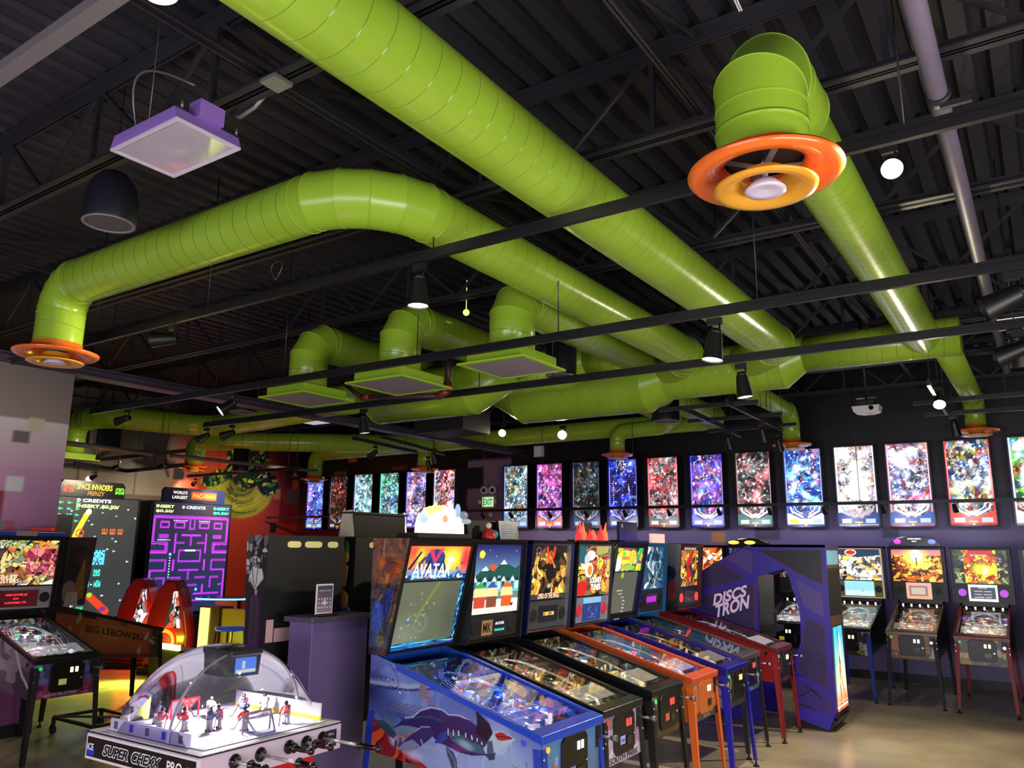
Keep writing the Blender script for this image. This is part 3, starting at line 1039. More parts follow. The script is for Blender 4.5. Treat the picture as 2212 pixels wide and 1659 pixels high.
# glaring globe lamp upper right
lamp('glaring round lamp under the nearest track at upper right', (-0.43, 3.71, 3.755), (0.12, -0.8, -0.62), .74, 170, spot=135, lens=mat('lamp_glare', (255, 244, 200), 0.3, emit=60))
lamp('lit black spotlight hanging over the right end of the second big duct', (-1.78, 5.12, 3.505), (-0.12, -0.1, -1), 1.15, 110)
lamp('lit spotlight hanging above the leftmost dark cylinder speaker', (-7.05, 5.12, 3.505), (-0.3, -0.55, -0.5), 1.0, 30)
lamp('black spotlight aimed left near the end of the track over the alcove', (-9.05, 5.12, 3.505), (-1, -0.2, -0.25), 1.0, 20, on=False)
lamp('black downward spotlight in front of the stepped green trunk', (-2.06, 6.56, 3.505), (0.12, 0, -1), 1.15, 260, spot=130, lens=LENSO, on=False)
lamp('black spotlight at the left end of the track by the snaking duct', (-9.55, 6.56, 3.505), (-0.9, -0.1, -0.35), 1.0, 20, on=False)
lamp('second black spotlight from the left end of the lowest track', (-9.0, 6.56, 3.505), (-0.9, -0.3, -0.3), 1.0, 20, on=False)
lamp('black spotlight under the fat green elbow', (-6.55, 6.56, 3.505), (0.1, 0.1, -1), 1.1, 20, on=False)
lamp('silver spotlight cut by the right picture edge, upper one', (-0.02, 5.12, 3.505), (-0.8, -0.1, -0.35), 1.2, 0, on=False, lens=BLACK)
lamp('silver spotlight cut by the right picture edge, lower one', (-0.03, 6.56, 3.505), (-0.8, -0.1, -0.3), 1.2, 0, on=False, lens=BLACK)
z_ = 3.62
lamp('glaring warm lamp below the far trunk left of the small diffuser', P(1216, 935, z_) + Vector((0, 0, 0.12)), (0.42, -0.85, -0.25), 1.1, 25, spot=110, lens=MATS['lamp_glare'])
lamp('small glowing lamp left of the glaring warm lamp', P(1087, 932, z_) + Vector((0, 0, 0.12)), (0.42, -0.8, -0.4), .9, 15, lens=MATS['lamp_glare'])
lamp('glaring lamp on the slanting track at far right', P(2028, 857, z_) + Vector((0, 0, 0.12)), (0.05, -0.7, -0.7), 1.0, 330, spot=135, lens=MATS['lamp_glare'])
for i, (px, py, lab) in enumerate(((1571, 930, 'small black lamp at the lower end of the left slanting track'), (1645, 912, 'small black lamp midway along the right slanting track'),
                                   (1680, 936, 'small lit lamp beside the slim duct over the back wall'), (2058, 895, 'small black lamp under the slanting far right track'),
                                   (811, 962, 'small black lamp on the dark track over the left lit panels'), (925, 985, 'small black lamp by the short green drop, lower'),
                                   (937, 968, 'small black lamp by the short green drop, upper'), (2190, 700, 'pale strip lamp at the right picture edge'))):
    lamp(lab, P(px, py, z_), (0.1, 0.35, -1) if i != 4 else (-0.8, 0, -0.5), 1.0 if i != 7 else 1.2, 30 if i in (0, 1, 2) else 12, on=i in (2,), col=(1, 0.9, 0.8))
for i, (px, py, lab, en, on) in enumerate(((358, 992, 'lit lamp on the track over the tall screens', 120, True), (258, 995, 'small dark lamp above the left tall screen title', 15, False),
                                       (207, 1018, 'small dark lamp in front of the red painted squares', 10, False), (573, 1018, 'lit lamp in front of the green mural', 150, True),
                                       (640, 1014, 'lit lamp right of the green mural', 130, True), (423, 1033, 'dark lamp near the left edge of the mural', 20, False))):
    lamp(lab, P(px, py, 3.3), (-0.9, -0.1 if i < 3 else 0.2, -0.25), .8, en, on=on, spot=80, col=(1, 0.85, 0.6))
for i, X in enumerate((-9.0, -8.35, -7.5, -6.75, -6.0, -5.2, -4.35, -3.55, -2.75, -1.95, -1.05)):
    lamp('tiny black lamp clipped to the thin rail, number %s counted from the exit sign' % ('one two three four five six seven eight nine ten eleven'.split()[i]),
         (X, 12.3, 2.60), (0.1, 0.5, -0.6), 0.6, 14.0, on=False, lens=BLACK, spot=140, col=(.9, .85, 1))
# unseen fill spots added near the camera; the last one brightens the left wall
for i, (x, y) in enumerate(((-1.0, 0.0), (-3.4, 0.4), (-5.5, 1.2), (-2.2, 1.2), (-7.2, 1.6))):
    d = bpy.data.lights.new('fill_spot', 'SPOT'); d.energy = 45; d.color = (1, 0.88, 0.7); d.spot_size = 1.6; d.spot_blend = 0.8; d.shadow_soft_size = 0.08
    o = bpy.data.objects.new('fill_spot', d); COL.objects.link(o); o.location = (x, y, 3.7)
    if i == 4: o.rotation_euler = Vector((-1.6, 1.6, -1.0)).to_track_quat('-Z', 'Y').to_euler(); d.energy = 110
# lamp at the very top edge of the photo
lamp('bright lamp cut by the top picture edge near the grey strut', at(350, -150, z=4.2), (0.1, 0.1, -1), 1.0, 50, lens=MATS['lamp_glare'], spot=150)

# ------------------------------------------------------------------ hanging things
t = thing('high_bay_light', 'flat pale lilac square ceiling light switched off at upper left', 'ceiling light')
z_ = CAM_H + 2.15
c = [at(240, 323, z=z_), at(378, 250, z=z_), at(518, 318, z=z_), at(380, 382, z=z_)]
x0, x1 = (c[0].x + c[3].x) / 2, (c[1].x + c[2].x) / 2
y0, y1 = (c[0].y + c[1].y) / 2, (c[2].y + c[3].y) / 2
PURP = mat('lilac_painted_metal', (150, 112, 200), 0.4)
mb = MB()
n = mb.add([(x0, y0, z_), (x1, y0, z_), (x1, y1, z_), (x0, y1, z_), (x0 + .03, y0 + .0, z_ + .07), (x1 - .03, y0, z_ + .07), (x1 - .03, y1, z_ + .07), (x0 + .03, y1, z_ + .07)])
for q in ((4, 5, 6, 7), (0, 1, 5, 4), (1, 2, 6, 5), (2, 3, 7, 6), (3, 0, 4, 7)):
    mb.face([n + i for i in q])
mb.build('housing', PURP, t)
ym, xm = (y0 + y1) / 2, (x0 + x1) / 2
MB().box(x1 - 0.1, x1 + 0.0, ym - 0.07, ym + 0.08, z_ + 0.07, z_ + 0.17).build('driver_box', PURP, t)
mb = MB()
for a in ((x0, x0 + .02, y0, y1), (x1 - .02, x1, y0, y1), (x0 + .02, x1 - .02, y0, y0 + .02), (x0 + .02, x1 - .02, y1 - .02, y1)):
    mb.box(*a, z_ - 0.012, z_)
mb.build('rim', LIL, t)
MB().box(x0 + .02, x1 - .02, y0 + .02, y1 - .02, z_ - 0.006, z_).build('diffuser_panel', mat('lamp_panel_off', (196, 188, 206), 0.08, coat=1.0, noise=0.05), t)
for y in (y0 + 0.03, y1 - 0.03):
    MB().cyl((x1 - .01, y, z_ + .07), (x1 - .01, y, z_ + .11), 0.008, None, 8).cyl((xm, y, z_ + .06), (xm, y, 4.97), 0.003, None, 6).build('hanger', GREYM, t)
o = MB().tube([(x0 + .1 + .5 * u_ ** 1.6, ym - .1 - .12 * math.sin(PI * u_), z_ + .06 + .30 * math.sin(PI * (u_ ** .8) * .80)) for u_ in [k / 18 for k in range(19)]], 0.007).build('flexible_conduit', GREYM, t)

o = MB().box(-0.06, 0.06, -0.06, 0.06, 0, 0.022).cyl((0.03, 0.03, -0.004), (0.03, 0.03, 0), 0.008, None, 8).cyl((-0.03, -0.03, -0.004), (-0.03, -0.03, 0), 0.008, None, 8).build('junction_box', mat('galvanised', (160, 158, 158), 0.35, 0.5), loc=at(597, 183, z=4.32))
tag(o, 'small square galvanised electrical box cover beside the lilac light', 'electrical box')
a = at(597, 183, z=4.4)
mb = MB().bar((a.x - 1.3, a.y + 0.0, a.z), (a.x + 0.6, a.y, a.z), 0.045, 0.05)
o = mb.build('strut_channel', STEELB)
tag(o, 'dark strut channel carrying the square electrical box', 'strut')
mb = MB().tube([(a.x + 0.08, a.y, a.z - 0.03), (a.x + 0.2, a.y, a.z + 0.02), (a.x + 0.32, a.y, a.z + 0.03)], 0.014).tube([(a.x - 0.07, a.y, a.z - 0.02), (a.x - 0.2, a.y + 0.02, a.z - 0.06), (a.x - 0.3, a.y, a.z - 0.1), (a.x - 0.4, a.y, a.z - 0.04)], 0.012)
o = mb.build('flexible_conduit', mat('galvanised', (160, 158, 158)))
tag(o, 'short silver flexible conduit leaving the square electrical box', 'conduit')


def pendant_speaker(label, px, py, z, r=0.16, h=0.36, neck=True):
    c = at(px, py, z=z)
    t = thing('pendant_speaker', label, 'speaker', c)
    NV = mat('navy_black_shell', (24, 22, 34), 0.4)
    MB().lathe([(r * 0.97, 0), (r, 0.02), (r * 1.0, h * 0.45), (r * 0.85, h * 0.72), (r * 0.5, h * 0.93), (0.02, h), (0.001, h)] if neck else [(r, 0), (r, h), (0.001, h)], seg=40).build('shell', NV, t)
    MB().lathe([(r * 0.97, 0.0), (r * 0.99, -0.008), (r * 0.86, -0.008), (r * 0.86, 0.0)], seg=40).build('rim', mat('rim_grey', (120, 112, 118), 0.4), t)
    MB().lathe([(r * 0.86, -0.002), (0.001, -0.004)], seg=32).build('grille', mat('grille_grey', (74, 70, 78), 0.6, noise=0.3, scale=120), t)
    MB().cyl((0, 0, h), (0, 0, 4.975 - z), 0.004, None, 6).build('cable', TRK, t)
    return t


pendant_speaker('black bell shaped pendant speaker under the lilac ceiling light', 235, 482, CAM_H + 2.0)
pendant_speaker('black drum shaped pendant speaker above the alcove screens', 523, 890, CAM_H + 1.9, 0.2, 0.4, False)
pendant_speaker('black drum pendant speaker behind the nearest square green panel', 1212, 812, CAM_H + 1.72, 0.16, 0.5, False)
pendant_speaker('black drum pendant speaker under the stepped trunk duct', 1438, 910, CAM_H + 1.8, 0.2, 0.3, False)
pendant_speaker('black drum pendant speaker in front of the green mural', 519, 1018, CAM_H + 1.35, 0.15, 0.42, False)
c = at(685, 912, z=4.0)
o = MB().box(-0.3, 0.3, -0.2, 0.2, 0, 0.06).build('troffer_light', mat('white_lamp', (226, 220, 232), 0.3, emit=0.5), loc=c)
tag(o, 'small pale square ceiling light beyond the leftmost green panel', 'ceiling light')
c = at(2190, 705, z=3.9)
o = MB().box(-0.12, 0.5, -0.12, 0.12, 0, 0.05).build('strip_light', mat('white_lamp', (226, 220, 232)), loc=c)
tag(o, 'pale strip light at the right picture edge', 'ceiling light')
# projector
c = at(1873, 883, y=11.0)
t = thing('projector', 'white projector hanging on a pole before the dark back wall', 'projector', c)
MB().prism([(-0.17, 0.03), (0.17, 0.03), (0.15, -0.05), (0.06, -0.07), (-0.06, -0.07), (-0.15, -0.05)], 'y', -0.13, 0.13).build('body', WHITEP, t, bevel=0.01)
MB().cyl((0.07, -0.14, -0.01), (0.07, -0.12, -0.01), 0.03, None, 16).build('lens', BLACKG, t)
MB().cyl((0, 0, 0.1), (0, 0, 4.975 - c.z), 0.018, None, 10).box(-0.1, 0.1, -0.1, 0.1, 0.04, 0.1).box(-0.12, 0.12, -0.04, 0.04, 0.14, 0.16).build('ceiling_mount', TRK, t)
# big round pipe at right
mb = MB().cyl((-0.245, -1, 4.25), (-0.25, 11.9, 4.25), 0.048, None, 20)
t = thing('ceiling_pipe', 'grey lilac round pipe running overhead along the right side', 'pipe')
mb.build('pipe_run', mat('pipe_lilac', (108, 98, 118), 0.5, noise=0.2, scale=6), t)
yy = at(2035, 275, x=-0.245).y
MB().cyl((-0.245, yy - 0.05, 4.25), (-0.245, yy + 0.03, 4.25), 0.06, None, 20).bar((-0.245, yy, 4.19), (-0.1, yy, 4.19), 0.03).build('pipe_coupling', STEELB, t)
for y in (2.0, 5.95, 9.5):
    MB().cyl((-0.245, y, 4.25), (-0.245, y, 4.95), 0.006, None, 6).build('pipe_hanger', TRK, t)
o = MB().tube([(-1.0, 2.2, 4.9), (-0.99, 2.7, 4.62), (-0.93, 3.2, 4.34)], 0.004).tube([(-0.98, 2.2, 4.9), (-0.97, 2.75, 4.6), (-0.92, 3.2, 4.34)], 0.004).build('cable', WHITEP)
tag(o, 'thin white cable curving down to the top of the right green elbow', 'cable')
# sprinkler main with red fittings
SPR = mat('sprinkler_red', (120, 36, 30), 0.45)
t = thing('sprinkler_pipe', 'dark sprinkler pipe with red elbows between the square green panels', 'pipe')
a, b = at(967, 833, y=6.1), at(785, 866, y=6.1)
MB().cyl((a.x, 6.1, a.z + 0.35), (a.x, 6.1, a.z), 0.032, None, 12).cyl((a.x - 0.05, 6.1, a.z - 0.1), (b.x, 6.1, b.z + 0.04), 0.028, None, 12).cyl((b.x, 6.1, b.z + 0.02), (b.x - 0.35, 6.1, b.z + 0.25), 0.025, None, 12).build('pipe_run', mat('pipe_dark', (58, 38, 40), 0.5), t)
MB().cyl((a.x, 6.1, a.z + 0.03), (a.x, 6.1, a.z - 0.06), 0.042, None, 12).cyl((a.x + 0.01, 6.1, a.z - 0.05), (a.x - 0.12, 6.1, a.z - 0.1), 0.04, None, 12).build('elbow_fitting', SPR, t)
MB().cyl((b.x - 0.02, 6.1, b.z + 0.04), (b.x + 0.1, 6.1, b.z + 0.04), 0.042, None, 12).build('coupling', SPR, t)
c = at(1007, 675, z=4.3)
o = MB().ell((0, 0, 0), (0.035, 0.035, 0.035)).cyl((0, 0, 0.02), (0, 0, 0.35), 0.004, None, 6).build('pilot_lamp', mat('green_bulb', (190, 250, 120), 0.3, emit=1.5), loc=c)
tag(o, 'tiny green glowing bulb hanging between the green ducts', 'lamp')
# exit sign and emergency lamps, camera on the back wall
t = thing('exit_sign', 'green lit EXIT sign on the mauve part of the back wall', 'exit sign', (-9.76, YB, 2.84))
MB().box(-0.17, 0.17, -0.06, -0.001, -0.13, 0.13).build('housing', mat('cream_plastic', (206, 196, 176), 0.4), t, bevel=0.01)
MB().box(-0.14, 0.14, -0.064, -0.058, -0.10, 0.10).build('lit_face', mat('exit_face', (200, 240, 190), 0.3, emit=0.9), t)
mb = MB(); put_text(mb, 'EXIT', (0, -0.067, 0), (1, 0, 0), (0, 0, 1), 0.13, width=0.24, bold=0.03)
mb.build('lettering', mat('exit_green', (10, 170, 60), 0.4, emit=0.5), t)
for s_ in (-1, 1):
    MB().cyl((s_ * 0.2, -0.05, 0), (s_ * 0.2, -0.09, 0), 0.035, 0.04, 12).build('side_lamp', WHITEP, t)
t = thing('emergency_light', 'pair of round white emergency lamps above the exit sign', 'emergency light', (-9.72, YB, 3.08))
MB().box(-0.1, 0.1, -0.04, -0.001, -0.06, 0.06).build('box', mat('cream_plastic', (206, 196, 176)), t)
for s_ in (-1, 1):
    MB().cyl((s_ * 0.11, -0.04, 0), (s_ * 0.11, -0.12, 0), 0.06, 0.09, 20).cyl((s_ * 0.11, -0.12, 0), (s_ * 0.11, -0.122, 0), 0.045, None, 16, 1).build('round_lamp', [WHITEP, BLACKG], t)
o = MB().lathe([(0.05, 0), (0.05, 0.02), (0.03, 0.05), (0.001, 0.06)], M=Matrix.Translation((-9.72, YB - 0.002, 2.58)) @ Matrix.Rotation(PI / 2, 4, 'X'), seg=16).build('motion_sensor', WHITEP)
tag(o, 'small white oval sensor under the exit sign', 'sensor')
for px, py, lab in ((1163, 975, 'small white access point box high on the back wall'), (8, 1127, 'round white speaker on the ledge at the left edge')):
    if px > 100:
        c = at(px, py, y=YB - 0.05)
        o = MB().box(-0.11, 0.11, 0, 0.045, -0.11, 0.11).build('wall_box', WHITEP, loc=c)
        tag(o, lab, 'wall box')

mb = MB().tube([(at(598, 575, y=4.05).x + .07 * math.sin(2 * PI * k / 16 - PI) * 1, 4.05, at(598, 575, y=4.05).z - .12 + .16 * math.cos(PI + 2 * PI * (k - 8) / 32) * -1) for k in range(17)], .004)
o = mb.build('hanging_wire', GREYM)
tag(o, 'thin wire loop hanging below the joist left of the big duct bend', 'wire')
# ================================================================== PINBALL MACHINES
def artq(mb, A, c00, c10, c11, c01, m=0):
    """painted four-sided panel; corners: lower left, lower right, upper right, upper left"""
    mb.arts = getattr(mb, 'arts', [])
    ny, nx = A.c.shape[:2]
    c00, c10, c11, c01 = [np.array(c, float) for c in (c00, c10, c11, c01)]
    gx, gy = np.meshgrid(np.linspace(0, 1, nx), np.linspace(0, 1, ny))
    gx, gy = gx[..., None], gy[..., None]
    P = (c00 * (1 - gx) + c10 * gx) * (1 - gy) + (c01 * (1 - gx) + c11 * gx) * gy
    n = mb.add([tuple(p) for p in P.reshape(-1, 3)])
    mb.arts.append((n, nx, ny, A, m))
    return mb


GLASS = glass_mat('table_glass', op=0.03)
PRINT = art_mat(0, rough=0.3, coat=0.3)
LIT = art_mat(1.15, rough=0.2)
LITB = art_mat(1.7, rough=0.2)
LITD = art_mat(0.8, rough=0.2)
W_LIT = mat('lit_white', (255, 250, 240), 0.3, emit=2.2)
W_TXT = mat('white_lettering', (240, 240, 245), 0.4, emit=0.9)
SLOT = mat('lit_coin_slot', (255, 240, 190), 0.4, emit=1.6)


def pf_art(seed, pal, glow, nx=84, ny=170, bright=1.0, dark=(10, 10, 13), apron=(40, 36, 34), n=420):
    A = Art(nx, ny, 0.5, dark)
    A.cells(seed, n, pal + [dark, dark], edge=0.004, ecol=dark, warp=0.05)
    A.blobs(seed + 1, 60, pal + [dark, dark, (230, 225, 215)], (0.05, 0.2, 0.95, 0.98), (0.006, 0.025))
    A.arcs(seed + 2, 22, [(225, 225, 230), glow, dark], (0.05, 0.25, 0.95, 0.95), 0.006)
    A.c *= 0.42 * bright
    A.dots(seed + 3, 60, (0.05, 0.2, 0.95, 0.98), 0.012, (255, 240, 210), 0.8 * bright)
    A.dots(seed + 4, 16, (0.03, 0.15, 0.97, 0.98), 0.035, glow, 0.8 * bright)
    A.line([(0.12, 0.30), (0.14, 0.22), (0.36, 0.14)], 0.012, (210, 210, 215), 0.9)
    A.line([(0.88, 0.30), (0.86, 0.22), (0.64, 0.14)], 0.012, (210, 210, 215), 0.9)
    A.poly([(0, 0), (1, 0), (1, 0.12), (0.62, 0.075), (0.38, 0.075), (0, 0.12)], apron)
    A.rect(0.06, 0.02, 0.3, 0.08, (200, 195, 170)); A.rect(0.7, 0.02, 0.94, 0.08, (190, 190, 180))
    return A


def pinball(label, x, y, rz, S, group=None):
    t = thing('pinball_machine', label, 'pinball machine', (x, y, 0), rz, group)
    w, bw = S.get('w', 0.56), S.get('bw', 0.70)
    h, bh = w / 2, bw / 2
    CAB = mat(*S.get('cab', ('cab_black', (18, 18, 22), 0.35)))
    LEG = mat(*S.get('leg', ('leg_black', (14, 14, 16), 0.6)))
    RAIL = mat(*S.get('rail', ('rail_black', (24, 24, 28), 0.25)))
    z0f, z0b, z1f, z1b, D = 0.57, 0.66, 0.90, 1.25, 1.30
    lod = S.get('lod', 0)
    tp = lambda yy: z1f + (z1b - z1f) * yy / D
    bt = lambda yy: z0f + (z0b - z0f) * yy / D
    # ---- cabinet
    mb = MB()
    for s_ in (-1, 1):
        xo, xi = s_ * h, s_ * (h - 0.018)
        a, b = min(xo, xi), max(xo, xi)
        mb.prism([(0, z0f), (D, z0b), (D, z1b), (0, z1f)], 'x', a, b, 0)
    mb.box(-h + .018, h - .018, 0, 0.02, z0f, z1f).box(-h + .018, h - .018, D - .02, D, z0b, z1b)
    mb.prism([(0.02, z0f + 0.0), (D - 0.02, z0b), (D - 0.02, z0b + .015), (0.02, z0f + .015)], 'x', -h + .018, h - .018)
    mats = [CAB, PRINT]
    if S.get('side') is not None:
        artq(mb, S['side'], (-h - .002, D, z0b), (-h - .002, 0, z0f), (-h - .002, 0, z1f), (-h - .002, D, z1b), 1)
    if S.get('front') is not None:
        artq(mb, S['front'], (-h, -.002, z0f), (h, -.002, z0f), (h, -.002, z1f), (-h, -.002, z1f), 1)
    mb.build('cabinet', mats, t)
    # ---- rails and lockdown bar
    for s_ in (-1, 1):
        mb = MB()
        xo = s_ * (h + 0.006)
        xi = s_ * (h - 0.022)
        a, b = min(xo, xi), max(xo, xi)
        mb.prism([(-.004, z1f - .03), (1.08, tp(1.08) - .03), (1.08, tp(1.08) + .006), (-.004, z1f + .006)], 'x', a, b)
        mb.build('side_rail', RAIL, t)
    MB().prism([(-.012, z1f - .035), (.075, z1f - .01), (.075, z1f + .03), (-.006, z1f + .012), (-.012, z1f)], 'x', -h - .010, h + .010).build('lockdown_bar', RAIL, t, bevel=0.003)
    # ---- legs
    for sx in (-1, 1):
        for yy, dy in ((0.0, -1), (D, 1)):
            mb = MB()
            top = 0.84 if dy < 0 else 0.9
            p0 = Vector((sx * (h + .004), yy + dy * .004, top)); p1 = Vector((sx * (h + .032), yy + dy * .05, 0.05))
            wd = 0.058
            for q, (ax, ay) in ((0, (-sx, 0)), (1, (0, -dy))):
                v = []
                for p, ww in ((p0, wd), (p1, wd * 0.62)):
                    e = Vector((ax * ww, ay * ww, 0))
                    o_ = Vector((0, -dy * .004, 0)) if ax else Vector((-sx * .004, 0, 0))
                    v += [p, p + e, p + e + o_, p + o_]
                n = mb.add(v)
                for k in range(4):
                    j = (k + 1) % 4
                    mb.face((n + k, n + j, n + 4 + j, n + 4 + k))
                mb.face((n, n + 1, n + 2, n + 3)); mb.face((n + 7, n + 6, n + 5, n + 4))
            if lod < 2 and dy < 0:
                for zz in (top - .05, top - .12):
                    mb.cyl((sx * (h + .006) - sx * .012, -.006, zz), (sx * (h + .006) - sx * .012, -.018, zz), 0.009, 0.006, 8, 1)
            lg = mb.build('leg', [LEG, CHROME], t)
            MB().cyl(p1 - Vector((sx * .012, dy * .012, -.0)), Vector((p1.x - sx * .01, p1.y - dy * .01, 0.012)), 0.008, None, 8).cyl(
                (p1.x - sx * .01, p1.y - dy * .01, 0.014), (p1.x - sx * .01, p1.y - dy * .01, 0), 0.02, 0.03, 12).build('leg_leveler', RUBBER, lg)
    # ---- coin door and controls
    dz0, dz1 = S.get('door', (0.615, 0.865))
    dm = mat(*S.get('doorm', ('door_black', (12, 12, 13), 0.3)))
    MB().prism([(-.15, dz0 + .03), (-.12, dz0), (.12, dz0), (.15, dz0 + .03), (.15, dz1 - .03), (.12, dz1), (-.12, dz1), (-.15, dz1 - .03)], 'y', -.014, .0).build('coin_door', dm, t, bevel=0.004)
    door = [o for o in t.children if o.name.startswith('coin_door')][-1]
    sc_ = mat(*S['slotc']) if S.get('slotc') else SLOT
    for k in (0, 1):
        sx = 0.035 + k * 0.045
        MB().box(sx - .013, sx + .013, -.018, -.014, dz1 - .09, dz1 - .045).build('coin_slot', sc_, door)
    if lod < 2:
        MB().box(.02, .09, -.02, -.014, dz0 + .05, dz0 + .10).build('coin_return', BLACKG, door)
        MB().cyl((.125, -.014, (dz0 + dz1) / 2 - .02), (.125, -.026, (dz0 + dz1) / 2 - .02), .01, None, 12).build('lock', CHROME, door)
        if S.get('sticker'):
            MB().box(-.07, .0, -.0155, -.0145, dz0 + .06, dz0 + .11).build('sticker', mat(*S['sticker']), door)
    MB().cyl((h - .05, -.002, z1f - .10), (h - .05, -.09, z1f - .10), .008, None, 10).cyl((h - .05, -.09, z1f - .10), (h - .05, -.13, z1f - .10), .012, .02, 12).build('plunger', CHROME if lod else GREYM, t)
    MB().box(h - .085, h - .015, -.006, 0, z1f - .16, z1f - .04).build('plunger_plate', BLACK, t)
    MB().cyl((-h + .055, 0, z1f - .07), (-h + .055, -.012, z1f - .07), .016, None, 16).build('start_button', mat(*S.get('start', ('start_green', (40, 190, 90), 0.3, 0, 0.8))), t)
    MB().cyl((-h, .11, z1f - .04), (-h - .012, .11, z1f - .04), .016, None, 14).build('flipper_button', mat(*S.get('fbtn', ('btn_black', (20, 20, 24), 0.3))), t)
    # ---- playfield
    pf = S['pf']
    pw = h - .03
    mb = MB()
    artq(mb, pf, (-pw, .07, .845), (pw, .07, .845), (pw, 1.10, 1.06), (-pw, 1.10, 1.06), 0)
    pfo = mb.build('playfield', S.get('pfm', LITD), t)
    rs = random.Random(S.get('seed', 1))
    pz = lambda yy: .845 + .215 * (yy - .07) / 1.03
    # inner blades: side art with reflections of lit games painted in
    bl = S.get('blade')
    if bl is not None:
        for s_ in (-1, 1):
            mb = MB()
            xx = s_ * (h - .021)
            artq(mb, bl, (xx, 1.08, pz(1.08)), (xx, .09, pz(.09)), (xx, .09, tp(.09) - .02), (xx, 1.08, tp(1.08) - .02), 0)
            mb.build('inner_art_reflection', S.get('bladem', art_mat(0.22, rough=0.2)), t)
    nb = 0 if lod >= 2 else (30 if lod == 0 else 10)
    colset = S.get('toys', [(190, 60, 50), (214, 190, 120), (120, 150, 170), (220, 220, 225), (200, 196, 190), (90, 120, 100)])
    for k in range(3 if lod < 2 else 0):
        bx, by = rs.uniform(-.14, .14), rs.uniform(.70, .95)
        b = MB().cyl((bx, by, pz(by)), (bx, by, pz(by) + .035), .012, .012, 12).cyl((bx, by, pz(by) + .03), (bx, by, pz(by) + .042), .03, .026, 20).build(
            'pop_bumper', mat('bumper_%d_%d_%d' % colset[k % len(colset)], colset[k % len(colset)], 0.3, emit=0.9), pfo)
    if lod < 2:
        rp = MB()
        for k in range(2):
            sx = -1 if k else 1
            pts = [(sx * .17, .42, pz(.42) + .03), (sx * .19, .6, pz(.6) + .05), (sx * .15, .85, pz(.85) + .07), (sx * .02, .98, pz(.98) + .08), (-sx * .1, .92, pz(.92) + .08), (-sx * .16, .7, pz(.7) + .06)]
            for dx in (-.014, .014):
                rp.tube([(p[0] + dx, p[1], p[2]) for p in pts], .003, 6)
        rp.build('wire_ramp', CHROME, pfo)
        for k in range(nb):
            bx, by = rs.uniform(-pw + .03, pw - .03), rs.uniform(.3, 1.05)
            c = colset[rs.randrange(len(colset))]
            hh = rs.uniform(.015, .05)
            m = mat('toy_%d_%d_%d' % c, c, 0.25, emit=0.32)
            mb = MB()
            if rs.random() < .5:
                mb.cyl((bx, by, pz(by)), (bx, by, pz(by) + hh), .007, rs.uniform(.005, .014), 10).ell((bx, by, pz(by) + hh), (.010, .010, .008), 10, 6)
            else:
                mb.bar((bx, by, pz(by) + hh * .5), (bx + rs.uniform(-.05, .05), by + rs.uniform(-.04, .04), pz(by) + hh * .7), .02, hh * .4)
            mb.build('target', m, pfo)
        for s_ in (-1, 1):
            MB().prism([(s_ * .10, .235), (s_ * .04, .205), (s_ * .038, .212), (s_ * .098, .255)], 'z', pz(.22), pz(.22) + .022).build('flipper', mat('flipper_white', (235, 232, 220), 0.35, emit=0.4), pfo)
    bpal = S.get('bpal', S['toys'] if S.get('toys') else [(120, 110, 90), (60, 56, 60), (150, 90, 60)])
    BP = Art(70, 24, 3.2, (14, 14, 18)).cells(S.get('seed', 1) + 5, 70, [tuple(v * .5 for v in c) for c in bpal] + [(14, 14, 18)] * 2, edge=.02, warp=.1).dots(3, 10, r=.08, a=.6)
    mb = MB().box(-pw, pw, 1.088, 1.10, 1.055, tp(1.09) - .02, 1)
    artq(mb, BP, (-pw, 1.086, 1.055), (pw, 1.086, 1.055), (pw, 1.086, tp(1.09) - .02), (-pw, 1.086, tp(1.09) - .02), 0)
    mb.build('playfield_back_panel', [art_mat(.7, rough=.2), BLACK], t)
    if lod < 2:
        gl = MB()
        gl.quad((-h + .02, .06, z1f + .012), (h - .02, .06, z1f + .012), (h - .02, 1.08, tp(1.08) - .004), (-h + .02, 1.08, tp(1.08) - .004))
        gl.build('table_glass', GLASS, t)
    if S.get('gi'):
        d = bpy.data.lights.new('playfield_glow', 'AREA'); d.shape = 'RECTANGLE'; d.size = w * .8; d.size_y = .9; d.energy = S['gi'][1] * .28; d.color = S['gi'][0]
        o = bpy.data.objects.new('playfield_glow', d); COL.objects.link(o); o.parent = t; o.location = (0, .60, 1.04); o.rotation_euler = (.2, 0, 0)
    if S.get('lamps'):
        for k in range(5):
            MB().ell((-.21 + .105 * k, 1.03, 1.185), (.012, .012, .009), 10, 6).build('spot_lamp', mat('spot_white', (250, 250, 255), .3, 0, 12.0), t)
    # ---- backbox
    yb, yt = S.get('bbf', (1.04, 0.98))
    BZ0, BZ1, YK = 1.24, 1.975, 1.30
    fy = lambda z: yb + (yt - yb) * (z - BZ0) / (BZ1 - BZ0)
    BBM = mat(*S.get('bb', ('bb_black', (16, 16, 19), 0.3)))
    mb = MB()
    yi = 0.035
    mb.prism([(yb + yi, BZ0), (YK, BZ0), (YK, BZ1), (yt + yi, BZ1)], 'x', -bh + .02, bh - .02, 0)
    mb.build('backbox', BBM, t)
    edge = mat(*S['edge']) if S.get('edge') else BBM
    for s_ in (-1, 1):
        a, b = sorted((s_ * bh, s_ * (bh - .02)))
        mb = MB().prism([(yb, BZ0), (YK, BZ0), (YK, BZ1), (yt, BZ1)], 'x', a, b, 0, mcap=0)
        if s_ < 0 and S.get('bbside') is not None:
            artq(mb, S['bbside'], (-bh - .002, YK, BZ0), (-bh - .002, yb, BZ0), (-bh - .002, yt, BZ1), (-bh - .002, YK, BZ1), 1)
        mb.build('side_panel', [edge, PRINT], t)
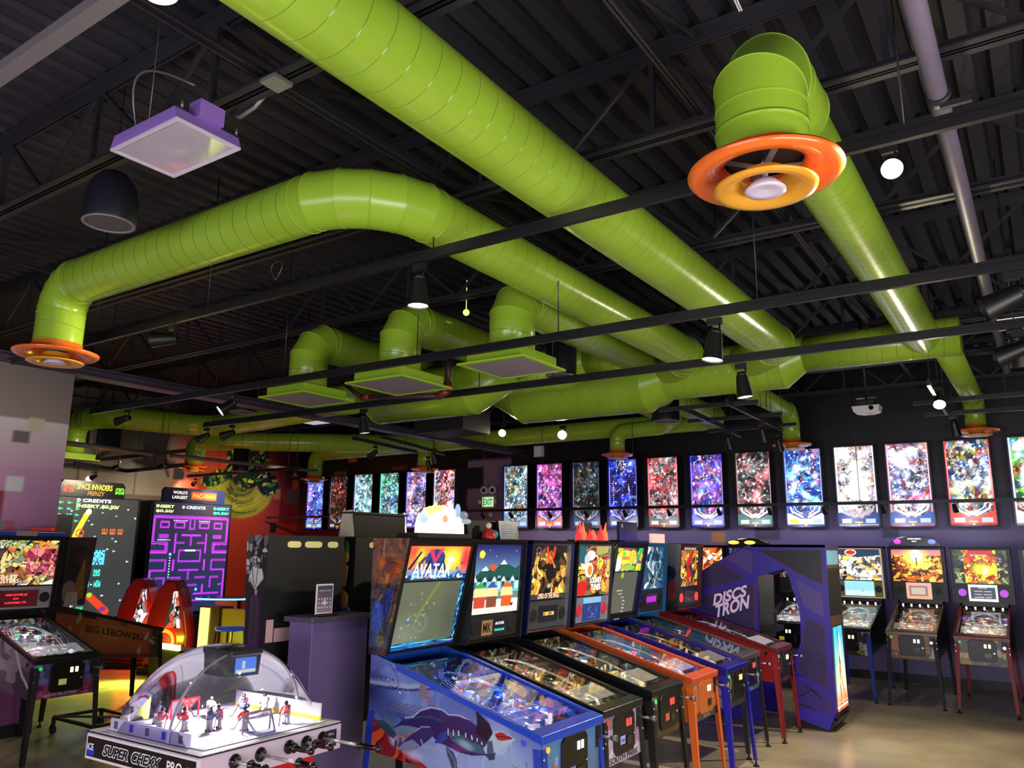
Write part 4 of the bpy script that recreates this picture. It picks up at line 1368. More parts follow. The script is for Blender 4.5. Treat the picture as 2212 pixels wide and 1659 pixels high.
    MB().prism([(yt, BZ1 - .02), (YK, BZ1 - .02), (YK, BZ1 + .006), (yt - .004, BZ1 + .006)], 'x', -bh, bh).build('backbox_top', edge if S.get('edgetop') else BBM, t)
    fx = bh - .045
    Pn = lambda x, z, o=.030: (x, fy(z) + o, z)
    lay = S.get('layout', 'std')
    g0 = {'std': 1.50, 'jjp': 1.70, 'full': 1.44}[lay]
    g1 = {'std': 1.945, 'jjp': 1.925, 'full': 1.945}[lay]
    gm = S.get('bgm', LIT)
    mb = MB()
    artq(mb, S['bg'], Pn(-fx, g0), Pn(fx, g0), Pn(fx, g1), Pn(-fx, g1), 0)
    bg = mb.build('backglass', gm, t)
    V = Vector((0, fy(g1) - fy(g0), g1 - g0)).normalized()
    for body, u, v, hh, wd, cm, kw in S.get('text', []):
        mb = MB()
        c = Vector(Pn(-fx + 2 * fx * u, g0 + (g1 - g0) * v, .027))
        put_text(mb, body, c, (1, 0, 0), V, hh, width=wd, **kw)
        mb.build('title_lettering', mat(*cm), bg)
    # lower panel
    if lay == 'jjp':
        mb = MB(); artq(mb, S['screen'], Pn(-fx, 1.30), Pn(fx - .03 * S.get('rim', 0), 1.30), Pn(fx - .03 * S.get('rim', 0), 1.69), Pn(-fx, 1.69), 0)
        sc2 = mb.build('video_screen', S.get('screenm', LITD), t)
        if S.get('rimart') is not None:
            mb = MB(); artq(mb, S['rimart'], Pn(fx - .03, 1.26, .028), Pn(fx + .012, 1.26, .028), Pn(fx + .012, 1.69, .028), Pn(fx - .03, 1.69, .028), 0)
            artq(mb, S['rimart'], Pn(-fx, 1.252, .028), Pn(fx, 1.252, .028), Pn(fx, 1.30, .028), Pn(-fx, 1.30, .028), 0)
            mb.build('lit_screen_border', LIT, t)
    else:
        pn = MB()
        sp = mat(*S.get('spk', ('speaker_panel', (34, 33, 38), 0.4)))
        a0, a1 = BZ0 + .03, g0 - .015
        n = pn.add([Pn(-fx, a0, .022), Pn(fx, a0, .022), Pn(fx, a1, .022), Pn(-fx, a1, .022), Pn(-fx, a0, .036), Pn(fx, a0, .036), Pn(fx, a1, .036), Pn(-fx, a1, .036)])
        for q in ((0, 1, 2, 3), (0, 4, 5, 1), (1, 5, 6, 2), (2, 6, 7, 3), (3, 7, 4, 0)):
            pn.face([n + i for i in q])
        sp_o = pn.build('speaker_panel', sp, t)
        dw = S.get('dw', .15)
        b0, b1 = a0 + (a1 - a0) * S.get('dv', (0.22, 0.82))[0], a0 + (a1 - a0) * S.get('dv', (0.22, 0.82))[1]
        mb = MB(); artq(mb, S['disp'], Pn(-dw, b0, .018), Pn(dw, b0, .018), Pn(dw, b1, .018), Pn(-dw, b1, .018), 0)
        mb.build('score_display', S.get('dispm', LIT), sp_o)
        for body, u, v, hh, wd, cm in S.get('dtext', []):
            mb = MB(); put_text(mb, body, Pn(-dw + 2 * dw * u, b0 + (b1 - b0) * v, .015), (1, 0, 0), V, hh, width=wd, bold=0.02)
            mb.build('display_lettering', mat(*cm), sp_o)
        rr = min(.05, (fx - dw) * .42)
        for s_ in (-1, 1):
            c = Vector(Pn(s_ * (dw + (fx - dw) / 2), (a0 + a1) / 2, .02))
            MB().cyl(c + Vector((0, .01, 0)), c - Vector((0, .004, 0)), rr, None, 20).build('speaker', mat(*S.get('spkc', ('speaker_black', (10, 10, 12), 0.5))), sp_o)
    # frame edge around the glass
    mb = MB()
    for u0, u1, z0, z1 in ((-fx - .02, -fx, BZ0 + .01, BZ1 - .02), (fx, fx + .02, BZ0 + .01, BZ1 - .02), (-fx, fx, BZ1 - .035, BZ1 - .02), (-fx, fx, BZ0 + .01, BZ0 + .022)):
        n = mb.add([Pn(u0, z0, .012), Pn(u1, z0, .012), Pn(u1, z1, .012), Pn(u0, z1, .012), Pn(u0, z0, .04), Pn(u1, z0, .04), Pn(u1, z1, .04), Pn(u0, z1, .04)])
        for q in ((0, 1, 2, 3), (0, 4, 5, 1), (1, 5, 6, 2), (2, 6, 7, 3), (3, 7, 4, 0)):
            mb.face([n + i for i in q])
    mb.build('backglass_frame', mat(*S['frame']) if S.get('frame') else BBM, t)
    if S.get('topper'):
        S['topper'](t, bh, yt, YK, BZ1 + .006)
    return t


def side_gen(seed, c0, c1, pal, n=60, nx=110, ny=50, a=0.8):
    A = Art(nx, ny, 2.6, c0)
    A.grad(c1, c0)
    A.cells(seed, n, pal, a=a, edge=0.01, warp=0.12, ecol=c0)
    return A
# ================================================================== THE NEAR ROW
FACE_X = PI / 2                    # machine fronts look along +X


def topper_board(cols, seed, name='topper', hgt=0.2, em=1.1, wk=0.95):
    def f(t, bh, yt, yk, z):
        A = Art(80, 30, 3, cols[0])
        A.cells(seed, 40, cols, edge=0.012, warp=0.08)
        mb = MB()
        n = 17
        w = bh * wk
        for k in range(n - 1):
            pass
        pts = [(-w, z)] + [(-w + 2 * w * k / n, z + hgt * (0.35 + 0.65 * abs(math.sin(2.3 + k * 1.7))) * (0.5 + 0.5 * math.sin(PI * (k + .5) / n))) for k in range(n + 1)] + [(w, z)]
        yy = yt + .06
        mb.prism(pts, 'y', yy, yy + .03)
        mb.build(name, mat('topper_%d' % seed, cols[0], 0.4, emit=em, noise=0.6, scale=18), t)
    return f


# ---- A: blue front machine
def av_bg():
    A = Art(120, 60, 2.05, (240, 90, 40))
    A.grad((40, 120, 190), (250, 110, 50), 0.12, 0.5)
    A.ell(.70, .62, .55, .5, (255, 226, 60), soft=0.9); A.ell(.70, .60, .17, .16, (255, 252, 200), soft=0.7)
    A.ell(.95, .62, .22, .5, (236, 50, 60), soft=0.7); A.ell(.07, .85, .22, .3, (240, 70, 50), soft=0.7); A.ell(.2, .7, .2, .3, (255, 190, 60), soft=0.8)
    A.ell(.44, .62, .32, .30, (26, 50, 110)); A.poly([(.32, .9), (.44, .48), (.55, .92), (.5, .92), (.44, .62), (.38, .92)], (220, 40, 70))
    A.poly([(.28, .3), (.36, .66), (.42, .34)], (18, 24, 50)); A.poly([(.50, .3), (.58, .6), (.66, .28)], (14, 18, 40))
    A.poly([(.04, .34), (.19, .86), (.22, .84), (.08, .32)], (20, 26, 40)); A.poly([(.12, .3), (.26, .7), (.30, .68), (.2, .3)], (34, 60, 80))
    A.ell(.9, .5, .035, .06, (60, 60, 40)); A.ell(.83, .34, .05, .05, (70, 110, 40)); A.poly([(.78, .1), (.86, .3), (.96, .14)], (30, 90, 160))
    A.cells(5, 60, [(60, 170, 230), (20, 90, 170), (180, 225, 240), (30, 60, 120)], (0, 0, 1, .16), edge=.01)
    A.rect(0, 0, 1, .05, (20, 40, 70))
    return A


def av_screen():
    A = Art(90, 70, 1.5, (112, 122, 98))
    A.ell(.2, .1, .6, .5, (146, 156, 128), soft=1.0); A.ell(.9, .5, .35, .8, (92, 100, 84), soft=1)
    A.line([(.62, 1.0), (.46, .66), (.36, .46)], .045, (168, 170, 52), a=.8, soft=True); A.line([(.30, .47), (.36, .40)], .02, (190, 180, 60), soft=True)
    A.ring(.42, .30, .14, .012, (138, 156, 150)); A.ring(.44, .3, .17, .006, (128, 140, 128))
    A.ell(.22, .34, .13, .05, (96, 132, 148), soft=.4)
    A.dots(3, 26, (.1, .05, .6, .9), .02, (120, 120, 110), .8)
    return A


def av_side():
    A = Art(330, 120, 2.6, (60, 90, 160))
    A.grad((150, 172, 222), (84, 104, 186), .1, 1)
    A.ell(.80, .5, .5, .6, (168, 190, 230), soft=1.0)
    A.ell(.0, .62, .5, .36, (26, 34, 104), soft=.9); A.ell(.18, .45, .45, .22, (52, 66, 140), soft=.8)
    A.cells(2, 40, [(90, 110, 180), (130, 150, 206), (64, 80, 156)], edge=0, warp=.25, a=.22)
    # pale surf line with small far shapes
    A.line([(-.01, .69), (.127, .75), (.257, .83), (.36, .93)], .05, (168, 178, 206), a=.85, soft=True)
    A.line([(-.01, .655), (.127, .715), (.257, .79), (.42, .95)], .012, (36, 48, 116), a=.9)
    A.blobs(3, 16, [(200, 204, 216), (50, 54, 90), (170, 176, 196)], (.05, .72, .26, .86), (.006, .02))
    for i in range(12):
        x0 = .10 + .022 * i
        A.line([(x0, .46 + .012 * i), (x0 + .03, .50 + .012 * i), (x0 + .055, .54 + .012 * i), (x0 + .09, .60 + .012 * i)], .012, [(110, 96, 136), (70, 66, 116)][i % 2], a=.7, soft=True)
    A.poly([(.315, .76), (.325, .95), (.357, .99), (.372, .86), (.385, .78)], (120, 112, 130)); A.blobs(9, 14, [(150, 50, 84), (190, 70, 90)], (.37, .72, .41, .92), (.008, .024), a=.8)
    # reef lower left
    A.poly([(-.02, .40), (.03, .36), (.08, .30), (.127, .242), (.141, .144), (.213, .1), (.317, .075), (.40, 0), (-.02, 0)], (150, 34, 44))
    A.cells(11, 90, [(214, 58, 34), (160, 34, 44), (96, 22, 64), (230, 92, 44), (120, 24, 50)], (0, 0, .30, .34), edge=.002, warp=.2, a=.6)
    A.poly([(.10, .30), (.15, .27), (.22, .16), (.34, .10), (.48, .05), (.6, 0), (1.0, 0), (1, .5), (.6, .5), (.3, .4)], (140, 160, 212), a=.35)
    A.ell(.17, .2, .09, .10, (190, 176, 220), soft=.9); A.ell(.3, .1, .22, .08, (184, 176, 224), soft=.8)
    PUR, NAV, TEAL, PAL = (44, 32, 96), (18, 16, 44), (50, 92, 120), (168, 188, 212)
    # plain whale-like creature: tail, flukes, back
    A.poly([(.052, .33), (.105, .36), (.166, .30), (.19, .26), (.17, .20), (.12, .24), (.075, .28)], (40, 70, 96))
    A.poly([(.11, .42), (.14, .40), (.18, .33), (.16, .30), (.13, .34)], (70, 104, 130)); A.ell(.215, .17, .022, .075, (46, 76, 104)); A.ell(.185, .15, .02, .06, (40, 68, 96))
    A.poly([(.166, .32), (.20, .38), (.234, .468), (.286, .505), (.33, .611), (.396, .703), (.462, .735), (.495, .71), (.559, .76), (.621, .766), (.66, .74), (.70, .72), (.74, .66), (.75, .5), (.73, .42),
            (.635, .335), (.574, .318), (.521, .332), (.47, .34), (.43, .36), (.38, .42), (.33, .40), (.289, .36), (.244, .30), (.20, .25)], PUR)
    A.poly([(.17, .31), (.21, .37), (.26, .40), (.32, .42), (.36, .42), (.30, .36), (.24, .30), (.20, .25)], (96, 124, 156))
    A.line([(.234, .45), (.33, .55), (.40, .60), (.46, .61)], .02, (60, 96, 120), a=.6, soft=True)
    A.line([(.24, .475), (.286, .515), (.33, .62), (.396, .712), (.462, .744), (.50, .72), (.56, .768), (.62, .774)], .007, (190, 186, 214), a=.9)
    # side fin and claw lines
    A.poly([(.347, .24), (.281, .14), (.195, .106), (.215, .17), (.25, .25), (.30, .36), (.345, .45), (.39, .48), (.42, .44), (.40, .36)], (54, 44, 112))
    A.poly([(.335, .23), (.281, .14), (.195, .106), (.235, .2), (.29, .27)], (118, 128, 176)); A.line([(.30, .36), (.345, .45), (.39, .48)], .006, (180, 178, 214), a=.8)
    A.line([(.34, .30), (.36, .22), (.40, .26), (.43, .22), (.44, .30), (.47, .24)], .010, (150, 160, 200)); A.poly([(.42, .32), (.45, .45), (.49, .52), (.50, .44), (.46, .34)], (40, 60, 150))
    # belly light and ribs
    A.poly([(.49, .50), (.53, .42), (.60, .37), (.68, .40), (.73, .44), (.72, .52), (.64, .52), (.56, .55)], TEAL)
    A.ell(.60, .44, .16, .07, (128, 160, 186), soft=.6, rot=-.1); A.ell(.56, .36, .16, .05, (96, 40, 110), soft=.6)
    for i, (u, v) in enumerate(((.50, .55), (.53, .565), (.56, .59), (.60, .60), (.635, .60), (.665, .60), (.69, .585))):
        A.ell(u, v - .05, .015, .062 - .004 * i, (14, 12, 26), rot=.12); A.ell(u, v - .04, .009, .048 - .004 * i, (216, 224, 232), rot=.12)
    # dark dorsal spike, head and open red mouth
    A.poly([(.651, .955), (.687, .90), (.728, .848), (.748, .755), (.745, .62), (.70, .60), (.655, .64), (.662, .80)], NAV)
    A.poly([(.742, .70), (.754, .76), (.793, .83), (.841, .81), (.868, .80), (.84, .70), (.794, .587), (.765, .476), (.752, .40), (.72, .40), (.70, .48), (.72, .58)], PAL)
    A.poly([(.72, .60), (.745, .64), (.755, .52), (.75, .42), (.72, .42)], (70, 84, 120))
    A.poly([(.759, .748), (.793, .812), (.845, .80), (.855, .785), (.803, .70), (.774, .675)], (178, 34, 40)); A.line([(.765, .72), (.81, .76), (.848, .79)], .007, (60, 20, 34))
    A.poly([(.70, .42), (.735, .45), (.765, .50), (.76, .40), (.735, .36)], (40, 60, 90))
    A.poly([(.489, .33), (.532, .30), (.552, .22), (.558, .10), (.545, .04), (.522, .12), (.497, .24)], (50, 66, 98)); A.line([(.50, .30), (.54, .2), (.55, .08)], .006, (150, 160, 190), a=.7)
    A.blobs(8, 7, [(214, 120, 60), (196, 100, 70)], (.45, .86, .54, .96), (.005, .013))
    # faint statue-like weeds at right, bubbles
    A.line([(.93, .10), (.915, .28), (.93, .42)], .022, (96, 122, 170), a=.8); A.ell(.925, .50, .018, .045, (96, 122, 170), a=.85); A.line([(.86, .42), (.92, .28), (.97, .2)], .010, (84, 106, 150), a=.8); A.ell(.865, .43, .012, .014, (210, 190, 80))
    A.line([(.90, .08), (.93, .2), (.96, .1)], .014, (90, 116, 160), a=.8)
    A.cells(21, 26, [(70, 92, 160), (96, 120, 190)], (.55, 0, .8, .07), edge=.001, a=.5)
    A.ell(.905, .83, .014, .014, (40, 60, 190)); A.ell(.905, .83, .006, .006, (120, 130, 220))
    A.line([(.12, 1), (.185, .86), (.19, .78), (.165, .74), (.14, .75)], .004, (10, 14, 60)); A.ell(.155, .82, .02, .02, (80, 92, 150)); A.ell(.155, .82, .008, .012, (12, 14, 16))
    A.blobs(13, 9, [(200, 60, 90)], (.02, .8, .06, .98), (.003, .008))
    return A


def av_bbside():
    A = Art(70, 130, .42, (150, 116, 84))
    A.grad((70, 80, 92), (150, 104, 78), .25, .75)
    A.ell(.5, .78, .2, .11, (210, 140, 60), soft=.5); A.ell(.5, .765, .15, .085, (150, 86, 72), soft=.2)
    A.line([(.35, 1), (.32, .9), (.36, .82), (.33, .74)], .012, (240, 190, 110), soft=True)
    A.poly([(.45, .62), (.6, .72), (.96, .84), (.9, .7), (.7, .62)], (196, 92, 34)); A.poly([(.42, .56), (.5, .68), (.62, .7), (.55, .6)], (222, 150, 60))
    A.ell(.3, .78, .05, .07, (214, 132, 60), soft=.3)
    A.cells(7, 60, [(120, 110, 60), (90, 96, 88), (60, 70, 96), (150, 130, 90)], (0, .28, 1, .6), edge=.004, warp=.1, a=.6)
    A.ell(.62, .43, .07, .13, (42, 74, 168)); A.ell(.66, .54, .035, .03, (52, 88, 190)); A.ell(.3, .3, .1, .14, (70, 110, 204)); A.ell(.26, .43, .045, .035, (74, 116, 210))
    A.line([(.5, .6), (.56, .4), (.8, .2)], .008, (60, 44, 40)); A.line([(.85, .58), (.9, .36), (.7, .22)], .008, (50, 40, 44))
    A.poly([(.1, .2), (.5, .16), (.6, .06), (.2, .08)], (50, 84, 170)); A.ell(.55, .12, .09, .05, (130, 130, 70))
    A.grad((24, 22, 34), (40, 38, 56), 0, .1, (0, 0, 1, .06)); A.ell(.8, .04, .04, .015, (190, 40, 40))
    A.cells(77, 240, [(90, 70, 50), (60, 70, 110), (120, 90, 60), (40, 50, 90)], edge=.003, warp=.1, a=.35)
    A.c = (A.c - 118) * 1.15 + 104
    return A


def av_top(t, bh, yt, yk, z):
    MB().box(-bh * .75, bh * .82, yt + .02, yt + .2, z, z + .03).build('topper_base', BLACK, t)
    A = Art(100, 60, 1.9, (255, 255, 250))
    A.grad((255, 255, 255), (252, 226, 170), .35, 1)
    A.blobs(5, 26, [(240, 200, 90), (250, 190, 120), (120, 150, 190), (130, 170, 150), (240, 210, 220)], (.1, .45, .9, .95), (.02, .09))
    A.line([(.3, .2), (.45, .5), (.5, .8)], .012, (150, 170, 180))
    pts = []
    for k in range(25):
        a = PI - PI * k / 24
        pts.append((bh * .68 * math.cos(a), z + .03 + (.185 + .012 * math.sin(k * 2.1)) * math.sin(a) ** .6))
    mb = MB(); yy = yt + .05
    # painted dome shaped backlit board
    n = len(pts)
    rows = 12
    cols = []
    base = mb.add([(px, yy, z + .03 + (pz - z - .03) * r / rows) for r in range(rows + 1) for px, pz in pts])
    for r in range(rows):
        for k in range(n - 1):
            mb.face((base + r * n + k, base + r * n + k + 1, base + (r + 1) * n + k + 1, base + (r + 1) * n + k))
    mb.prism(pts, 'y', yy + .004, yy + .02)
    mb.build('lit_topper_board', mat('topper_white', (255, 250, 236), 0.4, emit=1.9, noise=0.35, scale=14), t)
    for k, (cx, cz, rx, rz_, c) in enumerate(((-.2, .10, .05, .035, (150, 170, 205)), (.17, .16, .03, .05, (120, 150, 190)), (.24, .13, .05, .03, (90, 100, 110)), (.27, .09, .06, .02, (120, 130, 135)), (-.05, .17, .05, .02, (250, 200, 90)), (.03, .10, .03, .025, (235, 130, 110)), (-.13, .15, .05, .03, (252, 214, 120)))):
        MB().ell((cx, yy - .006, z + .03 + cz), (rx, .012, rz_), 14, 8).build('topper_ornament', mat('orn%d' % k, c, 0.4, emit=1.3), t)


av_pf = pf_art(31, [(20, 40, 200), (10, 20, 120), (30, 90, 230), (80, 60, 200), (20, 150, 220), (200, 80, 60)], (40, 70, 255), bright=1.25, apron=(60, 110, 130))
BLUEP = ('cab_blue', (24, 70, 160), 0.3)
av_blade = Art(110, 24, 5, (20, 30, 150))
av_blade.grad((16, 24, 130), (30, 60, 210)).cells(4, 40, [(20, 40, 190), (30, 80, 220), (90, 60, 190), (10, 16, 90)], edge=.01)
av_blade.poly([(.34, 0), (.4, 1), (.58, 1), (.54, 0)], (140, 130, 190)).ell(.43, .6, .3, .4, (225, 215, 160)).ell(.50, .5, .25, .4, (236, 190, 150)).poly([(.64, 0), (.66, 1), (.84, 1), (.82, 0)], (60, 40, 110)).ell(.72, .5, .2, .4, (230, 80, 40)).ell(.67, .4, .12, .5, (240, 170, 60))  # cream shapes paint in the next machine's backglass reflection
AVATAR = dict(w=.70, bw=.75, bbf=(1.15, .98), layout='jjp', bg=av_bg(), bgm=LITB, screen=av_screen(), screenm=art_mat(0.62, rough=0.15), rim=1,
              rimart=Art(20, 60, .2, (40, 170, 220)).cells(3, 60, [(60, 220, 240), (30, 110, 220), (170, 240, 250), (30, 60, 180)], edge=.01),
              side=av_side(), bbside=av_bbside(), pf=av_pf, pfm=art_mat(1.3, rough=.2), blade=av_blade, bladem=art_mat(0.4, rough=.2), rail=('rail_blue', (28, 66, 190), 0.22), leg=('leg_blue', (22, 52, 170), 0.45),
              cab=BLUEP, front=Art(60, 40, 2, (110, 150, 190)).grad((90, 110, 150), (70, 130, 190)).blobs(3, 20, [(180, 90, 60), (120, 160, 210), (60, 90, 150), (210, 140, 60)], (0, 0, .25, .7), (.03, .12)),
              start=('start_amber', (240, 170, 50), 0.3, 0, .8), slotc=('slot_white', (235, 235, 240), .4, 0, 1.5), sticker=('sticker_blue', (90, 110, 190), .4, 0, .3), fbtn=('btn_blue', (70, 80, 210), .3),
              text=[('AVATAR', .42, .30, .088, .40, ('avatar_txt', (200, 240, 250), .4, 0, 1.5), {'bold': .012}), ('THE BATTLE FOR PANDORA', .42, .10, .018, .33, ('white_lettering', (240, 240, 245)), {})],
              topper=av_top, gi=((.25, .35, 1), 6), bgl=((1, .7, .5), 4), seed=4, bpal=[(40, 120, 255), (90, 210, 255), (20, 60, 220), (20, 60, 220), (180, 90, 120)], toys=[(40, 80, 255), (150, 190, 255), (40, 120, 220), (30, 60, 255), (220, 230, 255), (240, 120, 50)], bpm=('bp_blue', (40, 110, 220), .4, 0, .7), door=(.585, .865), bb=('bb_black', (16, 16, 19), .3))
pinball('blue pinball machine with sea creature side art and a glowing white topper', -2.43, 4.26, FACE_X, AVATAR)


# ---- B: black machine, snowy town backglass
def sp_bg():
    A = Art(80, 90, .95, (30, 40, 90))
    A.grad((120, 170, 200), (34, 34, 96), .45, 1); A.ell(.16, .85, .055, .055, (250, 226, 60))
    A.blobs(2, 8, [(230, 235, 250)], (.3, .8, 1, 1), (.002, .006))
    A.poly([(0, .5), (.25, .68), (.42, .60), (.62, .76), (.9, .64), (1, .7), (1, .4), (0, .4)], (30, 80, 70)); A.poly([(.16, .61), (.25, .68), (.33, .62)], (240, 245, 250)); A.poly([(.56, .70), (.63, .77), (.72, .70)], (240, 240, 245)); A.poly([(.3, .66), (.4, .72), (.5, .66), (.42, .60)], (200, 90, 50))
    A.rect(0, .18, 1, .46, (120, 190, 200))
    for i in range(10):
        A.rect(.02 + .1 * i, .34, .08 + .1 * i, .45 + .04 * (i % 3), [(60, 110, 130), (210, 230, 235), (30, 70, 84), (150, 200, 210)][i % 4]); A.poly([(.0 + .1 * i, .46), (.05 + .1 * i, .53), (.1 + .1 * i, .46)], [(235, 240, 244), (20, 50, 50)][i % 2])
    A.rect(0, 0, 1, .2, (236, 232, 214)); A.rect(0, .2, 1, .3, (96, 130, 130))
    for cx, c, c2 in ((.17, (60, 160, 80), (200, 70, 50)), (.42, (60, 80, 170), (130, 70, 50)), (.74, (220, 96, 40), (214, 90, 40))):
        A.rect(cx - .11, .08, cx + .11, .24, c2); A.poly([(cx - .14, .24), (cx - .11, .38), (cx + .11, .38), (cx + .14, .24)], (224, 214, 150)); A.poly([(cx - .13, .36), (cx, .46), (cx + .13, .36)], c)
    A.blobs(6, 5, [(20, 20, 24), (240, 240, 240)], (.82, .06, .98, .12), (.01, .03))
    return A


def sp_top(t, bh, yt, yk, z):
    MB().prism([(-.10 - .2, z), (-.32, z + .10), (-.28, z + .135), (.0, z + .14), (.3, z + .12), (.33, z)], 'y', yt + .1, yt + .13).build('topper_board', BLACK, t, bevel=.003)
    A = Art(50, 40, 1.2, (16, 20, 30)); A.rect(0, 0, .3, 1, (30, 70, 100))
    mb = MB(); artq(mb, A, (.02, yt + .04, z), (.28, yt + .04, z), (.28, yt + .06, z + .14), (.02, yt + .06, z + .14)); mb.box(.02, .28, yt + .062, yt + .08, z, z + .14, 1)
    o = mb.build('lyric_sign', [art_mat(0.5, rough=.3), BLACK], t)
    mb = MB()
    for i, s_ in enumerate(('LED OUT DOWN TO PARK', 'GONNA HAVE SOME TIME', 'FRIENDLY FACES WHERE', 'HUMBLE FOLK WITH NO', 'TEMPTATION. GOIN DOWN', 'AMPLE PARKING DAY', 'PEOPLE SPOUTING HOWDY')):
        put_text(mb, s_, (.155, yt + .036, z + .125 - .018 * i), (1, 0, 0), (0, 0, 1), .009)
    mb.build('sign_lettering', mat('pale_lettering', (180, 195, 215), .4, 0, .5), o)
    MB().lathe([(.001, 0), (.055, 0), (.06, .012), (.03, .075), (.001, .08)], (-.12, yt + .05, z), 18).build('red_ornament', mat('orn_red', (190, 40, 44), .4), t)
    MB().ell((-.05, yt + .05, z + .035), (.035, .035, .035), 14, 8).build('teal_ornament', mat('orn_teal', (60, 150, 180), .4), t)
    MB().ell((-.12, yt + .05, z + .10), (.024, .024, .024), 14, 8).build('cream_ornament', mat('orn_cream', (220, 196, 170), .4), t)


sp_pf = pf_art(41, [(70, 66, 48), (150, 130, 70), (214, 190, 110), (180, 60, 40), (60, 90, 60), (230, 220, 180)], (255, 236, 150), bright=1.1, apron=(120, 110, 60))
wf = Art(60, 40, 1.7, (200, 184, 204)); wf.cells(5, 40, [(214, 200, 220), (150, 120, 160), (120, 60, 120), (90, 80, 100), (210, 190, 60)], edge=.01, a=.55); wf.rect(0, 0, 1, .2, (206, 196, 214))
warm_blade = lambda s_, pal: Art(160, 34, 5, pal[0]).cells(s_, 150, pal + [(16, 14, 14), (24, 20, 18)], edge=.01, warp=.08).blobs(s_ + 50, 26, pal + [(230, 220, 190), (20, 16, 16)], (0, 0, 1, .6), (.03, .14), a=.8)
SOUTH = dict(w=.56, layout='full', bg=sp_bg(), pf=sp_pf, pfm=art_mat(1.0), blade=warm_blade(3, [(60, 54, 34), (90, 80, 50), (170, 150, 90), (40, 36, 26), (190, 90, 50)]), disp=Art(40, 16, 2.4, (16, 22, 34)).rect(0, 0, .42, 1, (130, 100, 60)), dw=.16, dv=(.1, .8), front=wf,
             dtext=[('MK', .2, .5, .07, .10, ('mk_txt', (30, 22, 12), .4)), ('#6 SCORE', .7, .72, .022, .11, W_TXT and ('white_lettering', (240, 240, 245))), ('350,000,000', .7, .28, .02, .13, ('teal_txt', (60, 220, 190), .4, 0, 1.0))],
             slotc=('slot_red', (255, 60, 60), .4, 0, 1.8), start=('start_red', (220, 40, 40), .3, 0, .5), topper=sp_top, edge=('bb_sheen', (26, 26, 34), .25), gi=((1, .92, .7), 5), bgl=((.8, .9, 1), 3), seed=8, toys=[(240, 220, 120), (230, 225, 200), (200, 90, 50), (160, 120, 60)], sticker=('sticker_sega', (150, 160, 220), .4, 0, .3), spk=('speaker_panel', (34, 33, 38), .4),
             side=side_gen(3, (16, 16, 20), (20, 20, 26), [(20, 20, 26), (30, 26, 36)]))
SOUTH['start'] = ('start_red', (220, 40, 40), .3, 0, .5)
m_sp = pinball('black pinball machine with snowy town backglass and white front art, second in the row', -2.47, 4.99, FACE_X, SOUTH)
mb = MB(); put_text(mb, 'SOUTH PARK', (0, -.006, .595), (1, 0, 0), (0, 0, 1), .04, width=.42, bold=.02); mb.build('front_lettering', mat('dark_violet_txt', (60, 44, 76), .5), m_sp)
mb = MB(); put_text(mb, 'SEGA', (-.035, -.018, .70), (1, 0, 0), (0, 0, 1), .022, width=.055, bold=.03); mb.build('door_lettering', mat('sega_blue', (40, 60, 190), .4), m_sp)


# ---- C: black machine, amber figures
def lotr_bg():
    A = Art(90, 90, 1, (34, 26, 22))
    A.cells(14, 90, [(196, 140, 50), (120, 76, 30), (40, 28, 20), (240, 190, 90), (90, 60, 30), (16, 12, 10)], (0, .1, 1, .85), edge=.006, warp=.1, stretch=3.0)
    A.ell(.5, .5, .12, .2, (20, 14, 14), soft=.2)
    A.line([(.40, .95), (.42, .8), (.5, .66), (.58, .8), (.60, .95)], .025, (220, 70, 30)); A.ell(.5, .84, .06, .06, (240, 90, 40), soft=.3); A.ell(.5, .84, .012, .04, (40, 10, 10))
    A.poly([(.16, .78), (.34, .96), (.38, .74)], (110, 84, 52)); A.ring(.18, .9, .05, .008, (110, 100, 100))
    A.ell(.5, .24, .06, .06, (160, 190, 200), soft=.6); A.rect(0, 0, 1, .1, (60, 56, 58)); A.put(np.clip((A.u - .88) / .1, 0, 1), (30, 24, 20), .8)
    return A


def fig_pal(pal, seed, nx=90, ny=70, asp=1.4, n=120, hl=(255, 250, 220), dark=(16, 14, 16)):
    A = Art(nx, ny, asp, pal[0])
    A.cells(seed, n, pal, edge=.008, ecol=dark, warp=.12)
    A.blobs(seed + 1, 30, pal + [dark], (0, 0, 1, 1), (.01, .09))
    A.arcs(seed + 2, 20, [dark, hl, pal[1]], (0, 0, 1, 1), .007)
    return A


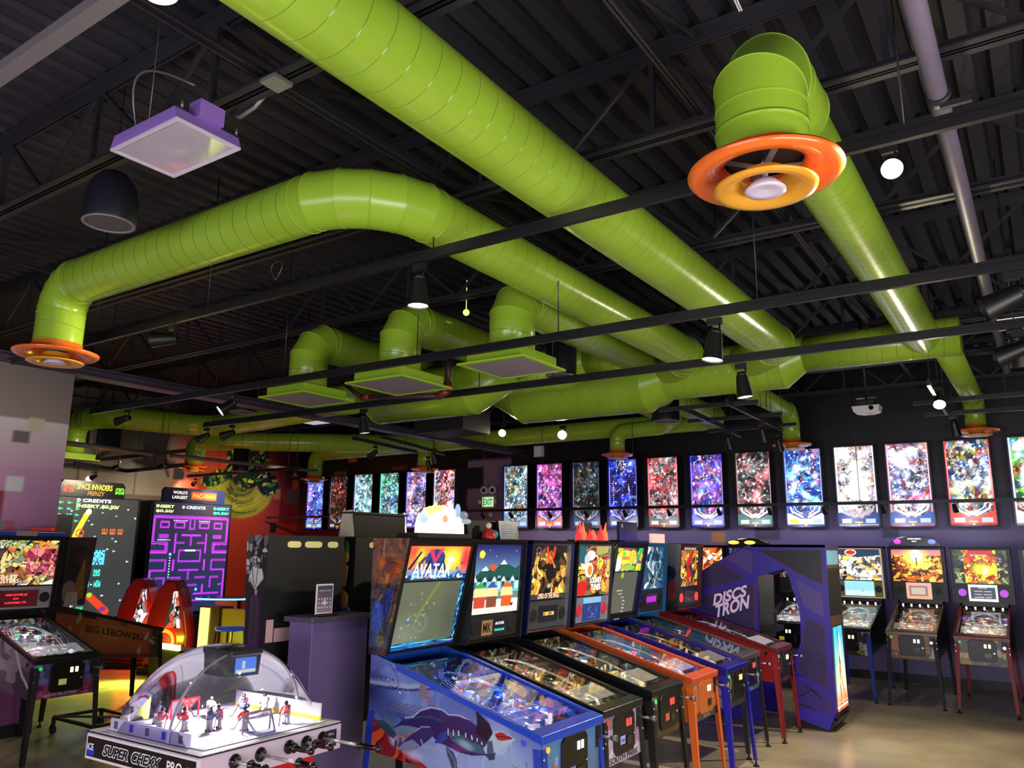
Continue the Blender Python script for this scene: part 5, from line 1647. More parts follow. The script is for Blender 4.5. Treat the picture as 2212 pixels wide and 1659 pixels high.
LOTR = dict(bg=lotr_bg(), layout='std', disp=Art(40, 16, 2.4, (26, 24, 30)), dw=.15, dtext=[('7.807.130', .5, .5, .03, .17, ('amber_txt', (250, 200, 110), .4, 0, 1.3))], pf=pf_art(51, [(150, 110, 60), (90, 70, 44), (214, 180, 100), (60, 110, 150), (190, 90, 40), (70, 60, 30)], (255, 226, 140), bright=1.1),
            pfm=art_mat(1.0), blade=warm_blade(7, [(70, 60, 44), (110, 90, 60), (150, 120, 70), (60, 70, 90), (60, 90, 40)]), text=[('THE', .28, .075, .02, .04, ('gold_pink', (250, 190, 160), .4, 0, 1.2), {}), ('LORD OF THE RINGS', .5, .06, .042, .34, ('gold_pink', (250, 190, 160)), {'bold': .01})],
            edge=('bb_navy', (20, 28, 70), .25), frame=('chrome_trim', (200, 200, 205), .2, 1.0), spk=('speaker_grey', (62, 64, 70), .4), spkc=('speaker_black', (10, 10, 12), .5), slotc=('slot_red', (255, 60, 60)), gi=((1, .85, .55), 5), bgl=((1, .75, .4), 3), seed=12,
            front=Art(60, 40, 1.7, (26, 24, 24)).line([(.05, .1), (.08, .6), (.16, .85)], .02, (96, 76, 36)).line([(.95, .1), (.92, .6), (.84, .85)], .02, (96, 76, 36)).rect(.1, .03, .9, .17, (70, 54, 30)).rect(0, .6, .14, 1, (150, 100, 110)),
            sticker=('sticker_orange', (190, 90, 60), .4, 0, .2), toys=[(250, 220, 120), (220, 220, 210), (190, 140, 60), (120, 90, 60)])
m_l = pinball('black pinball machine with amber figures on its backglass, third in the row', -2.52, 5.84, FACE_X, LOTR)
mb = MB(); put_text(mb, 'LORD OF THE RINGS', (0, -.006, .605), (1, 0, 0), (0, 0, 1), .028, width=.34, bold=.01); mb.build('front_lettering', mat('old_gold', (120, 96, 50), .5), m_l)


# ---- D: orange machine
def lt_bg():
    A = fig_pal([(200, 90, 30), (240, 150, 50), (120, 50, 20), (150, 130, 80), (250, 190, 70), (90, 100, 60), (180, 40, 30)], 61, 80, 90, .95)
    A.poly([(0, 1), (0, .7), (.2, .6), (.3, 1)], (30, 90, 100)); A.poly([(.55, 1), (.62, .8), (.95, .85), (1, 1)], (170, 160, 90))
    A.ell(.42, .8, .13, .1, (214, 216, 220)); A.ell(.3, .72, .08, .1, (190, 194, 200)); A.ell(.38, .5, .12, .15, (240, 236, 225)); A.ell(.4, .5, .07, .1, (240, 130, 40)); A.ell(.2, .58, .09, .04, (236, 236, 232), rot=-.6)
    A.ell(.18, .14, .15, .16, (190, 30, 24)); A.rect(.33, .1, .8, .36, (60, 30, 20), .5)
    return A


def lt_top(t, bh, yt, yk, z):
    A = None
    rs = random.Random(7)
    for k in range(9):
        cx = -bh * .8 + k * bh * .2
        hgt = .10 + .13 * rs.random()
        mb = MB().prism([(cx - .06, z), (cx - .045, z + hgt * .4), (cx - .02, z + hgt * .6), (cx + rs.uniform(-.03, .03), z + hgt), (cx + .02, z + hgt * .55), (cx + .05, z + hgt * .45), (cx + .06, z)], 'y', yt + .04 + .012 * (k % 3), yt + .05 + .012 * (k % 3))
        mb.build('flame_cutout', mat(*[('flame_red', (236, 40, 40), .3, 0, 1.2), ('flame_pink', (226, 90, 100), .3, 0, .9), ('flame_orange', (240, 110, 50), .3, 0, 1.1)][k % 3]), t)
    MB().box(-.12, .08, yt + .1, yt + .13, z + .05, z + .17).build('dark_plate', mat('smoky', (36, 22, 28), .4), t)
    MB().box(-bh * .9, bh * .9, yt + .03, yt + .14, z, z + .012).build('topper_base', BLACK, t)


ORG = ('cab_orange', (206, 100, 44), 0.35)
LOON = dict(cab=ORG, leg=('leg_orange', (226, 108, 44), .3), rail=('rail_orange', (196, 84, 48), .3), doorm=('door_orange', (204, 104, 50), .35), slotc=('slot_white', (235, 235, 240)), bg=lt_bg(), layout='std', dw=.17, dv=(.04, .98),
            disp=Art(40, 40, 1.6, (36, 52, 110)).rect(0, .75, 1, 1, (120, 170, 210)).arcs(4, 14, [(110, 140, 190), (90, 110, 160)], (.25, .1, .75, .7), .012), spk=('speaker_deco', (110, 116, 140), .4), spkc=('speaker_redglow', (170, 30, 44), .4, 0, .5),
            pf=pf_art(71, [(220, 120, 150), (120, 170, 220), (240, 200, 90), (60, 150, 80), (220, 80, 50), (120, 80, 200)], (220, 190, 255), bright=1.3, apron=(150, 120, 180)), pfm=art_mat(1.1),
            blade=Art(110, 24, 5, (120, 160, 210)).rect(0, 0, .45, 1, (110, 160, 215)).rect(.3, .2, .34, 1, (110, 60, 30)).ell(.42, .55, .35, .35, (60, 150, 70)).rect(.5, 0, .66, 1, (190, 130, 140)).cells(6, 30, [(230, 140, 60), (250, 190, 110), (200, 70, 50)], (.62, 0, .8, 1)).rect(.8, 0, 1, 1, (110, 80, 200)),
            front=Art(60, 40, 1.7, (196, 112, 62)).rect(0, 0, 1, .2, (60, 54, 50)), text=[('LOONEY', .6, .30, .055, .22, ('cream_txt', (250, 245, 230), .4, 0, 1.3), {'bold': .03}), ('TUNES', .6, .16, .055, .19, ('cream_txt', (250, 245, 230)), {'bold': .03})],
            topper=lt_top, edgetop=True, frame=('chrome_trim', (200, 200, 205)), gi=((1, .8, .85), 5), bgl=((1, .7, .4), 3), seed=15, sticker=None, start=('start_grey', (150, 140, 140), .4), toys=[(240, 80, 80), (100, 220, 160), (120, 120, 255), (250, 230, 120)])
m_o = pinball('orange pinball machine on orange legs with a red flame topper, fourth in the row', -2.50, 6.57, FACE_X, LOON)
mb = MB(); put_text(mb, 'LOONEY TUNES', (0, -.006, .595), (1, 0, 0), (0, 0, 1), .022, width=.14); mb.build('front_lettering', mat('cream_paint', (220, 210, 190), .5), m_o)


# ---- E: royal blue machine with grey screen
def ts_bg():
    A = Art(80, 50, 1.7, (230, 120, 60))
    A.cells(81, 50, [(250, 200, 60), (236, 90, 50), (120, 190, 90), (240, 230, 200), (180, 70, 140), (60, 140, 80)], edge=.01)
    A.ell(.35, .6, .5, .3, (250, 214, 60)); A.ell(.62, .62, .25, .3, (250, 190, 60)); A.ell(.3, .72, .12, .14, (120, 200, 100)); A.rect(.25, .5, .5, .62, (236, 120, 60)); A.ell(.5, .15, .4, .12, (150, 190, 70)); A.ell(.12, .3, .2, .3, (250, 240, 230))
    return A


def ts_top(t, bh, yt, yk, z):
    A = Art(50, 30, 1.8, (20, 24, 70)); A.grad((40, 40, 170), (18, 22, 44)); A.ell(.18, .8, .08, .1, (190, 190, 200))
    mb = MB(); artq(mb, A, (-.22, yt + .05, z), (.2, yt + .05, z), (.2, yt + .06, z + .2), (-.22, yt + .06, z + .2)); mb.box(-.22, .2, yt + .062, yt + .08, z, z + .2, 1)
    mb.build('topper_screen', [art_mat(.35, rough=.12), mat('smoke_acrylic', (40, 44, 60), .2)], t)
    MB().box(-.2, .34, yt + .0, yt + .22, z, z + .02).build('topper_base', mat('navy_metal', (28, 40, 90), .3), t)


scr = Art(60, 70, 1.1, (100, 104, 92)); scr.ell(.35, .92, .05, .07, (200, 210, 40)); scr.rect(.9, 0, 1, 1, (20, 24, 60))
BLU2 = ('cab_royal', (22, 22, 120), .3)
TOY = dict(cab=BLU2, leg=('leg_royal', (30, 34, 170), .3), rail=('rail_royal', (24, 24, 130), .25), layout='jjp', bbf=(1.12, .98), bg=ts_bg(), screen=scr, screenm=art_mat(.7, rough=.15), pf=pf_art(91, [(30, 40, 60), (60, 50, 90), (190, 140, 70), (110, 60, 40), (60, 110, 80)], (255, 190, 120), bright=.8), pfm=art_mat(.9),
           blade=warm_blade(9, [(20, 26, 40), (30, 40, 60), (70, 60, 50), (200, 130, 60)]), side=side_gen(5, (20, 20, 110), (26, 26, 130), [(22, 22, 120), (150, 120, 150), (110, 40, 50), (24, 24, 130)]), bbside=Art(40, 60, .5, (28, 28, 30)).cells(3, 26, [(150, 200, 120), (30, 30, 36), (210, 205, 225), (60, 90, 40), (40, 40, 60)], edge=.01),
           topper=ts_top, gi=((1, .8, .6), 3), bgl=((.9, 1, .7), 2), seed=21, slotc=('slot_amber', (255, 210, 120), .4, 0, 1.2), front=Art(60, 40, 1.7, (50, 44, 60)).cells(4, 30, [(60, 50, 60), (150, 130, 60), (70, 90, 50), (40, 40, 70)], edge=.01), edge=('bb_blue_edge', (24, 26, 90), .3))
m_t = pinball('royal blue pinball machine with tall grey screen of text lines, fifth in the row', -2.47, 7.29, FACE_X, TOY)
mb = MB()
for i, (s_, u) in enumerate((('Instruction Text', .32), ('Player Names', .36), ('High Score', .45), ('Audits', .5), ('Games', .5), ('Credits', .5), ('Bonus', .5), ('Software Menu', .36))):
    zz = 1.63 - .012 - .034 * (i + (4 if i == 7 else 3))
    put_text(mb, s_, (-.33 + .66 * u, .98 + (1.975 - zz) / .735 * .14 + .025, zz), (1, 0, 0), (0, -.14, .735), .013)
mb.build('screen_lettering', W_TXT, m_t)

# ---- F: teal machine, mostly hidden
TEAL = dict(cab=('cab_teal', (44, 120, 170), .35), leg=('leg_dark', (30, 30, 38), .3), rail=('rail_steel', (120, 112, 108), .3, .7), bg=fig_pal([(40, 80, 110), (20, 40, 70), (90, 150, 170), (210, 220, 220), (30, 100, 120)], 101, 60, 50), pf=pf_art(111, [(60, 60, 70), (90, 90, 100), (140, 60, 50), (60, 90, 120)], (255, 230, 200), bright=.8), pfm=art_mat(.8), disp=Art(30, 12, 2.4, (30, 12, 40)).rect(.1, .3, .9, .8, (170, 40, 190)),
            edge=('bb_teal', (30, 96, 150), .3), bb=('bb_teal', (30, 96, 150), .3), slotc=('slot_red', (255, 60, 60)), seed=22, edgetop=True, lod=1, front=Art(60, 40, 1.7, (50, 110, 150)).cells(8, 40, [(50, 110, 160), (120, 150, 170), (40, 70, 120), (60, 140, 170)], edge=.01),
            topper=lambda t, bh, yt, yk, z: MB().box(-.05, .3, yt + .02, yt + .05, z, z + .1).build('title_sign', mat('sign_pale', (230, 190, 180), .4, 0, .8), t))
pinball('teal pinball machine with steel rails between the royal blue and the dark red one', -2.60, 8.10, FACE_X, TEAL)


# ---- G: dark red machine
def sm_bg():
    A = fig_pal([(226, 160, 40), (150, 90, 20), (250, 220, 110), (60, 30, 20), (200, 120, 30)], 121, 80, 80, 1.1)
    A.poly([(.4, .1), (.36, .6), (.5, .8), (.75, 1), (.62, .7), (.66, .3)], (196, 34, 30)); A.poly([(.45, .5), (.7, .2), (.78, .24), (.55, .6)], (40, 46, 60)); A.rect(0, .9, 1, 1, (24, 18, 20)); A.put((A.u > .93).astype(float), (20, 16, 16))
    return A


sside = Art(40, 60, .6, (36, 34, 38)); sside.grad((20, 16, 20), (120, 120, 126)); sside.ell(.5, .55, .22, .12, (20, 22, 40)); sside.ell(.5, .3, .2, .2, (26, 40, 80)); sside.ell(.7, .3, .12, .16, (96, 34, 30)); sside.rect(0, .6, .5, 1, (70, 22, 26))
SPID = dict(cab=('cab_red', (130, 24, 28), .3), leg=('leg_red', (130, 20, 24), .5), rail=('rail_red', (90, 22, 26), .3), bg=sm_bg(), bbside=sside, layout='std', disp=Art(40, 16, 2.4, (20, 16, 20)).blobs(2, 8, [(230, 90, 40), (120, 40, 40)], (.2, .2, .8, .6), (.05, .14)), spkc=('speaker_redlit', (255, 60, 50), .4, 0, 1.2),
            pf=pf_art(131, [(120, 110, 120), (60, 56, 70), (190, 185, 200), (170, 40, 40), (60, 70, 150)], (230, 235, 255), bright=1.1), pfm=art_mat(1.0), blade=warm_blade(13, [(50, 40, 50), (80, 70, 80), (100, 30, 36)]), text=[('SPIDER-MAN', .5, .95, .03, .36, ('silver_txt', (220, 220, 225), .3, 0, .7), {'bold': .02})],
            edge=('bb_maroon', (66, 20, 28), .3), frame=('trim_maroon', (110, 30, 40), .3), bb=('bb_maroon', (66, 20, 28), .3), gi=((1, .95, .95), 4), bgl=((1, .8, .4), 3), seed=31, front=Art(60, 40, 1.7, (90, 20, 26)).cells(4, 20, [(90, 20, 28), (60, 16, 24), (120, 40, 60)], edge=.01), lod=1)
pinball('dark red pinball machine on red legs at the far end of the near row', -2.50, 8.93, FACE_X, SPID)

# ================================================================== BACK WALL MACHINES
def esb_bg():
    A = fig_pal([(240, 236, 220), (250, 230, 180), (210, 220, 226), (240, 180, 80), (90, 84, 90)], 141, 80, 56)
    A.poly([(0, 1), (1, 1), (1, .8), (.5, .72), (0, .84)], (40, 56, 80)); A.ell(.36, .88, .18, .1, (240, 220, 190)); A.ell(.36, .88, .15, .07, (190, 44, 30)); A.rect(.8, .06, .92, .18, (250, 150, 30)); A.line([(0, .2), (.5, .08), (1, .1)], .015, (120, 110, 110))
    A.blobs(5, 22, [(40, 40, 50), (120, 110, 110)], (.1, .3, .9, .7), (.01, .05)); return A


def mando_bg():
    A = fig_pal([(240, 140, 40), (250, 190, 60), (190, 80, 30), (250, 220, 100), (120, 40, 30)], 151, 80, 56)
    A.grad((240, 160, 50), (170, 100, 130), .6, 1, (0, .8, 1, 1)); A.ell(.48, .72, .5, .4, (255, 236, 90), soft=.8); A.ell(.5, .8, .2, .22, (255, 255, 250), soft=.4); A.ell(.5, .62, .02, .16, (60, 44, 30))
    A.cells(4, 40, [(40, 20, 16), (210, 90, 30), (90, 40, 24), (250, 170, 60)], (0, 0, 1, .38), edge=.012, a=.85)
    A.blobs(9, 12, [(50, 30, 24), (90, 50, 30)], (.05, .5, .95, .85), (.008, .04)); return A


def dd_bg():
    A = fig_pal([(230, 170, 30), (240, 210, 50), (150, 40, 20), (200, 70, 30), (90, 110, 30)], 161, 80, 56)
    A.cells(6, 30, [(40, 60, 40), (20, 34, 24), (120, 150, 110), (60, 70, 60)], (0, 0, .2, 1), edge=.014); A.cells(7, 30, [(60, 70, 40), (30, 26, 24), (90, 96, 70), (150, 150, 110)], (.8, 0, 1, 1), edge=.014)
    A.grad((200, 70, 30), (120, 20, 20), .5, 1, (.3, .82, .75, 1)); A.ell(.55, .42, .4, .22, (252, 214, 40), soft=.6); A.ell(.58, .38, .12, .14, (255, 250, 190), soft=.5)
    A.arcs(8, 26, [(240, 236, 70), (220, 226, 60)], (.1, .05, .9, .5), .01); return A


def lit_back(label, x, S, y=11.55):
    return pinball(label, x, y, 0.0, S)


strip = lambda cols, s_: Art(40, 20, 2, cols[0]).cells(s_, 20, cols, edge=.014)
common = dict(w=.58, bw=.72, bbf=(1.08, 1.04), lod=1, lamps=1)
ESB = dict(common, bg=esb_bg(), bgm=LITB, layout='std', dw=.2, dv=(.02, 1), disp=Art(50, 30, 2, (150, 214, 226)).rect(0, 0, 1, .35, (196, 226, 230)).blobs(3, 8, [(60, 90, 120), (190, 60, 60), (90, 130, 150)], (.1, .3, .8, .9), (.02, .05)), spk=('spk_yellow', (120, 116, 70), .4), leg=('leg_blue2', (30, 60, 160), .3), frame=('trim_cream', (200, 180, 140), .3, 0, .4),
           rail=('rail_black', (24, 24, 28), .25), pf=pf_art(171, [(120, 150, 130), (190, 180, 110), (90, 110, 90), (220, 90, 60), (210, 205, 180)], (255, 250, 220), bright=1.3), pfm=art_mat(1.2), gi=((1, .95, .85), 5), front=Art(60, 40, 1.7, (110, 104, 60)).cells(3, 30, [(130, 120, 60), (60, 60, 60), (170, 166, 160), (40, 44, 60)], edge=.014), edge=('bb_silver', (120, 120, 126), .2, .9), seed=41)
lit_back('pinball machine with white battle backglass and blue legs beside the purple cabinet', -2.40, ESB)
def mando_top(t, bh, yt, yk, z):
    MB().prism([(-.34, z), (-.33, z + .05), (-.24, z + .12), (-.1, z + .15), (.1, z + .15), (.24, z + .12), (.33, z + .05), (.34, z)], 'y', yt + .03, yt + .16).build('topper_hood', mat('smoke_acrylic', (40, 44, 60), .2), t, bevel=.01)
    for s_, c in ((-1, ('pink_led', (240, 60, 200), .4, 0, 1.4)), (1, ('blue_led', (110, 120, 255), .4, 0, 1.4))):
        MB().ell((s_ * .22, yt + .022, z + .07), (.05, .012, .035), 12, 8).build('topper_pod', mat(*c), t)
    MB().box(-.12, .12, yt + .02, yt + .03, z + .05, z + .13).build('topper_screen', BLACKG, t)
    mb = MB(); put_text(mb, 'MANDALORIAN', (0, yt + .016, z + .11), (1, 0, 0), (0, 0, 1), .02, width=.17); put_text(mb, 'PLAY', (0, yt + .016, z + .075), (1, 0, 0), (0, 0, 1), .018); mb.build('topper_lettering', W_LIT, t)
MAN = dict(common, bg=mando_bg(), bgm=LITB, layout='std', dw=.16, dv=(-.05, 1.0), disp=Art(50, 30, 1.9, (226, 170, 140)).rect(.12, .2, .85, .8, (150, 110, 120)).rect(.2, .3, .75, .7, (190, 180, 160)).rect(0, 0, 1, .16, (220, 160, 110)),
           pf=pf_art(181, [(150, 110, 60), (90, 80, 60), (230, 120, 40), (60, 60, 90), (190, 40, 30)], (255, 230, 170), bright=1.1), pfm=art_mat(1.1), gi=((1, .9, .75), 4), rail=('rail_bronze', (104, 92, 80), .3, .5), text=[('MANDALORIAN', .52, .12, .05, .30, ('orange_txt', (250, 120, 30), .4, 0, 1.2), {'bold': .03})],
           front=Art(60, 40, 1.7, (150, 84, 44)).rect(0, 0, 1, .25, (60, 44, 36)).ell(.1, .35, .16, .2, (170, 60, 40)).cells(3, 12, [(150, 84, 44), (60, 60, 66), (160, 150, 140)], (.0, .1, .2, .4)).cells(4, 12, [(120, 70, 44), (50, 50, 60), (180, 176, 170)], (.8, .1, 1, .6)), topper=mando_top, seed=43)
m_m = lit_back('pinball machine with orange sunset backglass and a rounded smoke topper', -1.62, MAN)
mb = MB(); put_text(mb, 'MANDALORIAN', (-.02, -.006, .60), (1, 0, 0), (0, 0, 1), .028, width=.24); mb.build('front_lettering', mat('orange_paint', (200, 110, 40), .5, emit=.1), m_m)
DD = dict(common, bg=dd_bg(), bgm=LITB, layout='std', dw=.17, dv=(-.02, 1.0), disp=Art(50, 30, 1.9, (235, 240, 245)).rect(.08, .14, .92, .86, (60, 66, 80)), spkc=('spk_violet', (170, 60, 210), .3, 0, .9), leg=('leg_red', (130, 20, 24)), rail=('rail_redsteel', (120, 34, 30), .3), slotc=None,
          dtext=[('CHARACTERS', .5, .8, .014, .1, ('white_lettering', (240, 240, 245))), ('FIGHTER  WIZARD', .5, .6, .013, .2, ('white_lettering', (240, 240, 245))), ('CLERIC  ROGUE', .5, .42, .013, .2, ('white_lettering', (240, 240, 245))), ('RANGER  BARD', .5, .25, .013, .2, ('white_lettering', (240, 240, 245)))],
          pf=pf_art(191, [(150, 130, 60), (120, 110, 150), (230, 130, 40), (60, 140, 190), (190, 50, 60), (200, 190, 120)], (255, 250, 240), bright=1.3), pfm=art_mat(1.2), gi=((1, .95, .9), 5), text=[('DUNGEONS & DRAGONS', .48, .93, .034, .38, ('red_txt', (240, 60, 40), .4, 0, 1.2), {'bold': .02}), ('THE TYRANTS EYE', .48, .84, .022, .2, ('cream_txt', (250, 245, 230)), {})],
          front=Art(60, 40, 1.7, (80, 66, 50)).cells(9, 30, [(90, 80, 70), (160, 150, 120), (60, 50, 60), (150, 120, 40), (120, 110, 110)], edge=.012), seed=47)
lit_back('pinball machine with fiery green and yellow backglass and violet round speakers', -0.84, DD, 11.5)
HID = dict(common, bg=fig_pal([(60, 80, 120), (120, 60, 40), (200, 190, 170), (30, 40, 60)], 201, 60, 46), pf=pf_art(211, [(110, 110, 130), (160, 150, 150), (60, 60, 80), (190, 90, 60)], (240, 240, 255), bright=1.2), disp=strip([(40, 90, 160), (30, 40, 80)], 4), seed=51, gi=((.95, .95, 1), 5), lod=1)
lit_back('black pinball machine seen through the opening of the purple cabinet', -3.27, dict(HID, sticker=('sticker_yellow', (210, 200, 60), .4, 0, .3)), 11.75)
OR_ = dict(common, bg=fig_pal([(240, 120, 30), (250, 170, 60), (190, 70, 20), (250, 230, 200), (120, 40, 20)], 221, 60, 46), bgm=LITB, pf=HID['pf'], disp=strip([(150, 70, 30), (60, 30, 20)], 5), seed=53, lod=2)
lit_back('pinball machine behind the dark red one showing only its orange backglass', -4.76, OR_, 11.6)
def amber_dome(t, bh, yt, yk, z):
    MB().prism([(-.33, z), (-.3, z + .05), (-.18, z + .10), (0, z + .12), (.18, z + .1), (.3, z + .05), (.33, z)], 'y', yt + .04, yt + .14).build('domed_topper', mat('dome_black', (24, 18, 16), .2), t, bevel=.01)
    for x_ in (-.24, 0.02):
        MB().ell((x_, yt + .04, z + .045), (.09, .02, .03), 12, 8).build('topper_glow', mat('amber_glow', (250, 200, 60), .4, 0, 1.6), t)
lit_back('pinball machine hidden behind the purple cabinet with an amber domed topper', -4.01, dict(OR_, topper=amber_dome, bg=HID['bg'], disp=HID['disp']), 11.6)
lit_back('dark pinball machine cut by the right picture edge', -0.02, dict(HID, lod=2), 11.5)
# ================================================================== LIT PLAYFIELD PANELS ON THE BACK WALL
WHT = (235, 235, 240); DK = (16, 18, 24)
PANELS = [  # x left edge, label, palette, glow colour, border colour, brightness, apron colour
    (-9.22, 'lit playfield panel in pale blue and green, just right of the exit sign', [(90, 130, 150), (50, 90, 160), (170, 190, 150), (40, 60, 90), (210, 200, 80), (190, 90, 70)], (150, 230, 255), (90, 120, 220), 1.5, (110, 130, 140)),
    (-8.42, 'lit playfield panel in pink and violet with an orange foot', [(210, 70, 130), (130, 60, 200), (60, 50, 160), (240, 150, 190), (90, 40, 150)], (255, 120, 220), (170, 60, 240), 1.6, (200, 90, 50)),
    (-7.60, 'dim lit playfield panel in dark green blue, between the pink and the deep blue ones', [(60, 80, 80), (80, 90, 60), (40, 60, 110), (130, 120, 70), (190, 90, 50)], (90, 130, 170), (60, 50, 120), 0.9, (40, 70, 120)),
    (-6.82, 'lit playfield panel in deep blue with rows of white dots', [(30, 30, 150), (50, 40, 110), (20, 60, 200), (80, 40, 90)], (70, 110, 255), (40, 40, 255), 1.5, (90, 90, 130)),
    (-6.02, 'lit playfield panel in grey with red lamps down its right side', [(80, 76, 84), (120, 110, 120), (180, 50, 50), (60, 60, 70), (210, 200, 200)], (255, 70, 70), (220, 50, 50), 1.4, (100, 90, 90)),
    (-5.20, 'lit playfield panel with bright blue border and a white foot', [(60, 60, 220), (200, 80, 160), (40, 140, 220), (220, 90, 90), (90, 60, 200)], (90, 120, 255), (50, 50, 255), 1.7, (120, 120, 220)),
    (-4.38, 'lit playfield panel of grey machinery with red lamps down its left side', [(50, 56, 60), (90, 100, 104), (160, 165, 170), (30, 34, 40), (190, 60, 70)], (255, 150, 150), (120, 50, 60), 1.4, (70, 110, 110)),
    (-3.56, 'lit playfield panel in bright blue with a yellow card, over the purple cabinet', [(30, 70, 200), (50, 150, 230), (120, 190, 240), (30, 40, 140), (170, 60, 140)], (120, 200, 255), (90, 110, 220), 1.9, (190, 195, 205)),
    (-2.76, 'lit playfield panel glowing almost white with orange and brown', [(250, 240, 245), (250, 215, 220), (225, 130, 110), (120, 120, 180), (250, 250, 250), (240, 190, 150)], (255, 240, 230), (230, 230, 250), 2.3, (30, 60, 130)),
    (-2.00, 'lit playfield panel in white blue and orange beside a chrome side', [(220, 215, 235), (120, 150, 220), (240, 150, 90), (60, 70, 120), (200, 70, 90)], (235, 225, 255), (250, 150, 190), 2.0, (50, 80, 150)),
    (-1.20, 'lit playfield panel with a red border and yellow centre', [(40, 90, 200), (220, 200, 60), (60, 150, 190), (190, 60, 50), (30, 40, 90), (230, 235, 240)], (255, 255, 235), (250, 40, 40), 1.8, (200, 60, 40)),
    (-0.38, 'lit playfield panel with a green top at the right picture edge', [(30, 190, 60), (230, 200, 40), (40, 60, 200), (230, 60, 60)], (180, 255, 120), (200, 210, 240), 1.9, (200, 200, 210)),
    (-15.12, 'lit playfield panel in saturated blue, leftmost of all by the mural', [(40, 40, 200), (80, 90, 230), (30, 110, 220), (200, 110, 170), (60, 40, 160)], (110, 140, 255), (50, 40, 255), 1.7, (90, 120, 170)),
    (-14.32, 'dark lit playfield panel glowing dull red, second from the left', [(110, 36, 36), (50, 30, 40), (70, 50, 60), (30, 24, 30), (190, 60, 40)], (255, 110, 80), (60, 30, 110), 0.7, (60, 30, 50)),
    (-13.50, 'lit playfield panel in cyan and grey with a green patch, above the glass topper', [(120, 190, 210), (80, 120, 150), (180, 220, 225), (90, 170, 120), (60, 80, 130)], (190, 240, 255), (150, 190, 240), 1.6, (80, 90, 110)),
    (-12.68, 'lit playfield panel in green and violet, fourth from the left', [(60, 180, 120), (110, 90, 200), (50, 110, 140), (30, 60, 70), (130, 220, 160)], (150, 255, 220), (90, 230, 230), 1.5, (70, 60, 150)),
    (-11.88, 'lit playfield panel in pink and blue behind the white topper', [(210, 120, 170), (60, 80, 200), (240, 170, 140), (40, 60, 140), (110, 190, 160)], (220, 170, 255), (90, 90, 250), 1.6, (90, 60, 160)),
    (-11.08, 'lit playfield panel in red blue and white, left of the dark wall square', [(200, 60, 60), (60, 90, 190), (230, 230, 235), (40, 50, 100), (240, 150, 60)], (255, 210, 210), (200, 200, 230), 1.7, (60, 100, 190)),
]
CASEB = mat('case_black', (20, 19, 24), 0.3)
CASES = mat('case_steel', (96, 96, 110), 0.22, 0.85)
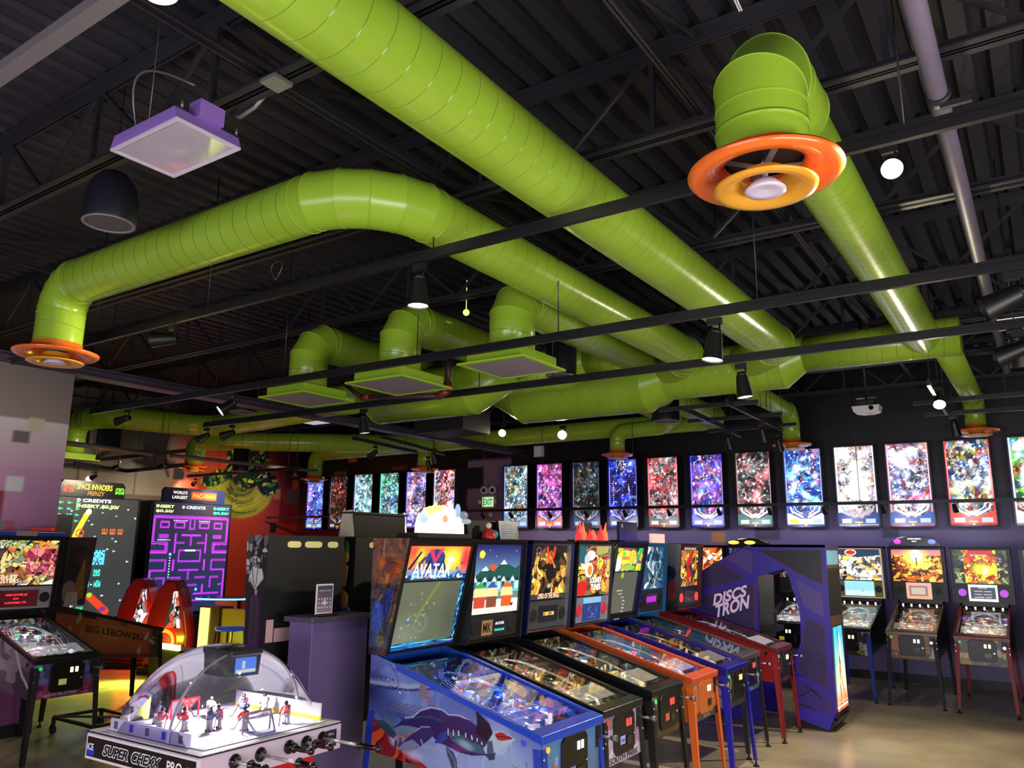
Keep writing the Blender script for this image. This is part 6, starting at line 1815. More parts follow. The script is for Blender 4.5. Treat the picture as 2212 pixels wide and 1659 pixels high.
for i, (x0, lab, pal, glow, bord, br, apr) in enumerate(PANELS):
    wd, z0, z1, yf, yk = 0.58, 2.30, 3.54, 13.33, YB - 0.001
    t = thing('playfield_display', lab, 'lit playfield', (x0, yk, z0))
    hgt = z1 - z0
    D_ = yk - yf
    mb = MB()
    mb.box(-.02, .0, -D_, 0, 0, hgt).box(wd, wd + .02, -D_, 0, 0, hgt).box(0, wd, -D_, 0, -.02, 0).box(0, wd, -D_, 0, hgt, hgt + .02).box(0, wd, -.02, 0, 0, hgt)
    mb.build('case', CASES if i in (7, 8, 9, 11, 14, 17) else CASEB, t)
    n = 150
    A = Art(84, 170, wd / hgt, DK)
    A.cells(300 + i, 34, pal + [pal[0]], edge=0, ecol=DK, warp=.12)
    A.cells(330 + i, 260, pal + [DK, pal[0], WHT], edge=.003, ecol=DK, warp=.07, a=.55, stretch=1.6)
    A.blobs(400 + i, 60, pal + [DK, WHT, glow, DK], (.04, .16, .96, .98), (.006, .034), a=.85, el=4)
    A.arcs(500 + i, 60, [WHT, glow, DK, pal[1], DK], (.05, .18, .95, .95), .0036)
    for k in range(16):
        A.glow(np.random.RandomState(k + 31 * i).rand(), .2 + .78 * np.random.RandomState(k + 77 * i).rand(), .07, pal[k % len(pal)], .55)
    A.c *= (.72 if br > 1 else .45)
    rsd = np.random.RandomState(600 + i)
    for k in range(7):
        A.glow(rsd.rand(), .2 + .75 * rsd.rand(), .05 + .09 * rsd.rand(), glow, .38 * br * rsd.rand())
    A.dots(700 + i, int(24 * br), (.05, .16, .95, .98), .014, (255, 250, 245), 1.0)
    if br > 1.8:
        for k in range(int(9 * br)): A.glow(.15 + .7 * rsd.rand(), .25 + .7 * rsd.rand(), .06, (235, 240, 255), .6)
    A.dots(800 + i, 30, (.03, .15, .97, .98), .02, glow, .7)
    if i == 3:
        for k in range(12):
            A.glow(.16, .35 + .03 * k, .009, (255, 255, 255), 1.3); A.glow(.8 - .01 * k, .3 + .03 * k, .008, (255, 255, 255), 1.1)
    if i in (4,):
        for k in range(9): A.glow(.93, .2 + .085 * k, .035, (255, 60, 60), .9)
    # side rail light, flipper V, apron and its cards
    for u in (.02, .975):
        A.line([(u, .04), (u, 1)], .010, bord, .9)
        A.line([(u, .3), (u, .9)], .003, WHT, .8)
    V = (240, 245, 255) if i in (5, 6, 9, 10, 7) else (150, 160, 190)
    A.line([(.10, .24), (.14, .19), (.42, .115)], .011, V); A.line([(.90, .24), (.86, .19), (.58, .115)], .011, V)
    A.line([(.22, .25), (.26, .20), (.42, .155)], .006, V, .8); A.line([(.78, .25), (.74, .20), (.58, .155)], .006, V, .8)
    if i in (5, 6, 9, 10):
        A.ell(.5, .14, .10, .035, (225, 245, 255), soft=.6)
    A.poly([(0, 0), (1, 0), (1, .16), (.9, .16), (.62, .09), (.38, .09), (.1, .16), (0, .16)], apr)
    A.rect(.08, .035, .32, .085, (190, 190, 180) if i != 7 else (230, 200, 40)); A.rect(.68, .035, .92, .085, (160, 180, 200)); A.rect(.4, .03, .6, .05, (214, 190, 50))
    A.rect(0, 0, 1, .022, tuple(int(c * .6) for c in bord)); A.ell(.5, .011, .012, .009, (250, 250, 255))
    mb = MB(); artq(mb, A, (0, -D_ + .03, .0), (wd, -D_ + .03, 0), (wd, -D_ + .03, hgt), (0, -D_ + .03, hgt))
    pfo = mb.build('playfield', art_mat(1.0 if br < 1 else 1.6, rough=.3), t)
    rr = random.Random(900 + i)
    for s_ in (-1, 1):
        MB().prism([(wd / 2 + s_ * .10, .19), (wd / 2 + s_ * .035, .135), (wd / 2 + s_ * .03, .145), (wd / 2 + s_ * .095, .21)], 'y', -D_ + .012, -D_ + .03).build('flipper', mat('flipper_white', (235, 232, 220)), pfo)
    for k in range(3):
        bx, bz = rr.uniform(.15, .43), rr.uniform(.75, 1.05)
        MB().cyl((bx, -D_ + .03, bz), (bx, -D_ - .005, bz), .028, .022, 14).build('pop_bumper', mat('bumper_%d_%d_%d' % tuple(glow), glow, .3, emit=.8), pfo)

# ================================================================== BACK TO BACK MACHINES BEHIND THE ROW
def back_machine(label, yc, sideA, tall=1.99, w=.72, xb=-4.5):
    """a pinball machine turned away: backbox back faces the camera side"""
    t = thing('pinball_machine', label, 'pinball machine', (xb, yc, 0))
    h = w / 2
    mb = MB().prism([(0, .62), (0, tall), (-.23, tall), (-.17, 1.24), (-.17, .62)], 'y', -h, h)
    if sideA is not None:
        artq(mb, sideA, (-.17, -h - .002, 1.22), (-.0, -h - .002, 1.22), (-.0, -h - .002, tall), (-.23, -h - .002, tall), 1)
    bb = mb.build('backbox', [mat('back_board_black', (17, 17, 20), .5), PRINT], t)
    for y0, y1 in ((-.19, -.07), (-.03, .13), (.19, .29)):
        MB().prism([(y0, tall - .075), (y0 + .02, tall - .085), (y1 - .02, tall - .085), (y1, tall - .075), (y1, tall - .05), (y1 - .02, tall - .04), (y0 + .02, tall - .04), (y0, tall - .05)], 'x', .001, .006).build(
            'vent_slot', mat('vent_lit', (190, 180, 120), .4, 0, .55), bb)
    MB().prism([(-.17, .66), (-1.25, .58), (-1.25, .9), (-.17, 1.2)], 'y', -h * .8, h * .8).build('cabinet', BLACK, t)
    for y_ in (-h * .82, h * .82):
        for x_ in (-.05, -1.25):
            MB().bar((x_, y_, .85), (x_ + (.04 if x_ > -1 else -.04), y_, 0), .04).build('leg', BLACK, t)
    return t, bb


A = Art(50, 110, .28, (24, 24, 28))
A.grad((24, 24, 30), (50, 50, 52), .5, 1).cells(3, 40, [(150, 150, 150), (50, 50, 52), (90, 90, 92), (30, 30, 34)], (0, .66, 1, 1), edge=.008)
A.poly([(.12, .6), (.5, .52), (.9, .62), (.8, .7), (.3, .72)], (190, 188, 184)); A.line([(.3, .72), (.42, .54)], .006, (60, 60, 60)); A.line([(.6, .72), (.52, .54)], .006, (60, 60, 60)); A.line([(.15, .62), (.4, .53)], .005, (70, 70, 70))
A.poly([(.2, .02), (.26, .44), (.5, .5), (.75, .44), (.8, .02)], (60, 34, 70)); A.poly([(.4, .1), (.44, .42), (.58, .42), (.6, .1)], (34, 44, 34)); A.ell(.55, .5, .018, .03, (150, 140, 130))
t, bb = back_machine('black machine seen from behind with grey card print on its side', 4.01, A)
# the lower part of the same side print and papers
A2 = Art(40, 30, .6, (60, 90, 150)); A2.grad((120, 140, 180), (30, 40, 80)); A2.poly([(.3, .1), (.4, 1), (.6, 1), (.62, .1), (.5, .8)], (60, 40, 70))
for y0, y1, z0, z1, c in ((-.33, -.27, 1.27, 1.42, (200, 160, 170)), (-.26, -.12, 1.27, 1.36, (196, 150, 160))):
    MB().box(.001, .004, y0, y1, z0, z1).build('paper_label', mat('pink_paper', (200, 160, 170), .6), bb)
A = Art(50, 110, .3, (12, 12, 16))
A.ell(.6, .86, .03, .10, (80, 130, 110)); A.ell(.55, .8, .05, .06, (200, 180, 70)); A.poly([(.35, .5), (.6, .52), (.7, .7), (.45, .76)], (196, 150, 110)); A.poly([(.25, .1), (.6, .1), (.75, .42), (.45, .5), (.2, .3)], (190, 140, 40)); A.ell(.62, .2, .10, .13, (80, 130, 170)); A.ell(.62, .2, .07, .10, (30, 60, 90))
A.cells(4, 16, [(160, 120, 40), (120, 90, 40), (30, 50, 60)], (.1, .02, .5, .14), edge=.01, a=.7)
t, bb = back_machine('black machine seen from behind with golden swimmer print, left of the blue machine', 4.80, A, w=.68, xb=-4.47)
mb = MB(); put_text(mb, 'W', (-.07, -.345, 1.39), (1, 0, 0), (0, 0, 1), .07, bold=.03); mb.build('side_letter', mat('black_ink', (8, 8, 10), .4), bb)
ty = -.33
for ty_ in (ty, ty + .62):
    MB().prism([(-.20, 1.992), (-.17, 2.19), (-.08, 2.20), (-.05, 1.992)], 'y', ty_, ty_ + .02).build('topper_glass_end', mat('hazy_plastic', (168, 160, 140), .15, emit=.12), t)
MB().box(-.18, -.06, ty + .02, ty + .62, 1.992, 2.17).box(-.2, -.04, ty, ty + .64, 2.17, 2.185).build('topper_box', mat('topper_dark', (34, 32, 34), .3), t)

# grey pedestal with a flyer holder
t = thing('pedestal', 'grey violet square pedestal between the hockey table and the blue pinball machine', 'pedestal', (-4.2, 3.95, 0))
PD = mat('pedestal_grey', (98, 84, 132), .5, noise=.12, scale=3)
MB().box(-.12, .10, -.22, .30, 0, 1.42).build('column', PD, t, bevel=.004)
MB().box(-.15, .13, -.25, .33, 1.42, 1.455).build('top', mat('pedestal_top', (70, 64, 84), .4), t, bevel=.004)
t = thing('flyer_holder', 'clear stand with a white violet flyer on top of the grey pedestal', 'flyer holder', (-4.15, 3.87, 1.4555))
MB().box(-.05, .05, -.08, .08, 0, .01).bar((0, -.07, .01), (0, .07, .01), .01).build('base', BLACK, t)
A = Art(40, 56, .7, (120, 100, 130)); A.grad((150, 130, 150), (70, 60, 84)); A.rect(0, 0, 1, .04, (220, 215, 225)); A.rect(0, .96, 1, 1, (220, 215, 225)); A.rect(0, 0, .04, 1, (220, 215, 225)); A.rect(.96, 0, 1, 1, (220, 215, 225)); A.rect(.4, .3, .6, .44, (200, 200, 205))
for r_ in range(3):
    for c_ in range(5):
        if not (r_ == 1 and c_ == 2): A.ell(.16 + .17 * c_, .5 - .14 * r_, .03, .03, (220, 205, 220))
mb = MB(); mb.box(-.004, .004, -.075, .075, .012, .21); artq(mb, A, (.005, -.073, .014), (.005, .073, .014), (.005, .073, .208), (.005, -.073, .208), 1)
fl = mb.build('flyer', [WHITEP, art_mat(0, rough=.4)], t)
mb = MB(); put_text(mb, 'HOW TO PAY', (.0065, 0, .165), (0, 1, 0), (0, 0, 1), .012); mb.build('flyer_lettering', mat('paper_white', (230, 226, 232), .5), fl)

# ================================================================== PURPLE ENCLOSED CABINET
TY0, TY1 = 9.42, 10.04
q = lambda px, py: (lambda v: (v.x, max(0.0, v.z)))(at(px, py, y=TY0))
PU = mat('cobalt_violet_laminate', (52, 36, 168), .35, noise=.1)
t = thing('arcade_cabinet', 'large walk-in purple arcade cabinet with slanted panels and a lit right front', 'arcade cabinet', (-2.9, 9.7, 0))
ox, oy = -2.9, 9.7
L_ = lambda pts: [(x - ox, z) for x, z in pts]
outer = [q(1500, 1242), q(1600, 1184), q(1622, 1176), q(1782, 1177), q(1806, 1540), q(1791, 1579), q(1715, 1547), q(1722, 1500), q(1716, 1432), q(1730, 1385), q(1728, 1322), q(1702, 1240), q(1692, 1229), q(1636, 1245), q(1640, 1400), q(1645, 1540), (q(1645, 1540)[0], .02), (-3.85, .02), (-3.85, q(1500, 1242)[1])]
outer[4] = (outer[4][0], max(outer[4][1], .1))
for y_ in (TY0, TY1):
    MB().prism(L_(outer), 'y', y_ - oy, y_ - oy + .03).build('side_wall', PU, t)
side = [o for o in t.children if o.name.startswith('side_wall')][0]
RED = mat('red_pinstripe', (112, 36, 70), .4)
GRD = mat('grid_dark', (34, 36, 66), .4)
VIO = mat('violet_panel', (84, 64, 150), .35)
DKP = mat('dark_panel', (26, 24, 42), .35)
yy = TY0 - oy


def inset(name, pts, m, off=.003, stripe=True):
    P_ = L_([q(*p) for p in pts])
    n = len(P_)
    cx, cz = sum(p[0] for p in P_) / n, sum(p[1] for p in P_) / n
    mb = MB()
    b = mb.add([(cx + (p[0] - cx) * 1.05, yy - off * .6, cz + (p[1] - cz) * 1.03) for p in P_])
    mb.face([b + k for k in range(n)], 1)
    b = mb.add([(p[0], yy - off, p[1]) for p in P_])
    mb.face([b + k for k in range(n)], 0)
    mb.build(name, [m, RED], side)
    return P_


def grid_lines(P_, m, st=.028):
    """net of thin lines clipped to a convex outline"""
    mb = MB()
    def clip(vert, c):
        xs = []
        n = len(P_)
        for i in range(n):
            a, b = P_[i], P_[(i + 1) % n]
            ka, kb = (a[0] - c, b[0] - c) if vert else (a[1] - c, b[1] - c)
            if (ka > 0) != (kb > 0):
                s_ = ka / (ka - kb)
                xs.append(a[1] + (b[1] - a[1]) * s_ if vert else a[0] + (b[0] - a[0]) * s_)
        return sorted(xs)
    for vert in (0, 1):
        lo = min(p[0 if vert else 1] for p in P_); hi = max(p[0 if vert else 1] for p in P_)
        c = lo + st
        while c < hi:
            r = clip(vert, c)
            if len(r) >= 2:
                e = .004
                if vert: mb.quad((c - e, yy - .005, r[0]), (c + e, yy - .005, r[0]), (c + e, yy - .005, r[-1]), (c - e, yy - .005, r[-1]))
                else: mb.quad((r[0], yy - .005, c - e), (r[-1], yy - .005, c - e), (r[-1], yy - .005, c + e), (r[0], yy - .005, c + e))
            c += st
    mb.build('grid_pattern', m, side)


GL = mat('grid_violet', (74, 54, 132), .4)
g1 = inset('lower_left_panel', [(1502, 1290), (1628, 1262), (1630, 1360), (1600, 1356), (1502, 1310)], GRD)
grid_lines(g1, GL)
g2 = inset('upper_left_panel', [(1502, 1252), (1547, 1212), (1604, 1244), (1600, 1252), (1502, 1276)], GRD)
grid_lines(g2, GL)
inset('top_left_panel', [(1566, 1206), (1606, 1186), (1624, 1192), (1624, 1240)], VIO)
inset('top_dark_panel', [(1640, 1189), (1773, 1189), (1776, 1262), (1740, 1246)], DKP)
inset('middle_violet_panel', [(1718, 1252), (1776, 1282), (1780, 1334), (1738, 1310)], VIO)
g3 = inset('lower_right_panel', [(1741, 1336), (1780, 1354), (1790, 1490), (1724, 1448), (1733, 1390)], GRD)
grid_lines(g3, GL)
inset('foot_panel', [(1724, 1466), (1790, 1506), (1796, 1540), (1722, 1528)], mat('foot_violet', (56, 36, 128), .4))
mb = MB()
for a, b in (((1726, 1506), (1752, 1490)), ((1752, 1490), (1776, 1508)), ((1728, 1520), (1762, 1534)), ((1738, 1478), (1768, 1500))):
    p, q_ = q(*a), q(*b)
    mb.bar((p[0] - ox, yy - .004, p[1]), (q_[0] - ox, yy - .004, q_[1]), .012, .004, up=(0, 1, 0))
mb.build('circuit_lines', DKP, side)
mb = MB()
for s_, px, py, hh in (('DISCS', 1577, 1286, .13), ('TRON', 1583, 1310, .15)):
    p, p2 = q(px, py), q(px + 10, py - 3.0)
    U = Vector((p2[0] - p[0], 0, p2[1] - p[1] + .0)).normalized()
    put_text(mb, s_, (p[0] - ox, yy - .012, p[1]), U, (0, 0, 1), hh, width=.44, bold=.035, shear=.2)
mb.build('title_lettering', mat('pink_silver', (206, 178, 214), .35, 0, .35), side)
xr = q(1782, 1177)[0] - ox
zt = q(1782, 1177)[1]
# roof, right front with lit panel and base
MB().box(q(1622, 1176)[0] - ox, xr, .0 + yy, TY1 - oy + .03, zt - .03, zt).build('roof', PU, t)
fr = MB().prism([(yy + .03, .12), (yy + .03, zt - .03), (TY1 - oy, zt - .03), (TY1 - oy, .12)], 'x', xr - .03, xr - .005)
fr.build('right_front', DKP, t)
front = [o for o in t.children if o.name.startswith('right_front')][0]
MB().box(xr - .004, xr, yy + .05, TY1 - oy - .02, zt - .22, zt - .06).build('small_marquee', mat('marquee_teal', (70, 150, 180), .3, 0, .7), front)
MB().box(xr - .004, xr, yy + .04, TY1 - oy, 1.2, zt - .26).build('dark_mesh', mat('dark_mesh', (16, 18, 24), .5), front)
MB().box(xr - .004, xr + .002, yy + .04, TY1 - oy, 1.1, 1.2).build('wood_tone_band', mat('band_copper', (110, 66, 56), .4), front)
A = Art(30, 100, .4, (60, 160, 200))
A.grad((230, 90, 40), (255, 220, 190), 0, .3).grad((255, 235, 160), (60, 170, 200), .3, .9, (0, .3, 1, 1)); A.line([(.4, 1), (.5, .7), (.44, .5), (.36, .0)], .012, (30, 60, 110)); A.line([(.5, .72), (.56, .35), (.9, .0)], .012, (200, 70, 30)); A.line([(.15, 1), (.08, .5), (.1, 0)], .008, (40, 200, 230))
A.ell(.6, .75, .06, .2, (255, 255, 235), soft=.7); A.rect(0, .04, 1, .06, (250, 250, 240)); A.rect(0, .09, 1, .10, (250, 200, 160))
mb = MB(); artq(mb, A, (xr + .002, yy + .08, .2), (xr + .002, TY1 - oy - .03, .2), (xr + .002, TY1 - oy - .10, 1.08), (xr + .002, yy + .10, 1.08)); mb.build('lit_panel', LITB, front)
MB().prism([(outer[6][0] - ox, .0), (xr - .08, 0.0), (xr + .02, .14), (outer[6][0] - ox, .14)], 'y', yy + .03, TY1 - oy).build('plinth', BLACK, t)
MB().box(outer[13][0] - ox - .3, outer[13][0] - ox, yy + .03, TY1 - oy, .9, zt - .35).build('monitor_bay', DKP, t)
MB().box(outer[13][0] - ox, outer[13][0] - ox + .12, yy + .1, TY1 - oy - .06, .98, 1.04).bar((outer[13][0] - ox + .1, 0, 1.0), (outer[13][0] - ox + .1, 0, 1.2), .03).build('control_panel', BLACK, t)
MB().box(-.95, -.92, yy + .03, TY1 - oy, .02, 1.6).build('back_wall_board', PU, t)

# ================================================================== DOME HOCKEY TABLE
HZ = .93
hx0, hx1, hy0, hy1 = -4.45, -3.49, 2.50, 3.44
t = thing('dome_hockey_table', 'table hockey game under a clear dome with a black and white name strip', 'hockey table', ((hx0 + hx1) / 2, (hy0 + hy1) / 2, 0), math.radians(1.5))
cx, cy = (hx0 + hx1) / 2, (hy0 + hy1) / 2
X0_, X1_, Y0_, Y1_ = hx0 - cx, hx1 - cx, hy0 - cy, hy1 - cy
LAV = mat('lavender_side', (206, 186, 214), .3)
mb = MB().box(X0_, X1_, Y0_, Y1_, HZ - .14, HZ - .005, 0)
mb.build('table_frame', LAV, t, bevel=.004)
MB().box(X0_ - .004, X1_ + .004, Y0_ - .004, Y1_ + .004, HZ - .006, HZ).build('black_rim', BLACK, t)
MB().box(X0_ + .004, X1_ - .004, Y0_ + .004, Y1_ - .004, HZ, HZ + .004).build('white_deck', mat('deck_white', (214, 210, 218), .25), t)
MB().prism([(X0_ + .2, .0), (X1_ - .2, 0), (X1_ - .08, HZ - .14), (X0_ + .08, HZ - .14)], 'y', Y0_ + .12, Y1_ - .12).build('red_pedestal', mat('pedestal_red', (190, 28, 34), .35), t)
# name strip on the near side
sg = MB().box(X0_ + .006, X1_ - .006, Y0_ - .006, Y0_ - .0005, HZ - .135, HZ - .012, 0).box(X0_ + .018, X1_ - .018, Y0_ - .008, Y0_ - .006, HZ - .122, HZ - .024, 1)
sgo = sg.build('name_strip', [WHITEP, mat('strip_black', (34, 22, 26), .35)], t)
for wd_, x_, w_ in (('SUPER', -.195, .235), ('CHEXX', .070, .255)):
    mb = MB(); put_text(mb, wd_, (x_, Y0_ - .0095, HZ - .073), (1, 0, 0), (0, 0, 1), .060, width=w_, bold=.09, shear=.25); mb.build('white_lettering', mat('sign_white', (240, 238, 242), .35), sgo)
    mb = MB(); put_text(mb, wd_, (x_, Y0_ - .0105, HZ - .073), (1, 0, 0), (0, 0, 1), .050, width=w_ - .014, bold=.035, shear=.25); mb.build('black_lettering', BLACK, sgo)
mb = MB(); put_text(mb, 'PRO', (.30, Y0_ - .0095, HZ - .073), (1, 0, 0), (0, 0, 1), .052, width=.12, bold=.02); mb.build('pro_lettering', MATS['sign_white'], sgo)
for x_ in (X0_ + .055, X1_ - .05):
    MB().box(x_ - .032, x_ + .032, Y0_ - .009, Y0_ - .008, HZ - .115, HZ - .075).build('blue_badge', mat('badge_blue', (40, 60, 200), .4), sgo)
    mb = MB(); put_text(mb, 'ICE', (x_, Y0_ - .0105, HZ - .072), (1, 0, 0), (0, 0, 1), .034, width=.056, bold=.03); mb.build('badge_lettering', MATS['sign_white'], sgo)
# rink
ICE = Art(120, 120, 1, (240, 240, 246))
ICE.ring(.5, .5, .16, .006, (120, 120, 190)); ICE.rect(.495, .05, .505, .95, (190, 70, 80)); ICE.rect(.3, .05, .308, .95, (90, 100, 200)); ICE.rect(.7, .05, .708, .95, (90, 100, 200))
for v_ in (.14, .28, .44, .56, .72, .86):
    ICE.rect(.08, v_, .92, v_ + .006, (120, 122, 130))
ICE.ell(.92, .5, .08, .1, (170, 190, 230)); ICE.ell(.08, .5, .08, .1, (170, 190, 230))
mb = MB(); artq(mb, ICE, (X0_ + .06, Y0_ + .06, HZ + .008), (X1_ - .06, Y0_ + .06, HZ + .008), (X1_ - .06, Y1_ - .06, HZ + .008), (X0_ + .06, Y1_ - .06, HZ + .008)); mb.build('ice_surface', art_mat(0, rough=.15), t)
YEL = mat('board_yellow', (226, 206, 60), .35)
MB().box(X0_ + .12, X1_ - .10, Y1_ - .075, Y1_ - .065, HZ + .03, HZ + .10, 0).box(X0_ + .12, X1_ - .10, Y1_ - .076, Y1_ - .064, HZ + .008, HZ + .03, 1).build('far_boards', [mat('board_white', (230, 228, 232), .3), YEL], t)
nb_ = MB().box(X0_ + .12, X1_ - .16, Y0_ + .05, Y0_ + .06, HZ + .008, HZ + .07, 0).build('near_boards', mat('board_lavender', (190, 184, 216), .3), t)
for k in range(5):
    x_ = X0_ + .17 + k * .14
    MB().box(x_ - .016, x_ + .016, Y0_ + .0485, Y0_ + .05, HZ + .02, HZ + .058).build('board_logo', mat('logo_grey', (90, 88, 104), .4) if k % 2 == 0 else MATS['badge_blue'], nb_)
# goals
for s_, m_ in ((-1, mat('goal_red', (220, 40, 50), .3)), (1, mat('goal_grey', (150, 140, 150), .3))):
    gx_ = s_ * .31
    mb = MB()
    for p, p2 in (((gx_, -.09, HZ + .01), (gx_, -.09, HZ + .11)), ((gx_, .09, HZ + .01), (gx_, .09, HZ + .11)), ((gx_, -.09, HZ + .11), (gx_, .09, HZ + .11)), ((gx_, -.09, HZ + .11), (gx_ + s_ * .08, -.06, HZ + .01)), ((gx_, .09, HZ + .11), (gx_ + s_ * .08, .06, HZ + .01)), ((gx_ + s_ * .08, -.06, HZ + .012), (gx_ + s_ * .08, .06, HZ + .012))):
        mb.tube([p, p2], .005, 8)
    g = mb.build('goal', m_, t)
    MB().quad((gx_, -.088, HZ + .11), (gx_, .088, HZ + .11), (gx_ + s_ * .08, .06, HZ + .012), (gx_ + s_ * .08, -.06, HZ + .012)).build('goal_net', glass_mat('net', (200, 200, 210), .12, .5), g)


def player(x_, y_, rot, shirt, k=1.0):
    c1 = mat('shirt_%d' % sum(shirt), shirt, .4)
    M = Matrix.Translation((x_, y_, HZ + .008)) @ Matrix.Rotation(rot, 4, 'Z') @ Matrix.Scale(k, 4)
    mb = MB()
    T = lambda p: M @ Vector(p)
    for s_ in (-1, 1):
        mb.cyl(T((s_ * .014, 0, .0)), T((s_ * .008, 0, .05)), .010 * k, .009 * k, 10, 1).cyl(T((s_ * .014, -.012, .004)), T((s_ * .014, .018, .004)), .006 * k, None, 8, 2)
    mb.cyl(T((0, 0, .045)), T((0, 0, .062)), .018 * k, .019 * k, 12, 1)
    mb.cyl(T((0, 0, .060)), T((0, .006, .096)), .018 * k, .022 * k, 14, 0).cyl(T((0, .006, .096)), T((0, .008, .104)), .022 * k, .009 * k, 14, 0)
    mb.ell(T((0, .010, .114)), (.0115 * k, .0115 * k, .013 * k), 12, 8, 3)
    for s_ in (-1, 1):
        mb.cyl(T((s_ * .022, .008, .094)), T((s_ * .026, .026, .072)), .008 * k, .0065 * k, 8, 0).cyl(T((s_ * .026, .026, .072)), T((s_ * .008, .042, .06)), .0065 * k, .006 * k, 8, 0)
    mb.cyl(T((.006, .040, .066)), T((-.02, .062, .004)), .0025 * k, None, 6, 2).bar(T((-.02, .062, .005)), T((-.035, .075, .005)), .006 * k, .004 * k, 2)
    mb.build('player_figure', [c1, mat('breeches_pale', (200, 190, 196), .4), BLACK, mat('helmet_dark', (44, 34, 36), .4)], t)


for x_, y_, r_, s_ in ((-.34, .02, -1.6, (230, 60, 60)), (-.28, -.2, .4, (60, 60, 90)), (-.16, .05, -1.2, (235, 235, 240)), (-.06, .22, 2.0, (220, 50, 50)), (.02, .14, .6, (60, 64, 110)), (.0, -.22, 1.5, (190, 60, 60)),
                        (.08, -.06, 2.6, (150, 90, 100)), (.10, -.14, .2, (80, 80, 110)), (.24, -.02, 1.6, (170, 90, 90)), (.30, .22, 3.0, (200, 90, 90)), (-.10, -.30, .3, (190, 90, 90)), (.02, .30, 1.2, (235, 235, 240)), (-.38, -.32, .8, (70, 70, 90))):
    player(x_, y_, r_, s_)
# dome
mb = MB()
NU, NV = 64, 22
rx, ry, hh = (X1_ - X0_) / 2 - .035, (Y1_ - Y0_) / 2 - .035, .435
rings = []
for j in range(NV + 1):
    ph = PI / 2 * j / NV
    k_ = math.cos(ph) ** .85 if j < NV else 0.001
    z_ = HZ + .004 + hh * math.sin(ph) ** 1.05
    row = []
    for i in range(NU):
        a = 2 * PI * i / NU
        e = .42 + .58 * (j / NV) ** .8
        c_, s_ = math.cos(a), math.sin(a)
        row.append((rx * k_ * math.copysign(abs(c_) ** e, c_), ry * k_ * math.copysign(abs(s_) ** e, s_), z_))
    rings.append(mb.add(row))
for j in range(NV):
    for i in range(NU):
        k_ = (i + 1) % NU
        mb.face((rings[j] + i, rings[j] + k_, rings[j + 1] + k_, rings[j + 1] + i), 0, None, True)
mb.build('clear_dome', glass_mat('dome_acrylic', (225, 222, 235), .07, .04), t)
pts = [(rx * .36, ry * math.cos(PI * i / 24) * .985, HZ + .01 + (hh - .03) * math.sin(PI * i / 24) ** 1.0) for i in range(25)]
mb = MB()
for a, b in zip(pts[:-1], pts[1:]):
    mb.bar(a, b, .02, .004, up=(0, 0, 1) if abs(a[1]) < ry * .9 else (0, 1, 0))
mb.build('dome_seam_strip', mat('seam_white', (220, 215, 220), .3), t)
# hanging scoreboard cube with screen and lamp
sx, sy, sz = .05, .0, HZ + .30
so = MB().prism([(-.115, 0), (.115, 0), (.13, .11), (.145, .12), (.145, .145), (-.145, .145), (-.145, .12), (-.13, .11)], 'y', -.1, .1).build('scoreboard', mat('scoreboard_black', (26, 25, 30), .35), t, loc=(sx + .02, sy, sz - .02), bevel=.004)
so.rotation_euler = (0, 0, math.radians(-6))
MB().box(.122, .129, -.06, .07, .02, .105).build('small_screen', mat('screen_blue', (70, 120, 210), .2, 0, 1.0), so)
MB().box(.1292, .130, -.055, .065, .024, .04).box(.1292, .130, -.02, .0, .045, .085).build('screen_picture', mat('screen_green', (190, 210, 190), .3, 0, .9), so)
mb = MB(); put_text(mb, 'SUPER', (-.01, -.102, .085), (1, 0, 0), (0, 0, 1), .018); put_text(mb, 'CHEXX', (-.01, -.102, .062), (1, 0, 0), (0, 0, 1), .018); put_text(mb, 'PRO', (-.01, -.102, .042), (1, 0, 0), (0, 0, 1), .012); mb.build('scoreboard_lettering', mat('silver_paint', (160, 158, 165), .4), so)
for x_ in (-.07, .0, .07):
    MB().cyl((x_, 0, -.006), (x_, 0, .0), .016, .02, 12).build('downlight', W_LIT, so)
d = bpy.data.lights.new('scoreboard_lamp', 'SPOT'); d.energy = 170; d.spot_size = 2.7; d.spot_blend = .6; d.shadow_soft_size = .05; d.color = (1, .97, 1)
o = bpy.data.objects.new('scoreboard_lamp', d); COL.objects.link(o); o.parent = t; o.location = (sx - .04, sy, sz - .02)
# rods on the +X end
for k, (y_, ext, hl) in enumerate(((-.25, .10, .10), (-.09, .26, .10), (.10, .02, .12), (.22, .05, .11), (.34, .26, .13))):
    z_ = HZ - .06
    y_ = y_ - .02
    r = MB().cyl((X1_ - .02, y_, z_), (X1_ + ext + .03, y_, z_), .009, None, 14).build('control_rod', mat('rod_grey', (190, 186, 190), .25, .5), t)
    MB().lathe([(.0, 0), (.034, 0), (.036, .006), (.034, .012), (.018, .016), (.018, .02)], M=Matrix.Translation((X1_, y_, z_)) @ Matrix.Rotation(PI / 2, 4, 'Y'), seg=24).build('grommet', BLACKG, r)
    MB().lathe([(.001, 0), (.024, 0), (.026, .008), (.018, .016), (.014, .022), (.015, hl * .5), (.013, hl * .8), (.014, hl), (.02, hl + .006), (.017, hl + .018), (.001, hl + .022)], M=Matrix.Translation((X1_ + ext + .02, y_, z_)) @ Matrix.Rotation(PI / 2, 4, 'Y'), seg=20).build('handle', BLACKG, r)
MB().box(X1_, X1_ + .003, Y1_ - .12, Y1_ - .04, HZ - .12, HZ - .03).build('eject_plate', mat('plate_black', (30, 20, 24), .3), t)
MB().cyl((X1_ + .003, Y1_ - .13, HZ - .075), (X1_ + .008, Y1_ - .13, HZ - .075), .018, None, 16).build('red_button', mat('orn_red', (190, 40, 44)), t)
